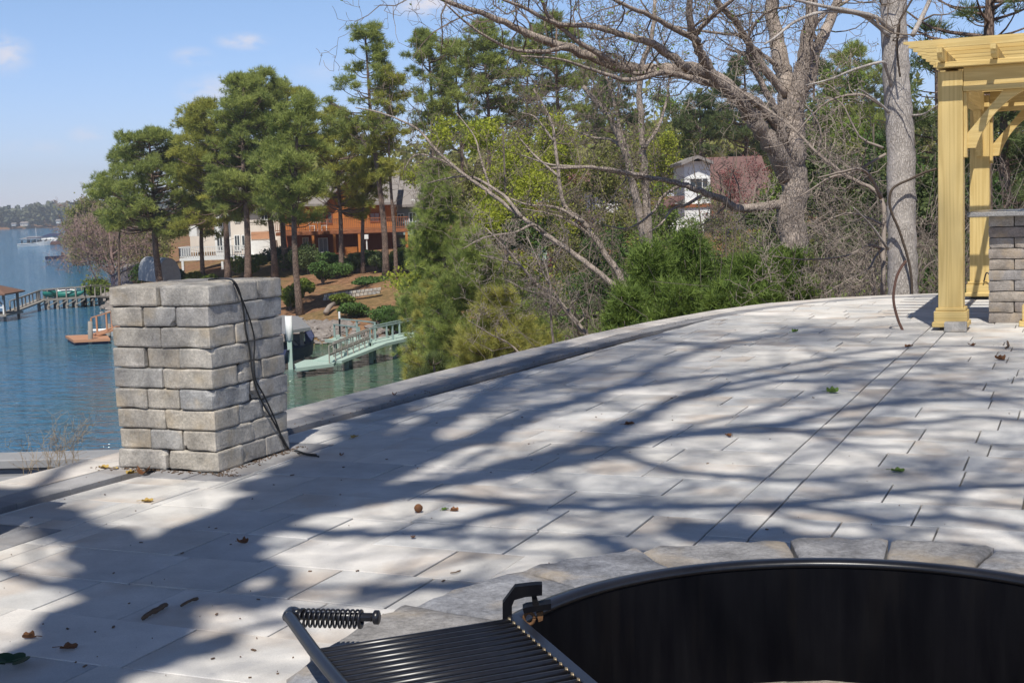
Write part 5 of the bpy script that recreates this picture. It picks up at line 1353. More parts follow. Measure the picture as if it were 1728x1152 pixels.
e2 = at(472, 344, D-.6); f2 = at(552, 344, D-.6); g2_ = f2.copy(); g2_[1] += 5; g2_[2] = at(550, 308, D+4)[2]; h2 = e2.copy(); h2[1] += 5; h2[2] = g2_[2]; roofslab(mb, [e2, f2, g2_, h2])
a_ = at(542, 346, D-.9); b_ = at(585, 298, D-.9); c_ = at(628, 346, D-.9); dd = np.array([0, 9.5, 0]); roofslab(mb, [a_, b_, b_+dd, a_+dd], .25); roofslab(mb, [b_, c_, c_+dd, b_+dd], .25)
build('roof', mb, M['roof_grey'], root)
dA = at(465, 392, D-2.6); dB = at(690, 391, D-2.6); zf = dA[2]; dB[2] = zf
mb = MB(); mb.box([(dA[0]+dB[0])/2, D-1.35, zf-.18], (dB[0]-dA[0], 2.6, .3)); build('balcony_floor', mb, M['rail_rust'], root)
mb = MB(); balus(mb, dA, dB, .95, .17, .05, .12); build('balcony_railing', mb, M['rail_rust'], root)
for px in (478, 528, 564, 606, 650, 686):
    p = at(px, 392, D-2.5); b = at(px, 434, D-2.5); mb = MB(); mb.box([p[0], D-2.5, (zf-.35+b[2]-.4)/2], (.22, .22, zf-.35-(b[2]-.4))); build('balcony_post', mb, M['siding_orange'], root)
window(root, 541, 551, 354, 378, D, 'siding_rust', 'glass'); window(root, 552, 561, 356, 378, D, 'siding_rust', 'glass', 0); window(root, 624, 641, 358, 375, D, 'siding_rust', 'curtain'); window(root, 492, 506, 352, 376, D, 'cream', 'curtain')
window(root, 538, 553, 401, 427, D+1.4, 'white_paint', 'curtain'); window(root, 511, 521, 400, 427, D+1.4, 'cream', 'curtain')
mb = MB()
for k in range(7): p = at(582, 418+k*2, D-2.6); q = at(603, 418+k*2, D-2.6); q[2] = p[2]; mb.bar(p, q, .05, .07)
build('lattice_panel', mb, M['siding_orange'], root)
def chair(p, ang, label, group):
    root = thing('patio_chair', p, label, 'chair', group); d = np.array([cos(ang), sin(ang), 0]); s = np.array([-sin(ang), cos(ang), 0]); p = np.array(p, float)
    mb = MB(); mb.obox(p+Z3*.43, d*.25, s*.25, Z3*.02); build('seat', mb, M['white_paint'], root)
    mb = MB(); mb.obox(p+Z3*.72-d*.26, d*.02, s*.24, Z3*.26); build('backrest', mb, M['white_paint'], root)
    for i in (-1, 1):
        for j in (-1, 1): mb = MB(); mb.box(p+d*i*.22+s*j*.22+Z3*.205, (.05, .05, .41)); build('leg', mb, M['white_paint'], root)
pz = at(536, 391, D-1.4); pz[2] = zf
chair(pz+np.array([-.45, 0, 0]), 0, 'left one of two white chairs on the orange house balcony', 'white balcony chairs'); chair(pz+np.array([.6, 0, 0]), pi, 'right one of two white chairs on the orange house balcony', 'white balcony chairs')
root = thing('balcony_table', pz, 'small white round table between the two balcony chairs', 'table'); mb = MB(); mb.tube([pz+Z3*.7, pz+Z3*.74], .38, 16); build('tabletop', mb, M['white_paint'], root); mb = MB(); mb.tube([pz, pz+Z3*.7], .05, 6); build('leg', mb, M['white_paint'], root)
# cream house with white deck
D = 126.0
root = thing('cream_house', at(430, 438, D), 'cream and white house with a white railed deck at the left of the orange one', 'house')
wallbox(root, 'wall', 392, 476, 338, 440, D, 9, 'cream'); wallbox(root, 'corner_wing', 364, 391, 344, 432, D+1, 7, 'white_paint'); wallbox(root, 'tan_band', 424, 458, 391, 404, D-.12, .1, 'orange_deck'); wallbox(root, 'lower_wing', 424, 464, 406, 430, D-1.2, 1.19, 'white_paint')
mb = MB(); e = at(358, 342, D-1); f = at(482, 337, D-1); f[2] = e[2]; g = f.copy(); g[1] += 6; g[2] += 2.6; h_ = e.copy(); h_[1] += 6; h_[2] += 2.6; roofslab(mb, [e, f, g, h_]); build('roof', mb, M['roof_grey'], root)
for x0, x1, y0, y1 in ((368, 376, 366, 384), (366, 376, 398, 424), (396, 404, 352, 376), (408, 418, 396, 420), (440, 452, 352, 372), (396, 405, 396, 424)): window(root, x0, x1, y0, y1, D-.02 if x0 > 390 else D+1, 'white_paint', 'glass')
dA = at(303, 436, D-5); dB = at(416, 434, D-5); dB[2] = dA[2]
mb = MB(); mb.box([(dA[0]+dB[0])/2, D-3, dA[2]-.12], (dB[0]-dA[0], 4, .24)); build('deck', mb, M['white_paint'], root)
mb = MB(); balus(mb, dA, dB, .95, .2, .06, .12); balus(mb, dA, dA+np.array([0, 4, 0]), .95, .2, .06, .12); build('deck_railing', mb, M['white_paint'], root)
for px in (308, 340, 375, 412): p = at(px, 436, D-4.9); mb = MB(); mb.box([p[0], D-4.9, p[2]-1.2], (.2, .2, 1.9)); build('deck_post', mb, M['white_paint'], root)
wallbox(root, 'chimney', 319, 331, 374, 399, D+3, 1.5, 'white_paint')
wallbox(root, 'low_wing', 322, 366, 398, 426, D+3, 4, 'cream')
# house behind the tall pines, with a teal balcony
D = 124.0
root = thing('grey_house', at(690, 430, D), 'pale grey house with a teal balcony railing half hidden right of the orange house', 'house')
wallbox(root, 'wall', 666, 742, 346, 432, D, 8, 'concrete'); mb = MB(); e = at(664, 346, D-.8); f = at(748, 344, D-.8); f[2] = e[2]; g = f.copy(); g[1] += 5; g[2] += 2.3; h_ = e.copy(); h_[1] += 5; h_[2] += 2.3; roofslab(mb, [e, f, g, h_]); build('roof', mb, M['roof_grey'], root)
window(root, 670, 682, 360, 376, D, 'white_paint'); window(root, 690, 702, 358, 376, D, 'white_paint'); window(root, 694, 700, 336, 346, D, 'white_paint')
dA = at(668, 393, D-2.2); dB = at(735, 393, D-2.2); dB[2] = dA[2]; mb = MB(); mb.box([(dA[0]+dB[0])/2, D-1.15, dA[2]-.1], (dB[0]-dA[0], 2.2, .22)); build('balcony_floor', mb, M['teal_rail'], root); mb = MB(); balus(mb, dA, dB, .9, .2, .06, .1); build('balcony_railing', mb, M['teal_rail'], root)
# white house with deck on the right
D = 92.0
root = thing('white_house', at(1215, 380, D), 'white timbered house with red roof and a small balustered deck behind the oak', 'house')
wallbox(root, 'tower', 1156, 1198, 272, 345, D, 6, 'white_paint'); wallbox(root, 'main_wall', 1199, 1304, 345, 400, D+1, 7, 'white_paint'); wallbox(root, 'lower_wall', 1128, 1198, 346, 408, D-.8, 6, 'white_paint')
mb = MB(); e = at(1194, 346, D-.2); f = at(1312, 343, D-.2); f[2] = e[2]; g = f.copy(); g[1] += 5.5; g[2] = at(1300, 262, D+5)[2]; h_ = e.copy(); h_[1] += 5.5; h_[2] = g[2]; roofslab(mb, [e, f, g, h_]); 
e = at(1120, 347, D-1.6); f = at(1155, 330, D-1.6); g = f.copy(); g[1] += 6; h_ = e.copy(); h_[1] += 6; roofslab(mb, [e, f, g, h_], .2)
build('roof', mb, M['red_brown'], root)
mb = MB(); p = at(1150, 274, D-.6); q = at(1204, 272, D-.6); m_ = at(1178, 262, D-.6); dp = np.array([0, 6.5, 0]); roofslab(mb, [p, m_, m_+dp, p+dp], .2); roofslab(mb, [m_, q, q+dp, m_+dp], .2); build('tower_roof', mb, M['roof_grey'], root)
window(root, 1163, 1196, 299, 319, D, 'white_paint', 'glass', 2); window(root, 1216, 1232, 358, 376, D+1, 'white_paint'); window(root, 1262, 1278, 356, 374, D+1, 'white_paint')
mb = MB(); 
for x0, y0, x1, y1 in ((1160, 345, 1196, 323), (1130, 348, 1198, 346), (1201, 358, 1300, 355)): mb.bar(at(x0, y0, D-.9), at(x1, y1, D-.9), .08, .22, up=(0, 0, 1))
build('timber_trim', mb, M['rail_rust'], root)
dA = at(1205, 378, D-5.5); dB = at(1256, 377, D-5.5); dB[2] = dA[2]; mb = MB(); mb.box([(dA[0]+dB[0])/2, D-3, dA[2]-.13], (dB[0]-dA[0], 5, .26)); build('deck', mb, M['grey_wood'], root)
mb = MB(); balus(mb, dA, dB, .85, .13, .05, .1); balus(mb, dB, dB+np.array([0, 4, 0]), .85, .13, .05, .1); build('deck_railing', mb, M['grey_wood'], root)
for px in (1206, 1228, 1255):
    p = at(px, 378, D-5.4); mb = MB(); mb.box([p[0], D-5.4, p[2]-1.6], (.16, .16, 2.9)); build('deck_post', mb, M['grey_wood'], root)
D = 105.0
root = thing('red_roofed_house', at(1000, 355, D), 'white house with dark red roof glimpsed through the branches left of the twin bare trunks', 'house')
wallbox(root, 'wall', 958, 1048, 318, 400, D, 7, 'white_paint'); mb = MB(); e = at(952, 319, D-.7); f = at(1054, 316, D-.7); f[2] = e[2]; g = f.copy(); g[1] += 5; g[2] = at(1050, 286, D+4.5)[2]; h_ = e.copy(); h_[1] += 5; h_[2] = g[2]; roofslab(mb, [e, f, g, h_]); build('roof', mb, M['red_brown'], root)
for x0 in (968, 994, 1020): window(root, x0, x0+12, 328, 346, D, 'white_paint')
D = 80.0
root = thing('green_shed', at(928, 412, D), 'pale green garden shed half hidden behind the leaning bare branches', 'shed')
wallbox(root, 'wall', 908, 944, 366, 440, D, 2.4, 'teal_deck'); mb = MB(); p = at(902, 367, D-.3); q = at(950, 366, D-.3); q[2] = p[2]; m_ = (p+q)/2+Z3*.55; dp = np.array([0, 3, 0]); roofslab(mb, [p, m_, m_+dp, p+dp], .08); roofslab(mb, [m_, q, q+dp, m_+dp], .08); build('roof', mb, M['roof_grey'], root)
mb = MB(); p = at(940, 368, D-.05); q = at(940, 411, D-.05); mb.bar(p, q, .12, .05, up=(0, 1, 0)); build('door_frame', mb, M['white_paint'], root)
# arched boat cover
D = 112.0
root = thing('storage_tent', at(270, 474, D), 'grey corrugated arched storage tent with a tan end wall, behind the stone pillar', 'tent')
c0_ = at(287, 476, D); Wd = 19/FPX*D; hh = at(287, 435, D)[2]-c0_[2]; n = 14; an = np.linspace(0, pi, n)
prof = np.stack([np.cos(an)*Wd, np.zeros(n), np.sin(an)**.75*hh], 1); off = np.array([-52/FPX*D, 3.2, .1])
V = np.concatenate([c0_+prof, c0_+prof*np.array([1, 1, 1])+off]); i = np.arange(n-1); mb = MB(); mb.add(V, [np.stack([i, i+1, i+1+n, i+n], 1)]); build('arched_cover', mb, M['corrugated'], root)
mb = MB(); mb.poly(list((c0_+prof*.99+off*.02)[::-1])); build('end_wall', mb, M['tan_cloth'], root)
# yard wall, fallen log, lamp, picket fence
p = at(545, 497, 84); q = at(642, 490, 84); p[2] = ground_z(p[0], p[1])+.15; q[2] = ground_z(q[0], q[1])+.15
mb = MB(); rg = np.random.default_rng(9)
for k in range(14):
    for j in range(2): a = p+(q-p)*(k+.5+.25*j)/14; stone(mb, a+Z3*(.12+.2*j), (q-p)/28*.96, np.array([0, .18, 0]), Z3*.095, rg, rad=.03, rough=.01, n=(3, 2, 2), rnd=rg.random())
tag(build('garden_wall', mb, M['block'], loc=(p+q)/2), 'low grey stone garden wall across the brown slope below the orange house', 'wall')
p = at(549, 516, 78); p[2] = ground_z(p[0], p[1])+.2; q = at(563, 507, 79.5); q[2] = ground_z(q[0], q[1])+.35
mb = MB(); mb.tube([p, (p+q)/2+Z3*.1, q], [.16, .15, .13], 8); tag(build('log', mb, M['twig_pale'], loc=(p+q)/2, smooth=True), 'short pale log lying on the brown slope above the rocks', 'log')
p = at(620, 436, 110); p[2] = ground_z(p[0], p[1]); root = thing('lamp_post', p, 'small white garden lamp post in front of the orange house', 'lamp post')
mb = MB(); mb.tube([p, p+Z3*1.7], .06, 6); build('post', mb, M['white_paint'], root); mb = MB(); mb.box(p+Z3*1.9, (.32, .32, .36)); build('lantern', mb, M['white_paint'], root)
p = at(188, 482, 118); q = at(238, 462, 132)
root = thing('picket_fence', p, 'dark metal fence on the bank left of the arched tent', 'fence'); mb = MB()
for k in range(26):
    a = p+(q-p)*k/25; z = ground_z(a[0], a[1]); mb.box([a[0], a[1], z+.9], (.06, .06, 1.8))
build('pickets', mb, M['navy'], root); mb = MB(); a = p.copy(); b = q.copy(); a[2] = ground_z(a[0], a[1])+1.7; b[2] = ground_z(b[0], b[1])+1.7; mb.bar(a, b, .07, .07); build('top_rail', mb, M['navy'], root)

# ------------------------------------------------------------------ the near grey trunk at the patio edge
traced('grey_trunk_tree', 'tall straight grey barked tree trunk right behind the patio edge, left of the pergola', 'tree',
       [([(1523, 515), (1523, 450), (1521, 380), (1521, 300), (1518, 220), (1513, 130), (1509, 60), (1507, -20), (1503, -160)], 50, 42, .2),
        ([(1536, 512), (1537, 480), (1532, 440), (1526, 400)], 24, 8, 0, -.05),
        ([(1508, 512), (1509, 485), (1512, 450)], 18, 6, 0, -.05),
        ([(1506, 52), (1478, 30), (1440, 20), (1395, 12), (1350, 2), (1300, -12)], 9, 4, -.8),
        ([(1500, 60), (1461, 29), (1422, 20), (1380, 22), (1340, 38), (1310, 62), (1290, 75)], 8, 3, -1.0),
        ([(1505, 145), (1495, 115), (1487, 105), (1440, 118), (1400, 134), (1360, 144)], 7, 2, -.8),
        ([(1540, 60), (1560, 20), (1580, -30), (1590, -90)], 9, 5, .5), ([(1500, 190), (1485, 175), (1462, 158), (1448, 150)], 5, 2, -.5),
        ([(1540, 195), (1560, 192), (1585, 175)], 4, 1.5, -.3), ([(1498, 420), (1470, 380), (1440, 350)], 5, 2, -.6)],
       17.6, 'bark_grey', 'twig', seed=4, twigs=1.0, tw_len=.42, tdepth=2, gnarl=.12, rmin=.0035, twig_zmin=2.0)
mb = MB(); Dv = 17.35
mb.tube(smooth_path([at(x, y, Dv) for x, y in ((1539, 505), (1538, 470), (1533, 440), (1526, 415), (1516, 385), (1505, 360), (1501, 340), (1504, 322), (1515, 312), (1535, 303), (1558, 292), (1580, 285))]), .017, 6)
mb.tube(smooth_path([at(x, y, Dv+.03) for x, y in ((1519, 130), (1515, 100), (1514, 70), (1517, 40), (1530, 15), (1545, -10))]), .014, 6)
tag(build('vine', mb, M['vine'], loc=at(1539, 505, Dv), smooth=True), 'dark woody vine curling round the tall grey trunk', 'vine')

# ------------------------------------------------------------------ big oak and its spreading limbs
traced('oak_tree', 'large leafless oak with a forked trunk and long limbs reaching left across the sky', 'oak tree',
       [([(1336, 560), (1338, 420), (1340, 340), (1337, 260), (1332, 205)], 50, 42, 0),
        ([(1333, 225), (1328, 150), (1316, 100), (1305, 40), (1298, -60)], 36, 20, .8),
        ([(1338, 215), (1350, 130), (1366, 60), (1372, -60)], 32, 18, -.5),
        ([(1345, 180), (1362, 130), (1382, 75), (1402, 30), (1430, -50)], 24, 14, 1.5),
        ([(1330, 300), (1305, 250), (1276, 205), (1246, 168), (1212, 135), (1165, 116), (1110, 119), (1040, 112), (965, 82), (900, 62), (840, 32), (770, 8), (700, -20)], 33, 4, -5),
        ([(1338, 300), (1318, 225), (1290, 190), (1262, 165), (1225, 148), (1180, 136), (1120, 122), (1070, 124)], 22, 6, -3),
        ([(1250, 170), (1205, 128), (1185, 96), (1172, 70), (1165, 40), (1162, -20)], 19, 9, -1.5, -2),
        ([(1180, 70), (1140, 50), (1100, 28), (1060, 12), (1010, -15)], 10, 4, -2, -3),
        ([(1172, 60), (1200, 30), (1230, 5), (1262, -25)], 8, 5, -1, -3),
        ([(1160, 116), (1110, 80), (1060, 62), (1000, 45), (940, 40), (880, 12), (830, -8)], 13, 3, -3, -3),
        ([(1040, 108), (1000, 85), (955, 55), (925, 25), (910, -10)], 9, 4, -1.5, -4),
        ([(960, 80), (905, 88), (850, 78), (795, 45), (750, 5)], 7, 2, -1.5, -4),
        ([(1120, 122), (1060, 135), (1000, 118), (945, 100), (880, 95)], 8, 2, -2, -3.5),
        ([(1326, 160), (1290, 118), (1262, 70), (1240, 35), (1215, 10), (1190, -25)], 15, 7, -2),
        ([(1310, 110), (1272, 80), (1245, 60), (1200, 55), (1140, 45)], 8, 3, -2),
        ([(1322, 210), (1300, 170), (1276, 125), (1263, 95), (1250, 90), (1225, 82)], 14, 3, -1),
        ([(1262, 95), (1262, 70), (1275, 40), (1300, 18), (1340, 10)], 7, 3, -1, -1),
        ([(1372, 45), (1395, 20), (1420, 8), (1460, -20)], 8, 5, 1),
        ([(1350, 160), (1372, 140), (1378, 105), (1368, 80)], 7, 4, -.5, -.5),
        ([(1352, 352), (1310, 346), (1262, 352), (1240, 350), (1222, 338), (1190, 326), (1150, 312), (1100, 300), (1050, 290), (1000, 283), (930, 284)], 17, 4, -1.5),
        ([(1150, 312), (1120, 330), (1100, 360), (1060, 385), (1020, 380)], 6, 2, -1),
        ([(1190, 326), (1160, 345), (1135, 352), (1118, 375), (1095, 392)], 6, 2, -1),
        ], 30, 'bark_oak', 'twig', seed=11, twigs=1.7, tw_len=.38, tdepth=3, rmin=.004, yjit=1.0, leaf='bud_green', leafn=900, leafs=.07, up=.14)

# twin bare trees and the leaning limbs
traced('twin_trunk_tree', 'bare tree with two slender grey brown trunks standing among the bushes', 'tree',
       [([(1098, 520), (1092, 430), (1080, 370), (1068, 310), (1052, 250), (1034, 210), (1012, 178), (984, 146)], 16, 8, 0),
        ([(1102, 520), (1098, 430), (1090, 340), (1086, 260), (1080, 190), (1082, 120), (1100, 60), (1105, 0)], 17, 6, .5),
        ([(1075, 345), (1062, 270), (1045, 210), (1030, 150), (1015, 110)], 9, 4, 1),
        ([(1086, 300), (1040, 290), (990, 282), (930, 278), (880, 262)], 8, 2, -1),
        ([(1088, 250), (1110, 215), (1125, 170), (1130, 120)], 7, 3, 1), ([(1052, 250), (1030, 235), (1000, 232), (960, 215)], 6, 2, 1)],
       46, 'bark_oak', 'twig', seed=21, twigs=1.6, tw_len=.28, tdepth=3, rmin=.007, leaf='bud_green', leafn=1200, leafs=.10)
traced('leaning_bare_tree', 'long bare tree leaning far left, its pale limb crossing the young pine', 'tree',
       [([(1070, 520), (1035, 480), (985, 440), (930, 402), (880, 366), (830, 328), (775, 288), (735, 252), (700, 215), (640, 190), (600, 182)], 11, 2, 3),
        ([(880, 366), (850, 330), (800, 300), (760, 300), (720, 310)], 7, 2, 1.5, 1), ([(830, 328), (812, 270), (800, 230), (770, 190)], 5, 1.5, 1, 2),
        ([(930, 402), (900, 380), (870, 392), (820, 400), (780, 420)], 6, 2, -1, 1), ([(775, 288), (740, 268), (700, 262), (680, 290)], 5, 1.5, 0, 2.5)],
       35, 'bark_oak', 'twig', seed=31, twigs=2.0, tw_len=.24, tdepth=3, rmin=.005)
traced('slanting_bare_tree', 'bare tree slanting up behind the cedar bushes with a fine crown of twigs', 'tree',
       [([(1062, 520), (1045, 465), (1015, 420), (985, 375), (952, 345), (940, 270), (930, 205), (900, 150)], 13, 3, 1),
        ([(985, 375), (940, 350), (890, 345), (850, 330)], 6, 2, 1), ([(945, 300), (900, 260), (870, 225)], 5, 1.5, 1), ([(935, 240), (905, 200), (880, 190)], 4, 1.5, 0),
        ([(1015, 420), (1000, 400), (960, 372), (925, 360), (880, 352)], 6, 2, 1)],
       38, 'bark_oak', 'twig', seed=32, twigs=3.0, tw_len=.26, tdepth=3, rmin=.005, leaf='bud', leafn=500, leafs=.07)
traced('dead_branches', 'tangle of dead pale branches sticking up over the patio edge by the young pine', 'branches',
       [([(1005, 585), (975, 545), (945, 510), (905, 478), (862, 428), (820, 385)], 7, 2.5, 1), ([(935, 590), (930, 540), (928, 480), (915, 430)], 5, 2, 0),
        ([(890, 610), (860, 580), (830, 565), (790, 540)], 4, 1.5, 0), ([(905, 478), (880, 450), (850, 440), (810, 430)], 4, 1.5, 0), ([(975, 545), (940, 500), (915, 455), (890, 400)], 5, 1.5, 1),
        ([(990, 570), (950, 520), (930, 500), (890, 490), (850, 470)], 4, 1.5, 0)],
       29, 'twig_pale', 'twig_pale', seed=33, twigs=4.5, tw_len=.20, tdepth=3, rmin=.004, base=at(1005, 590, 29))

# ------------------------------------------------------------------ thicket of bare bushes right of the oak
traced('arching_bare_tree', 'bare bush arching left from the foot of the tall grey trunk', 'bush',
       [([(1490, 500), (1490, 420), (1487, 334), (1430, 297), (1380, 259), (1335, 214), (1280, 175), (1230, 140), (1180, 112)], 9, 2, 2),
        ([(1487, 334), (1470, 300), (1452, 285), (1420, 290), (1380, 300)], 7, 2, -1), ([(1495, 417), (1480, 430), (1463, 456), (1426, 475), (1386, 500)], 5, 1.5, -1),
        ([(1487, 420), (1466, 414), (1426, 432), (1362, 438), (1301, 432)], 5, 1.5, -1), ([(1380, 259), (1385, 225), (1370, 190), (1350, 170)], 5, 1.5, 0),
        ([(1490, 180), (1450, 160), (1400, 170), (1365, 200), (1330, 240), (1290, 250)], 5, 1.5, 0), ([(1490, 250), (1450, 230), (1420, 175), (1390, 165)], 5, 1.5, 0),
        ([(1495, 260), (1440, 290), (1400, 300), (1350, 330), (1310, 330)], 5, 1.5, 0), ([(1492, 380), (1440, 360), (1400, 370), (1350, 400)], 4, 1.2, 0)],
       20, 'twig_pale', 'twig_pale', seed=41, twigs=4.0, tw_len=.32, tdepth=3, rmin=.0035, base=at(1490, 505, 20))
def bare_bush(px, D, top, spread_px, label, seed, m_='twig', n=6, group='leafless bushes in the thicket', depth=4):
    rg = np.random.default_rng(seed); b = at(px, 500, D); gz = ground_z(b[0], b[1]); b[2] = gz; H = at(px, top, D)[2]-gz; S = spread_px/FPX*D
    thick = []; thin = []; mb = MB()
    for k in range(n):
        an = rg.random()*6.28; q = rg.uniform(.1, 1)
        d = unit(np.array([cos(an)*S*q, sin(an)*S*q*.7, H*.8])); grow(rg, b+np.array([rg.normal(0, .25), rg.normal(0, .25), -.1]), d, H*rg.uniform(.45, .75), rg.uniform(.012, .03)*(D/22), depth, thick, thin, bend=.55, up=.06, nseg=6, kids=(2, 4), spread=.7, shrink=.55, rmin=.0034*(D/22))
    root = thing('bare_bush', b, label, 'bush', group); flush(mb, thick, thin); build('stems', mb, M[m_], root)
for i, (px, D, top, sp, lab, m_) in enumerate(((1385, 25, 300, 70, 'bare bush just left of the grey trunk foot, behind the cedars', 'twig'), (1450, 23, 280, 70, 'tall tangled bare bush touching the tall grey trunk', 'twig_pale'), (1310, 33, 260, 90, 'bare twiggy bush in front of the oak trunk', 'twig'),
        (1420, 34, 200, 100, 'tall bare bush behind the thicket between oak and grey trunk', 'twig_dark'), (1570, 24, 330, 60, 'bare bush between the grey trunk and the pergola post', 'twig'), (1640, 26, 300, 70, 'bare bush seen between the two left pergola posts', 'twig_dark'), (905, 40, 430, 60, 'bare bush low between the young pine and the cedars', 'twig'), (990, 40, 330, 90, 'bare bush behind the slanting tree', 'twig'), (1480, 26, 330, 60, 'dark bare bush directly behind the tall grey trunk', 'twig_dark'), (1350, 22, 380, 60, 'low bare bush rising from the rightmost cedar', 'twig_pale'))):
    bare_bush(px, D, top, sp, lab, 100+i, m_)

# ------------------------------------------------------------------ cedars along the patio edge
def cedar(px, D, top, rad, label, seed, m_='cedar', n=2600, squash=1.0):
    rg = np.random.default_rng(seed); b = at(px, 520, D); gz = ground_z(b[0], b[1]); b[2] = gz; H = at(px, top, D)[2]-gz; R = rad/FPX*D
    root = thing('cedar_bush', b, label, 'cedar', 'dark green cedars behind the patio edge')
    thick = []; tb = MB(); cn = MB(); C = []; A = []; RR = []
    nb = int(n/26)
    for k in range(nb):
        u = rg.random()**.8; z0 = H*(.08+.82*u); an = rg.random()*6.28; rr = R*(1-u**1.6)**.6*rg.uniform(.6, 1.1)+.12
        s = b+np.array([0, 0, z0*.72]); e = b+np.array([cos(an)*rr, sin(an)*rr*squash, z0+rg.uniform(.0, .35)*rr])
        P = smooth_path([s, (s+e)/2-Z3*.06*rr, e], 4); thick.append((P, np.linspace(.02, .005, len(P))))
        m_n = 26; t = rg.random(m_n)**.6; idx = np.clip((t*(len(P)-1)).astype(int), 0, len(P)-2); base_ = P[idx]
        d = unit(e-s); side = unit(rg.normal(0, 1, (m_n, 3))+np.array([0, 0, .35])); ln_ = .28*(R/1.0)**.3
        c = base_ + side*rg.uniform(.02, ln_, (m_n, 1)); C.append(c); A.append(unit(side*.8+d*.6+np.array([0, 0, .45]))); RR.append(np.clip(rg.random()*.6+rg.random(m_n)*.4, 0, 1))
    tb.tube([b-Z3*.2, b+Z3*H*.5, b+Z3*H*.85], [.05, .035, .01], 7); flush(tb, thick, [])
    C = np.concatenate(C); needles(cn, C, np.concatenate(A), 16, .17, .017*(D/22), rg, .75, np.concatenate(RR))
    build('trunk', tb, M['twig_dark'], root, smooth=True); build('foliage', cn, M[m_], root)
for i, (px, D, top, rad, lab, n) in enumerate(((1166, 25, 342, 46, 'tallest dark green cedar, in front of the white house', 3400), (1100, 24, 380, 62, 'broad cedar left of the tallest one', 3800), (1060, 22.5, 455, 55, 'low cedar hugging the patio edge at the left end of the row', 2600),
        (1265, 22.5, 400, 58, 'bright green cedar right of the little deck', 3400), (1330, 24, 392, 48, 'rightmost cedar of the row beside the thicket', 2600), (1150, 21.5, 440, 66, 'low feathery cedar at the foot of the tallest one', 2600), (1215, 30, 420, 60, 'shaded cedar under the little deck', 2400), (1225, 21, 455, 50, 'low light green cedar spilling over the patio edge', 2400), (1300, 21.2, 470, 42, 'low cedar under the rightmost one', 1800))):
    cedar(px, D, top, rad, lab, 200+i, n=n)

# ------------------------------------------------------------------ young pines on the bank
def young_pine(px, D, top, rad, label, seed, m_, zb=None, dens=1.0, bot=None):
    rg = np.random.default_rng(seed); b = at(px, 600, D); gz = ground_z(b[0], b[1]) if zb is None else zb; b[2] = gz; H = at(px, top, D)[2]-gz; R = rad/FPX*D
    root = thing('young_pine', b, label, 'pine tree', 'young bright pines by the cove'); tb = MB(); cn = MB(); thick = []; thin = []; C = []; A = []; RR = []
    tb.tube([b-Z3*.3, b+Z3*H*.5+np.array([.1, 0, 0]), b+Z3*(H-.1)], [.11, .07, .012], 8)
    nw = int(H/.36)
    for w in range(nw):
        z = H*(.12+.88*(w/nw)**.9); Rw = R*(1-(z/H)**1.35)**.75+.12
        for k in range(rg.integers(5, 8)):
            an = rg.random()*6.28; L = Rw*rg.uniform(.65, 1.12); s = b+Z3*z; e = s+np.array([cos(an)*L, sin(an)*L, L*rg.uniform(.12, .5)])
            P = smooth_path([s, s*.5+e*.5-Z3*.06*L, e], 4); thick.append((P, np.linspace(.022, .008, len(P))))
            nt = int(max(3, L/.13)*dens*2.2)
            for q in range(nt):
                t = rg.uniform(.3, 1) if q else 1; i = min(int(t*(len(P)-1)), len(P)-2); bp = P[i]+(P[i+1]-P[i])*rg.random()
                sd = unit(rg.normal(0, 1, 3)+np.array([0, 0, .4])); l = rg.uniform(.05, .34)*min(1, L); te = bp+sd*l; thin.append((bp, te, .007, .004))
                C.append(te); A.append(sd+np.array([0, 0, .6])+unit(e-s)*.5); RR.append(rg.random())
    flush(tb, thick, thin); needles(cn, np.array(C), np.array(A), 40, .24, .0095*(D/36), rg, .62, np.array(RR))
    build('trunk', tb, M['twig_dark'], root, smooth=True); build('foliage', cn, M[m_], root)
young_pine(752, 46, 262, 90, 'tall bright green young pine with long soft needles left of the leaning bare limb', 301, 'needle_young', dens=1.25)
young_pine(806, 41, 385, 112, 'bushy young pine below the tall one, right of its trunk', 302, 'needle_young', dens=1.2)
young_pine(738, 44, 470, 66, 'olive tinted low young pine leaning over the end of the teal dock', 303, 'needle_olive', dens=1.2)
young_pine(845, 34, 480, 104, 'olive young pine rising directly behind the patio edge', 304, 'needle_olive', dens=1.3)
young_pine(890, 36, 505, 74, 'smaller young pine right of the olive one beside the dead branches', 305, 'needle_young', dens=1.1)
young_pine(730, 31, 592, 44, 'dark low pine bough poking above the patio edge over the water', 306, 'needle_dark', dens=1.2)
young_pine(690, 72, 505, 40, 'low green pine scrub on the bank above the teal dock', 307, 'shrub', dens=.9)

# ------------------------------------------------------------------ tall pines on the left bank
PG = 'tall pines along the far bank'
pine(270, 470, 110, 222, 395, 100, 'leftmost tall pine, broad and bushy, in front of the arched tent', 401, m_='needle', trunk_r=.30, dens=1.15, cx=262, shape='round', leftbias=.0)
pine(203, 470, 116, 262, 372, 42, 'lower left lobe pine overhanging the bare shoreline tree', 402, m_='needle', dens=.9, trunk_r=.12, cx=215)
pine(386, 465, 106, 172, 378, 82, 'pine with a dark trunk rising behind the left half of the stone pillar', 403, m_='needle_yellow', trunk_r=.26, dens=1.1, cx=372)
pine(418, 466, 102, 130, 368, 78, 'second pine from the left behind the pillar, with a round tall crown', 404, trunk_r=.28, dens=1.2, cx=428)
pine(462, 466, 104, 124, 360, 74, 'tall dense pine rising above the right half of the pillar', 405, trunk_r=.27, dens=1.2, cx=455, m_='needle')
pine(481, 470, 108, 138, 350, 72, 'dark trunked pine close behind the tall dense one', 406, trunk_r=.26, dens=1.0, cx=500, m_='needle_yellow')
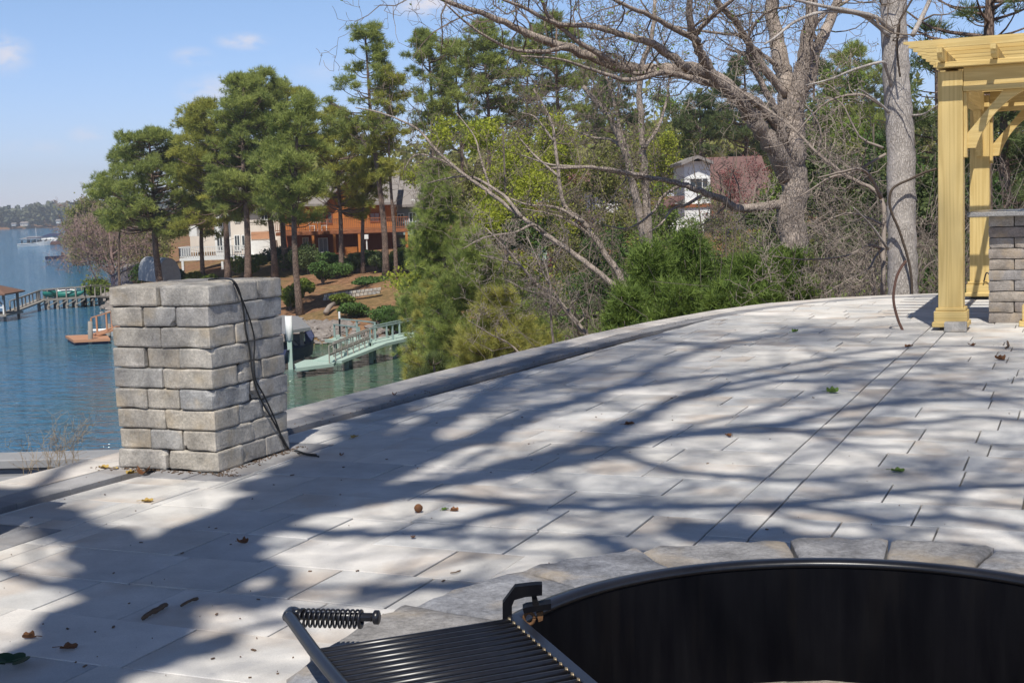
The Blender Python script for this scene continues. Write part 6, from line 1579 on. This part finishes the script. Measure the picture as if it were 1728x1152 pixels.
pine(505, 531, 80, 158, 372, 72, 'nearest bank pine with its trunk foot on the rocks by the boat shelter', 407, trunk_r=.22, dens=1.2, cx=515)
pine(345, 468, 112, 198, 400, 66, 'yellow green pine between the leftmost pine and the white deck', 408, trunk_r=.2, dens=1.0, m_='needle_yellow')
pine(616, 470, 99, 215, 352, 44, 'pine whose boughs cover the right side of the orange gable', 427, trunk_r=.17, dens=.9, m_='needle_yellow', cx=618)
pine(578, 460, 98, 186, 368, 80, 'pine in front of the orange gable with drooping lower boughs', 409, trunk_r=.2, dens=1.0, m_='needle_yellow', cx=572)
pine(652, 490, 92, 46, 262, 72, 'tallest slim pine with a tufted top, right of the orange house', 410, trunk_r=.24, dens=.85, cx=632, shape='top', pad=.9)
pine(667, 490, 91, 118, 300, 46, 'thin pine pressed close to the tallest slim one', 411, trunk_r=.15, dens=.7, cx=672, m_='needle_yellow')
pine(738, 470, 105, 52, 215, 60, 'pine with a round tuft crown right of the tallest slim one', 412, trunk_r=.22, dens=1.0, shape='top')
pine(832, 470, 100, 40, 230, 72, 'tall broad pine behind the long oak limb tip', 413, trunk_r=.24, dens=.95)
pine(785, 470, 118, 70, 250, 58, 'pine in the gap between two taller ones, left of the yellow spring tree', 414, trunk_r=.22, dens=.8)
pine(952, 470, 96, 28, 190, 76, 'tall pine with open crown under the long oak limbs', 415, trunk_r=.24, dens=.8)
pine(900, 470, 120, 60, 230, 62, 'distant pine left of the open crowned one', 416, trunk_r=.22, dens=.8, m_='needle_dark')
pine(1050, 470, 110, 120, 300, 50, 'distant dark pine behind the twin bare trunks', 417, trunk_r=.22, dens=.8, m_='needle_dark')
pine(1010, 470, 130, 95, 240, 40, 'far pine peeping over the bare branches', 418, trunk_r=.22, dens=.8)
pine(1262, 470, 112, 92, 290, 62, 'dark pine behind the left forks of the oak', 419, trunk_r=.25, dens=.9, m_='needle_dark')
pine(1185, 470, 104, 165, 262, 48, 'dark pine hanging over the white house', 420, trunk_r=.22, dens=.9, m_='needle_dark')
pine(1440, 470, 90, 78, 240, 60, 'pine between the oak and the tall grey trunk', 421, trunk_r=.25, dens=1.0, m_='needle')
pine(1380, 470, 100, 105, 290, 50, 'pine close behind the right fork of the oak', 422, trunk_r=.25, dens=.9, m_='needle_dark')
pine(1590, 500, 48, 40, 420, 95, 'large dark pine behind the pergola corner post', 423, trunk_r=.28, dens=1.2, m_='needle_dark', per=10, pad=.9)
pine(1700, 500, 44, 120, 470, 95, 'large dark pine seen through the pergola', 424, trunk_r=.28, dens=1.2, m_='needle_dark', per=10, pad=.9)
pine(1665, 500, 36, -150, 88, 150, 'near pine whose boughs hang over the pergola roof at top right', 425, trunk_r=.3, dens=.75, m_='needle_dark', per=14, tuft=.30, pad=.8)

# ------------------------------------------------------------------ spring trees with thin new leaves
def spring_tree(px, D, top, rad, label, seed, leaf, nleaf, m_='twig', lsize=.16, depth=4, name='spring_tree', bot=.25, cat='tree', group='budding spring trees', tr=None, base=470):
    rg = np.random.default_rng(seed); b = at(px, base, D); gz = ground_z(b[0], b[1]); b[2] = gz; H = at(px, top, D)[2]-gz; R = rad/FPX*D
    root = thing(name, b, label, cat, group); thick = []; thin = []; tips = []; mb = MB(); tr = tr or H*.011
    TP = [b-Z3*.2, b+np.array([rg.normal(0, .2), 0, H*.3]), b+np.array([rg.normal(0, .4), rg.normal(0, .4), H*.85])]; P = smooth_path(TP, 5); mb.tube(P, np.linspace(tr, tr*.25, len(P)), 8, wob=.1, rng=rg)
    for k in range(11+int(R)):
        u = rg.uniform(bot, .95); i = min(int(u*(len(P)-1)), len(P)-2); an = rg.random()*6.28; L = R*rg.uniform(.65, 1.0)*(1-.35*u)
        grow(rg, P[i], unit([cos(an), sin(an), rg.uniform(.25, .9)]), L, tr*.42*(1-.5*u), depth-1, thick, thin, bend=.45, up=.10, nseg=5, kids=(3, 5), spread=.75, shrink=.6, rmin=.0055*(D/60)+.002, tips=tips)
    flush(mb, thick, thin, rg=rg); build('trunk', mb, M[m_], root)
    if nleaf:
        T = np.array(tips); idx = rg.integers(0, len(T), nleaf); lv = MB(); leaves(lv, T[idx]+rg.normal(0, lsize*1.1, (nleaf, 3)), lsize, rg, rr=np.clip(.5*rg.random(len(T))[idx]+.5*rg.random(nleaf), 0, 1)); build('leaves', lv, M[leaf], root)
spring_tree(735, 66, 132, 62, 'yellow green budding tree right of the slim pines', 501, 'bud', 9000, lsize=.15)
spring_tree(858, 58, 140, 84, 'yellow green budding tree in the middle under the tall broad pine', 502, 'bud', 20000, lsize=.14)
spring_tree(905, 70, 200, 80, 'olive budding tree behind the slanting bare tree', 503, 'bud', 16000, lsize=.15)
spring_tree(800, 76, 230, 60, 'greenish budding tree behind the young pines', 504, 'bud_olive', 9000, lsize=.17)
spring_tree(1150, 108, 150, 64, 'soft green spring tree left of the white house tower', 505, 'bud_green', 14000, lsize=.16)
spring_tree(1110, 100, 190, 54, 'yellow tinged spring tree behind the twin bare trunks', 506, 'bud', 9000, lsize=.17)
spring_tree(1040, 78, 215, 60, 'olive spring tree right of the red roofed house', 507, 'bud_olive', 10000, lsize=.17)
spring_tree(1440, 58, 120, 80, 'mid green spring tree behind the thicket', 508, 'bud_green', 15000, lsize=.15)
spring_tree(1400, 48, 225, 80, 'olive spring tree low behind the thicket', 509, 'bud_olive', 12000, lsize=.12)
spring_tree(1555, 44, 160, 60, 'dark green bushy tree between grey trunk and pergola', 510, 'shrub', 16000, lsize=.12)
spring_tree(1238, 84, 250, 40, 'tree with fresh red leaves in front of the white house', 511, 'red_leaf', 2400, m_='pink_twig', lsize=.13, depth=3)
spring_tree(1285, 84, 228, 34, 'pinkish budding tree right of the red leaved one', 512, 'red_leaf', 700, m_='pink_twig', lsize=.12, depth=3)
spring_tree(978, 86, 278, 34, 'small red budding tree in front of the red roofed house', 513, 'red_leaf', 3500, m_='pink_twig', lsize=.15)
spring_tree(1670, 40, 290, 80, 'dark leafy tree low behind the pergola and counter', 514, 'shrub', 18000, lsize=.12)
spring_tree(1410, 62, 95, 90, 'fresh green spring tree filling the gap right of the oak forks', 515, 'bud_green', 16000, lsize=.15)
spring_tree(1340, 66, 215, 70, 'green spring tree right behind the oak trunk', 516, 'bud_green', 12000, lsize=.15)
spring_tree(1480, 50, 150, 70, 'dark leafy tree directly left of the tall grey trunk', 517, 'shrub', 14000, lsize=.13)
spring_tree(1000, 62, 225, 66, 'fine leaved olive tree between slanting tree and twin trunks', 518, 'bud_olive', 12000, lsize=.14)
spring_tree(940, 80, 130, 66, 'yellow green tree crown behind the slanting bare tree top', 519, 'bud', 12000, lsize=.16)
spring_tree(1405, 46, 190, 95, 'dark evergreen mass behind the thicket right of the oak', 530, 'needle_dark', 20000, m_='twig_dark', lsize=.15, bot=.05)
spring_tree(1475, 42, 260, 80, 'low dark evergreen behind the left side of the grey trunk', 531, 'needle_dark', 16000, m_='twig_dark', lsize=.13, bot=.05)
spring_tree(1570, 38, 210, 75, 'dark evergreen filling the gap between grey trunk and pergola post', 532, 'needle_dark', 18000, m_='twig_dark', lsize=.13, bot=.05)
spring_tree(1690, 50, 200, 95, 'dark evergreen seen between the pergola braces', 533, 'needle_dark', 18000, m_='twig_dark', lsize=.15, bot=.05)
spring_tree(1330, 50, 330, 70, 'dark evergreen low behind the oak trunk foot', 534, 'needle_dark', 12000, m_='twig_dark', lsize=.13, bot=.05)
spring_tree(1120, 74, 300, 50, 'green spring tree veiling the left corner of the white house', 535, 'bud_green', 8000, lsize=.14, bot=.05)
spring_tree(1255, 76, 320, 55, 'thin olive sapling veiling the red roof', 536, 'bud_olive', 1800, lsize=.13, bot=.05, depth=3)
spring_tree(1010, 60, 330, 70, 'green understory tree left of the twin trunks', 537, 'shrub', 12000, lsize=.13, bot=.05)
spring_tree(880, 58, 320, 70, 'dark green understory tree behind the leaning bare limb', 538, 'shrub', 12000, lsize=.13, bot=.05)
spring_tree(1185, 72, 230, 40, 'sparse budding sapling in front of the white house tower', 539, 'bud_green', 2200, lsize=.12, bot=.1, depth=4)
spring_tree(1225, 66, 285, 44, 'bare grey sapling crossing the middle of the red roof', 540, 'bud_olive', 500, lsize=.11, bot=.1, depth=4)
# shoreline trees at the left
spring_tree(190, 124, 335, 92, 'spreading bare grey tree on the shoreline at the left', 520, 'bud_olive', 700, m_='pink_twig', lsize=.2, depth=5, name='shoreline_tree', group='shoreline trees on the left bank', bot=.15, tr=.22)
spring_tree(215, 140, 345, 60, 'bare tree with olive haze right behind the shoreline tree', 521, 'bud_olive', 2500, m_='twig_pale', lsize=.24, name='shoreline_tree', group='shoreline trees on the left bank', bot=.15)
spring_tree(152, 205, 318, 44, 'olive yellow tree on the point, farthest left of the bank', 522, 'bud_olive', 9000, lsize=.42, name='shoreline_tree', group='shoreline trees on the left bank', bot=.1)
spring_tree(185, 190, 335, 46, 'pale brown budding tree beside the olive yellow one', 523, 'bud_olive', 5000, m_='twig_pale', lsize=.38, name='shoreline_tree', group='shoreline trees on the left bank', bot=.1)
spring_tree(240, 165, 350, 50, 'olive tree hidden behind the leftmost tall pine', 524, 'bud_olive', 8000, lsize=.32, name='shoreline_tree', group='shoreline trees on the left bank', bot=.1)
spring_tree(128, 330, 352, 20, 'small olive tree at the tip of the point by the marina', 525, 'bud_olive', 2500, lsize=.6, name='shoreline_tree', group='shoreline trees on the left bank', bot=.1)

# ------------------------------------------------------------------ shrubs
def shrub(px, base, D, wpx, hpx, label, seed, m_='shrub', group='garden shrubs below the houses', ls=None, n=2600):
    rg = np.random.default_rng(seed); b = at(px, base, D); gz = ground_z(b[0], b[1]); W = wpx/FPX*D/2; H = max(.5, at(px, base-hpx, D)[2]-gz); b[2] = gz; ls = ls or .0016*D+.02
    root = thing('shrub', b, label, 'shrub', group); tb = MB(); lf = MB()
    for k in range(7): an = rg.random()*6.28; tb.tube([b-Z3*.1, b+np.array([cos(an)*W*.5, sin(an)*W*.5, H*.7])], [.03, .01], 4)
    lob = [(np.array([rg.normal(0, .42)*W, rg.normal(0, .42)*W, H*rg.uniform(.35, .72)]), rg.uniform(.4, .7)) for k in range(9)]
    C = []; RR = []
    for c, s in lob:
        o = unit(rg.normal(0, 1, (n//9, 3)))*rg.uniform(.7, 1.05, (n//9, 1)); C.append(b+c+o*np.array([W*s, W*s, H*s*.5])); RR.append(np.clip(rg.random()*.5+rg.random(n//9)*.5, 0, 1))
    C = np.concatenate(C); RR = np.concatenate(RR); k = C[:, 2] > gz; leaves(lf, C[k], ls, rg, rr=RR[k])
    build('stems', tb, M['twig_dark'], root); build('foliage', lf, M[m_], root)
SL = [(418, 472, 108, 46, 44, 'yellow green shrub left of the dark trunks below the white deck', 'shrub_lime'), (330, 470, 112, 34, 12, 'low lime shrub row above the pillar top left', 'shrub_lime'), (352, 472, 111, 26, 10, 'small lime shrub right of the low lime row', 'shrub_lime'),
      (470, 462, 112, 62, 50, 'bluish green shrub in front of the cream house', 'shrub_blue'), (530, 470, 108, 44, 48, 'dark shrub at the left foot of the orange house', 'shrub'), (575, 490, 98, 52, 48, 'large dark rounded shrub before the orange house', 'shrub'), (625, 462, 106, 40, 40, 'dark shrub right of the lamp post', 'shrub'),
      (650, 480, 100, 30, 30, 'shrub between the two slim pine trunks', 'shrub'), (490, 530, 84, 34, 52, 'bright green shrub right beside the pillar top', 'shrub_lime'), (600, 530, 77, 60, 22, 'low green groundcover shrub on the brown slope', 'shrub'), (655, 545, 74, 80, 34, 'spreading green shrub above the rocks', 'shrub'), (545, 480, 94, 40, 40, 'shrub in the shade left of the rounded one', 'shrub'),
      (300, 470, 115, 60, 26, 'dark hedge shrub under the white deck', 'shrub'), (245, 460, 125, 50, 20, 'shrub beside the dark metal fence', 'shrub'), (160, 502, 122, 52, 34, 'round green shrub at the landward end of the wooden pier', 'shrub_lime'), (700, 470, 96, 50, 50, 'shrub behind the young pine, below the teal balcony', 'shrub'), (512, 505, 88, 30, 36, 'pale green shrub round the foot of the nearest bank pine', 'shrub_lime'),
      (512, 462, 106, 60, 44, 'dark shrub mass behind the two dark pine trunks', 'needle_dark'), (600, 478, 100, 46, 52, 'tall dark shrub left of the lamp post', 'needle_dark'), (560, 468, 104, 40, 46, 'dark shrub under the balcony posts', 'shrub'), (640, 470, 98, 36, 44, 'dark shrub at the right end of the lower storey', 'needle_dark'), (676, 478, 98, 30, 60, 'green shrub right of the thin pine trunk', 'shrub_lime'), (520, 455, 104, 50, 46, 'dark shrub before the lower storey under the balcony', 'needle_dark'), (620, 500, 90, 60, 30, 'sprawling dark shrub by the stone garden wall', 'shrub'), (575, 512, 82, 40, 18, 'small low shrub below the stone garden wall', 'shrub_lime'), (935, 418, 78, 26, 20, 'small red leaved shrub in front of the green shed', 'red_leaf'), (1000, 470, 60, 90, 40, 'green brush right of the green shed', 'shrub'), (1080, 420, 66, 90, 44, 'green brush left of the white house', 'bud_green'), (1180, 440, 60, 100, 50, 'green brush below the little deck', 'shrub'), (1280, 430, 62, 90, 60, 'green brush right of the little deck', 'bud_green'), (950, 500, 48, 110, 60, 'green brush under the slanting bare tree', 'shrub'), (870, 480, 55, 90, 50, 'green brush behind the young pine', 'shrub'), (1135, 430, 70, 60, 30, 'brush under the white house', 'bud_olive'), (1370, 470, 44, 90, 120, 'olive brush behind the thicket', 'bud_olive'), (1450, 480, 38, 90, 110, 'dark brush behind the tall grey trunk', 'needle_dark'), (1580, 500, 30, 60, 90, 'green bush at the foot of the pergola corner post', 'shrub'), (1650, 500, 32, 80, 130, 'dark bush between the left pergola posts', 'needle_dark'), (1705, 470, 60, 110, 190, 'green trees of the slope seen over the stone counter', 'shrub'), (1560, 440, 60, 90, 150, 'green bush far behind the grey trunk', 'shrub'), (1720, 500, 30, 80, 150, 'dark bush behind the stone counter', 'needle_dark')]
for i, (px, b_, D, w, h_, lab, m_) in enumerate(SL): shrub(px, b_, D, w, h_, lab, 600+i, m_, n=3200)
# brushy undergrowth nobody could count, on the slope behind the patio
mb = MB(); rg = np.random.default_rng(71); C = []; 
for k in range(6500):
    px = rg.uniform(900, 1900); D = rg.uniform(26, 80); p = at(px, 480, D); z = ground_z(p[0], p[1]); h_ = rg.uniform(.4, 1.7); n = 9
    for q in range(n): C.append([p[0]+rg.normal(0, .35), p[1]+rg.normal(0, .35), z+rg.random()*h_])
C = np.array(C); leaves(mb, C, .19, rg); tag(build('undergrowth', mb, M['bud_green'], loc=(8, 45, -2)), 'olive brown undergrowth filling the slope behind the patio', 'undergrowth', kind='stuff')
mb = MB(); A = []; B_ = []
for k in range(3200):
    px = rg.uniform(1000, 1850); D = rg.uniform(21.5, 50); p = at(px, 480, D); z = ground_z(p[0], p[1]); h_ = rg.uniform(.8, 2.6)
    a = np.array([p[0], p[1], z-.05]); d = np.array([rg.normal(0, .35), rg.normal(0, .35), 1])*h_*.5
    for q in range(3): b = a+d+rg.normal(0, .12, 3)*h_; A.append(a); B_.append(b); a = b; d = d*.6+rg.normal(0, .2, 3)*h_
mb.prisms(np.array(A), np.array(B_), .006, .004, 3, np.tile(rg.random(len(A)), 3)); tag(build('brushwood', mb, M['twig_dark'], loc=(8, 45, -2)), 'fine bare brushwood stems across the slope behind the patio', 'brushwood', kind='stuff')

# wood on the hill beyond the houses, reads as one mass
mb = MB(); rg = np.random.default_rng(72)
for k in range(420):
    px = rg.uniform(330, 2100); D = rg.uniform(150, 240); p = at(px, 400, D); z = ground_z(p[0], p[1]); H = rg.uniform(9, 15); W = rg.uniform(2.5, 4.5); n = 90
    o = unit(rg.normal(0, 1, (n, 3)))*rg.random((n, 1))**.4*np.array([W, W, H*.42]); leaves(mb, np.array([p[0], p[1], z+H*.56])+o, 1.1, rg, rr=np.clip(rg.random()*.75+rg.random(n)*.25, 0, 1))
tag(build('distant_wood', mb, M['bud_olive'], loc=(0, 190, 0)), 'mixed spring woodland on the rising ground beyond the houses', 'wood', kind='stuff')

# ------------------------------------------------------------------ small things on the paving
def leaf(px, py, size, m_, label, seed, curl=.5, name='fallen_leaf', group='fallen leaves on the paving', z=0.004, lobes=5):
    rg = np.random.default_rng(seed); c = onz(px, py, z); n = 22; an = np.linspace(0, 2*pi, n, endpoint=False); r = size/2*(.62+.38*np.abs(np.cos(an*lobes/2)))*(1-.25*np.cos(an))
    rz = rg.random()*6.28; x = r*np.cos(an); y = r*np.sin(an)*.7; zz = curl*size*(y/size*2)**2*1.1 + .25*curl*size*(x/size)**2 + .0015
    X = x*cos(rz)-y*sin(rz); Y = x*sin(rz)+y*cos(rz); V = np.stack([c[0]+X, c[1]+Y, c[2]+zz], 1); V2 = V-np.array([0, 0, .0012]); mid = c+Z3*.0015
    mb = MB(); i = np.arange(n); j = (i+1) % n
    mb.add(np.vstack([V, V2, mid, mid-Z3*.0012]), [np.stack([i, j, np.full(n, 2*n)], 1), np.stack([j+n, i+n, np.full(n, 2*n+1)], 1), np.stack([i, i+n, j+n, j], 1)])
    e = c+np.array([cos(rz), sin(rz), 0])*size*.75; mb.tube([c+Z3*.002, (c+e)/2+Z3*.006, e+Z3*.003], .0012, 4)
    tag(build(name, mb, M[m_], loc=c), label, 'leaf', group)
LV = [(243, 799, .10, 'leaf_brown', 'curled orange brown leaf on the dark border below the pillar'), (177, 789, .06, 'leaf_yellow', 'small yellow leaf left of the pillar on the pale edging'), (222, 799, .05, 'leaf_yellow', 'pale yellow scrap beside the orange brown leaf below the pillar'), (246, 846, .06, 'leaf_yellow', 'yellow leaf on the sunlit paving below the pillar'), (408, 916, .055, 'leaf_brown', 'brown leaf in the tree shadow centre left'),
      (112, 1094, .06, 'leaf_brown', 'dark brown curled leaf at the lower left'), (52, 1076, .045, 'leaf_brown', 'small brown leaf above the green sprig'), (750, 860, .035, 'leaf_green', 'yellow green bud beside the round seed ball'), (765, 862, .04, 'leaf_brown', 'orange flake right of the yellow green bud'), (597, 738, .055, 'leaf_yellow', 'tan leaf right of the pillar shadow'), (666, 666, .05, 'leaf_brown', 'brown leaf on the dark border band'),
      (1060, 716, .065, 'leaf_brown', 'orange leaf standing up in the middle of the paving'), (1402, 662, .09, 'leaf_green', 'green fallen sprig on the far paving right of centre'), (1512, 795, .07, 'leaf_green', 'green fallen sprig near the long paving joint'), (1340, 560, .07, 'leaf_green', 'green speck of a leaf near the far edge'), (697, 906, .03, 'leaf_brown', 'thin brown flake on the shadow line'), (1230, 736, .04, 'leaf_brown', 'brown flake on the right paving'), (1532, 585, .08, 'leaf_brown', 'brown leaf on the far paving before the pergola'), (1690, 607, .09, 'leaf_brown', 'orange leaf near the right edge of the paving'), (1640, 583, .09, 'leaf_brown', 'dark leaf in front of the pergola post'), (577, 768, .035, 'leaf_brown', 'small tan leaf below the cable end'), (195, 790, .03, 'leaf_yellow', 'tiny yellow flake next to the yellow leaf')]
for i, (px, py, s, m_, lab) in enumerate(LV): leaf(px, py, s, m_, lab, 700+i, curl=.5 if i % 2 else .9)
for i, (dx, dy) in enumerate(((0, 0), (10, -8), (-12, -6), (4, 8), (-14, 8))):
    pass
mb = MB(); rg = np.random.default_rng(8); c = onz(14, 1120, .005)
for k in range(7):
    an = k*.9+.3; p = c+np.array([cos(an), sin(an), 0])*.035; n = 12; t = np.linspace(0, 2*pi, n, endpoint=False); V = np.stack([p[0]+.026*np.cos(t), p[1]+.020*np.sin(t), .012+.008*np.cos(t-an)+k*.002], 1); V = np.vstack([V, V-[0, 0, .0015]]); i = np.arange(n); j = (i+1) % n
    mb.add(V, [i[None, :], (i+n)[::-1][None, :], np.stack([i, i+n, j+n, j], 1)])
tag(build('green_sprig', mb, M['leaf_dark'], loc=c), 'dark green round leaved sprig on the paving at the lower left corner', 'sprig')
def twig_on_floor(pts, r, label):
    mb = MB(); mb.tube(smooth_path([onz(x, y, r+.003) for x, y in pts], 4), r, 6, wob=.5, rng=np.random.default_rng(3)); tag(build('twig', mb, M['debris'], loc=onz(*pts[0]), smooth=True), label, 'twig', 'twigs on the paving')
twig_on_floor([(242, 1042), (252, 1034), (266, 1028), (280, 1019)], .008, 'thick dark twig in the trunk shadow at lower left'); twig_on_floor([(306, 1021), (320, 1013), (334, 1009)], .005, 'thin dark twig right of the thick one'); twig_on_floor([(760, 966), (768, 965), (777, 962)], .0025, 'hair thin twig near the fire pit coping'); twig_on_floor([(1697, 587), (1702, 583), (1700, 576)], .008, 'small upright twig near the right edge')
c = onz(706, 857, .018); th_ = np.linspace(0, pi, 9); mb = MB(); mb.tube(np.stack([np.full(9, c[0]), np.full(9, c[1]), c[2]-.018*np.cos(th_)], 1), np.maximum(.018*np.sin(th_), .001), 12, wob=.18, rng=rg)
tag(build('seed_ball', mb, M['leaf_brown'], loc=c, smooth=True), 'round brown seed ball lying on the sunlit paving', 'seed ball')
mb = MB(); rg = np.random.default_rng(91)
for k in range(420):
    w_ = rg.integers(3)
    if w_ == 0: a_, b_ = rg.uniform(3.72, 4.6), 5.36-abs(rg.normal(0, .03)); g = ab(a_, b_, .002)
    elif w_ == 1: a_, b_ = 3.86-abs(rg.normal(0, .03)), rg.uniform(5.3, 6.1); g = ab(a_, b_, .002)
    else:
        t_ = rg.uniform(0, 9); e_ = (EDGE[4]-EDGE[1])/np.linalg.norm(EDGE[4]-EDGE[1]); q_ = EDGE[1]+e_*t_+np.array([e_[1], -e_[0]])*(.485+rg.normal(0, .03)); g = np.array([q_[0], q_[1], .002])
    s = rg.uniform(.001, .005); an = rg.random()*6.28; d = np.array([cos(an), sin(an), 0]); mb.obox(g+Z3*.002, d*s*1.5, np.cross(d, Z3)*s*.5, Z3*.0015, rg.random())
for k in range(240):
    px = rg.uniform(-20, 1750); py = 520+640*rg.random()**.8; g = onz(px, py, .002)
    if .889*g[0]-.458*g[1] < -5.1 or np.hypot(g[0]-FC[0], g[1]-FC[1]) < 1.0: continue
    s = rg.uniform(.03, 1)**2*.0045*(1+.10*g[1])+.0008; an = rg.random()*6.28; d = np.array([cos(an), sin(an), 0]); mb.obox(g+Z3*.002, d*s*rg.uniform(.6, 1.6), np.cross(d, Z3)*s*.5, Z3*.0015, rg.random())
tag(build('plant_litter', mb, M['debris'], loc=(1, 8, 0)), 'tiny specks of bark and bud scale scattered over the paving', 'litter', kind='stuff')
# dry weeds beyond the left wall
for i, (px, h_) in enumerate(((72, 30), (98, 46), (120, 30), (137, 44), (40, 24), (88, 34))):
    rg = np.random.default_rng(800+i); b = at(px, 772, 7.6); thick = []; thin = []; mb = MB(); H = h_/FPX*7.6
    for k in range(3): grow(rg, b-Z3*.15, unit([rg.normal(0, .3), rg.normal(0, .2), 1]), H*rg.uniform(.8, 1.1)+.12, .0022, 2, thick, thin, bend=.3, kids=(2, 4), rmin=.0009)
    root = thing('dry_weed', b-Z3*.15, ('dry weed stalk behind the low wall at the left', 'tallest dry weed behind the low wall', 'dry weed in the middle of the clump by the low wall', 'dry weed nearest the pillar behind the low wall', 'faint dry weed farthest left behind the low wall', 'dry weed next to the tallest one behind the low wall')[i], 'weed', 'dry weeds behind the low wall'); flush(mb, thick, thin); build('stems', mb, M['dry_grass'], root)

# ------------------------------------------------------------------ air: the far shore fades to blue
mb = MB(); mb.box((0, 600, 19), (5200, 1500, 60)); hz = build('haze', mb, M['water']); tag(hz, kind='stuff')
hm = bpy.data.materials.new('lake_haze'); hm.use_nodes = True; hn = hm.node_tree.nodes; hn.clear(); ho = hn.new('ShaderNodeOutputMaterial'); hv = hn.new('ShaderNodeVolumePrincipled')
hv.inputs['Color'].default_value = (.88, .92, 1, 1); hv.inputs['Density'].default_value = .00038; hv.inputs['Anisotropy'].default_value = .2
hm.node_tree.links.new(hv.outputs[0], ho.inputs['Volume']); hz.data.materials.clear(); hz.data.materials.append(hm)
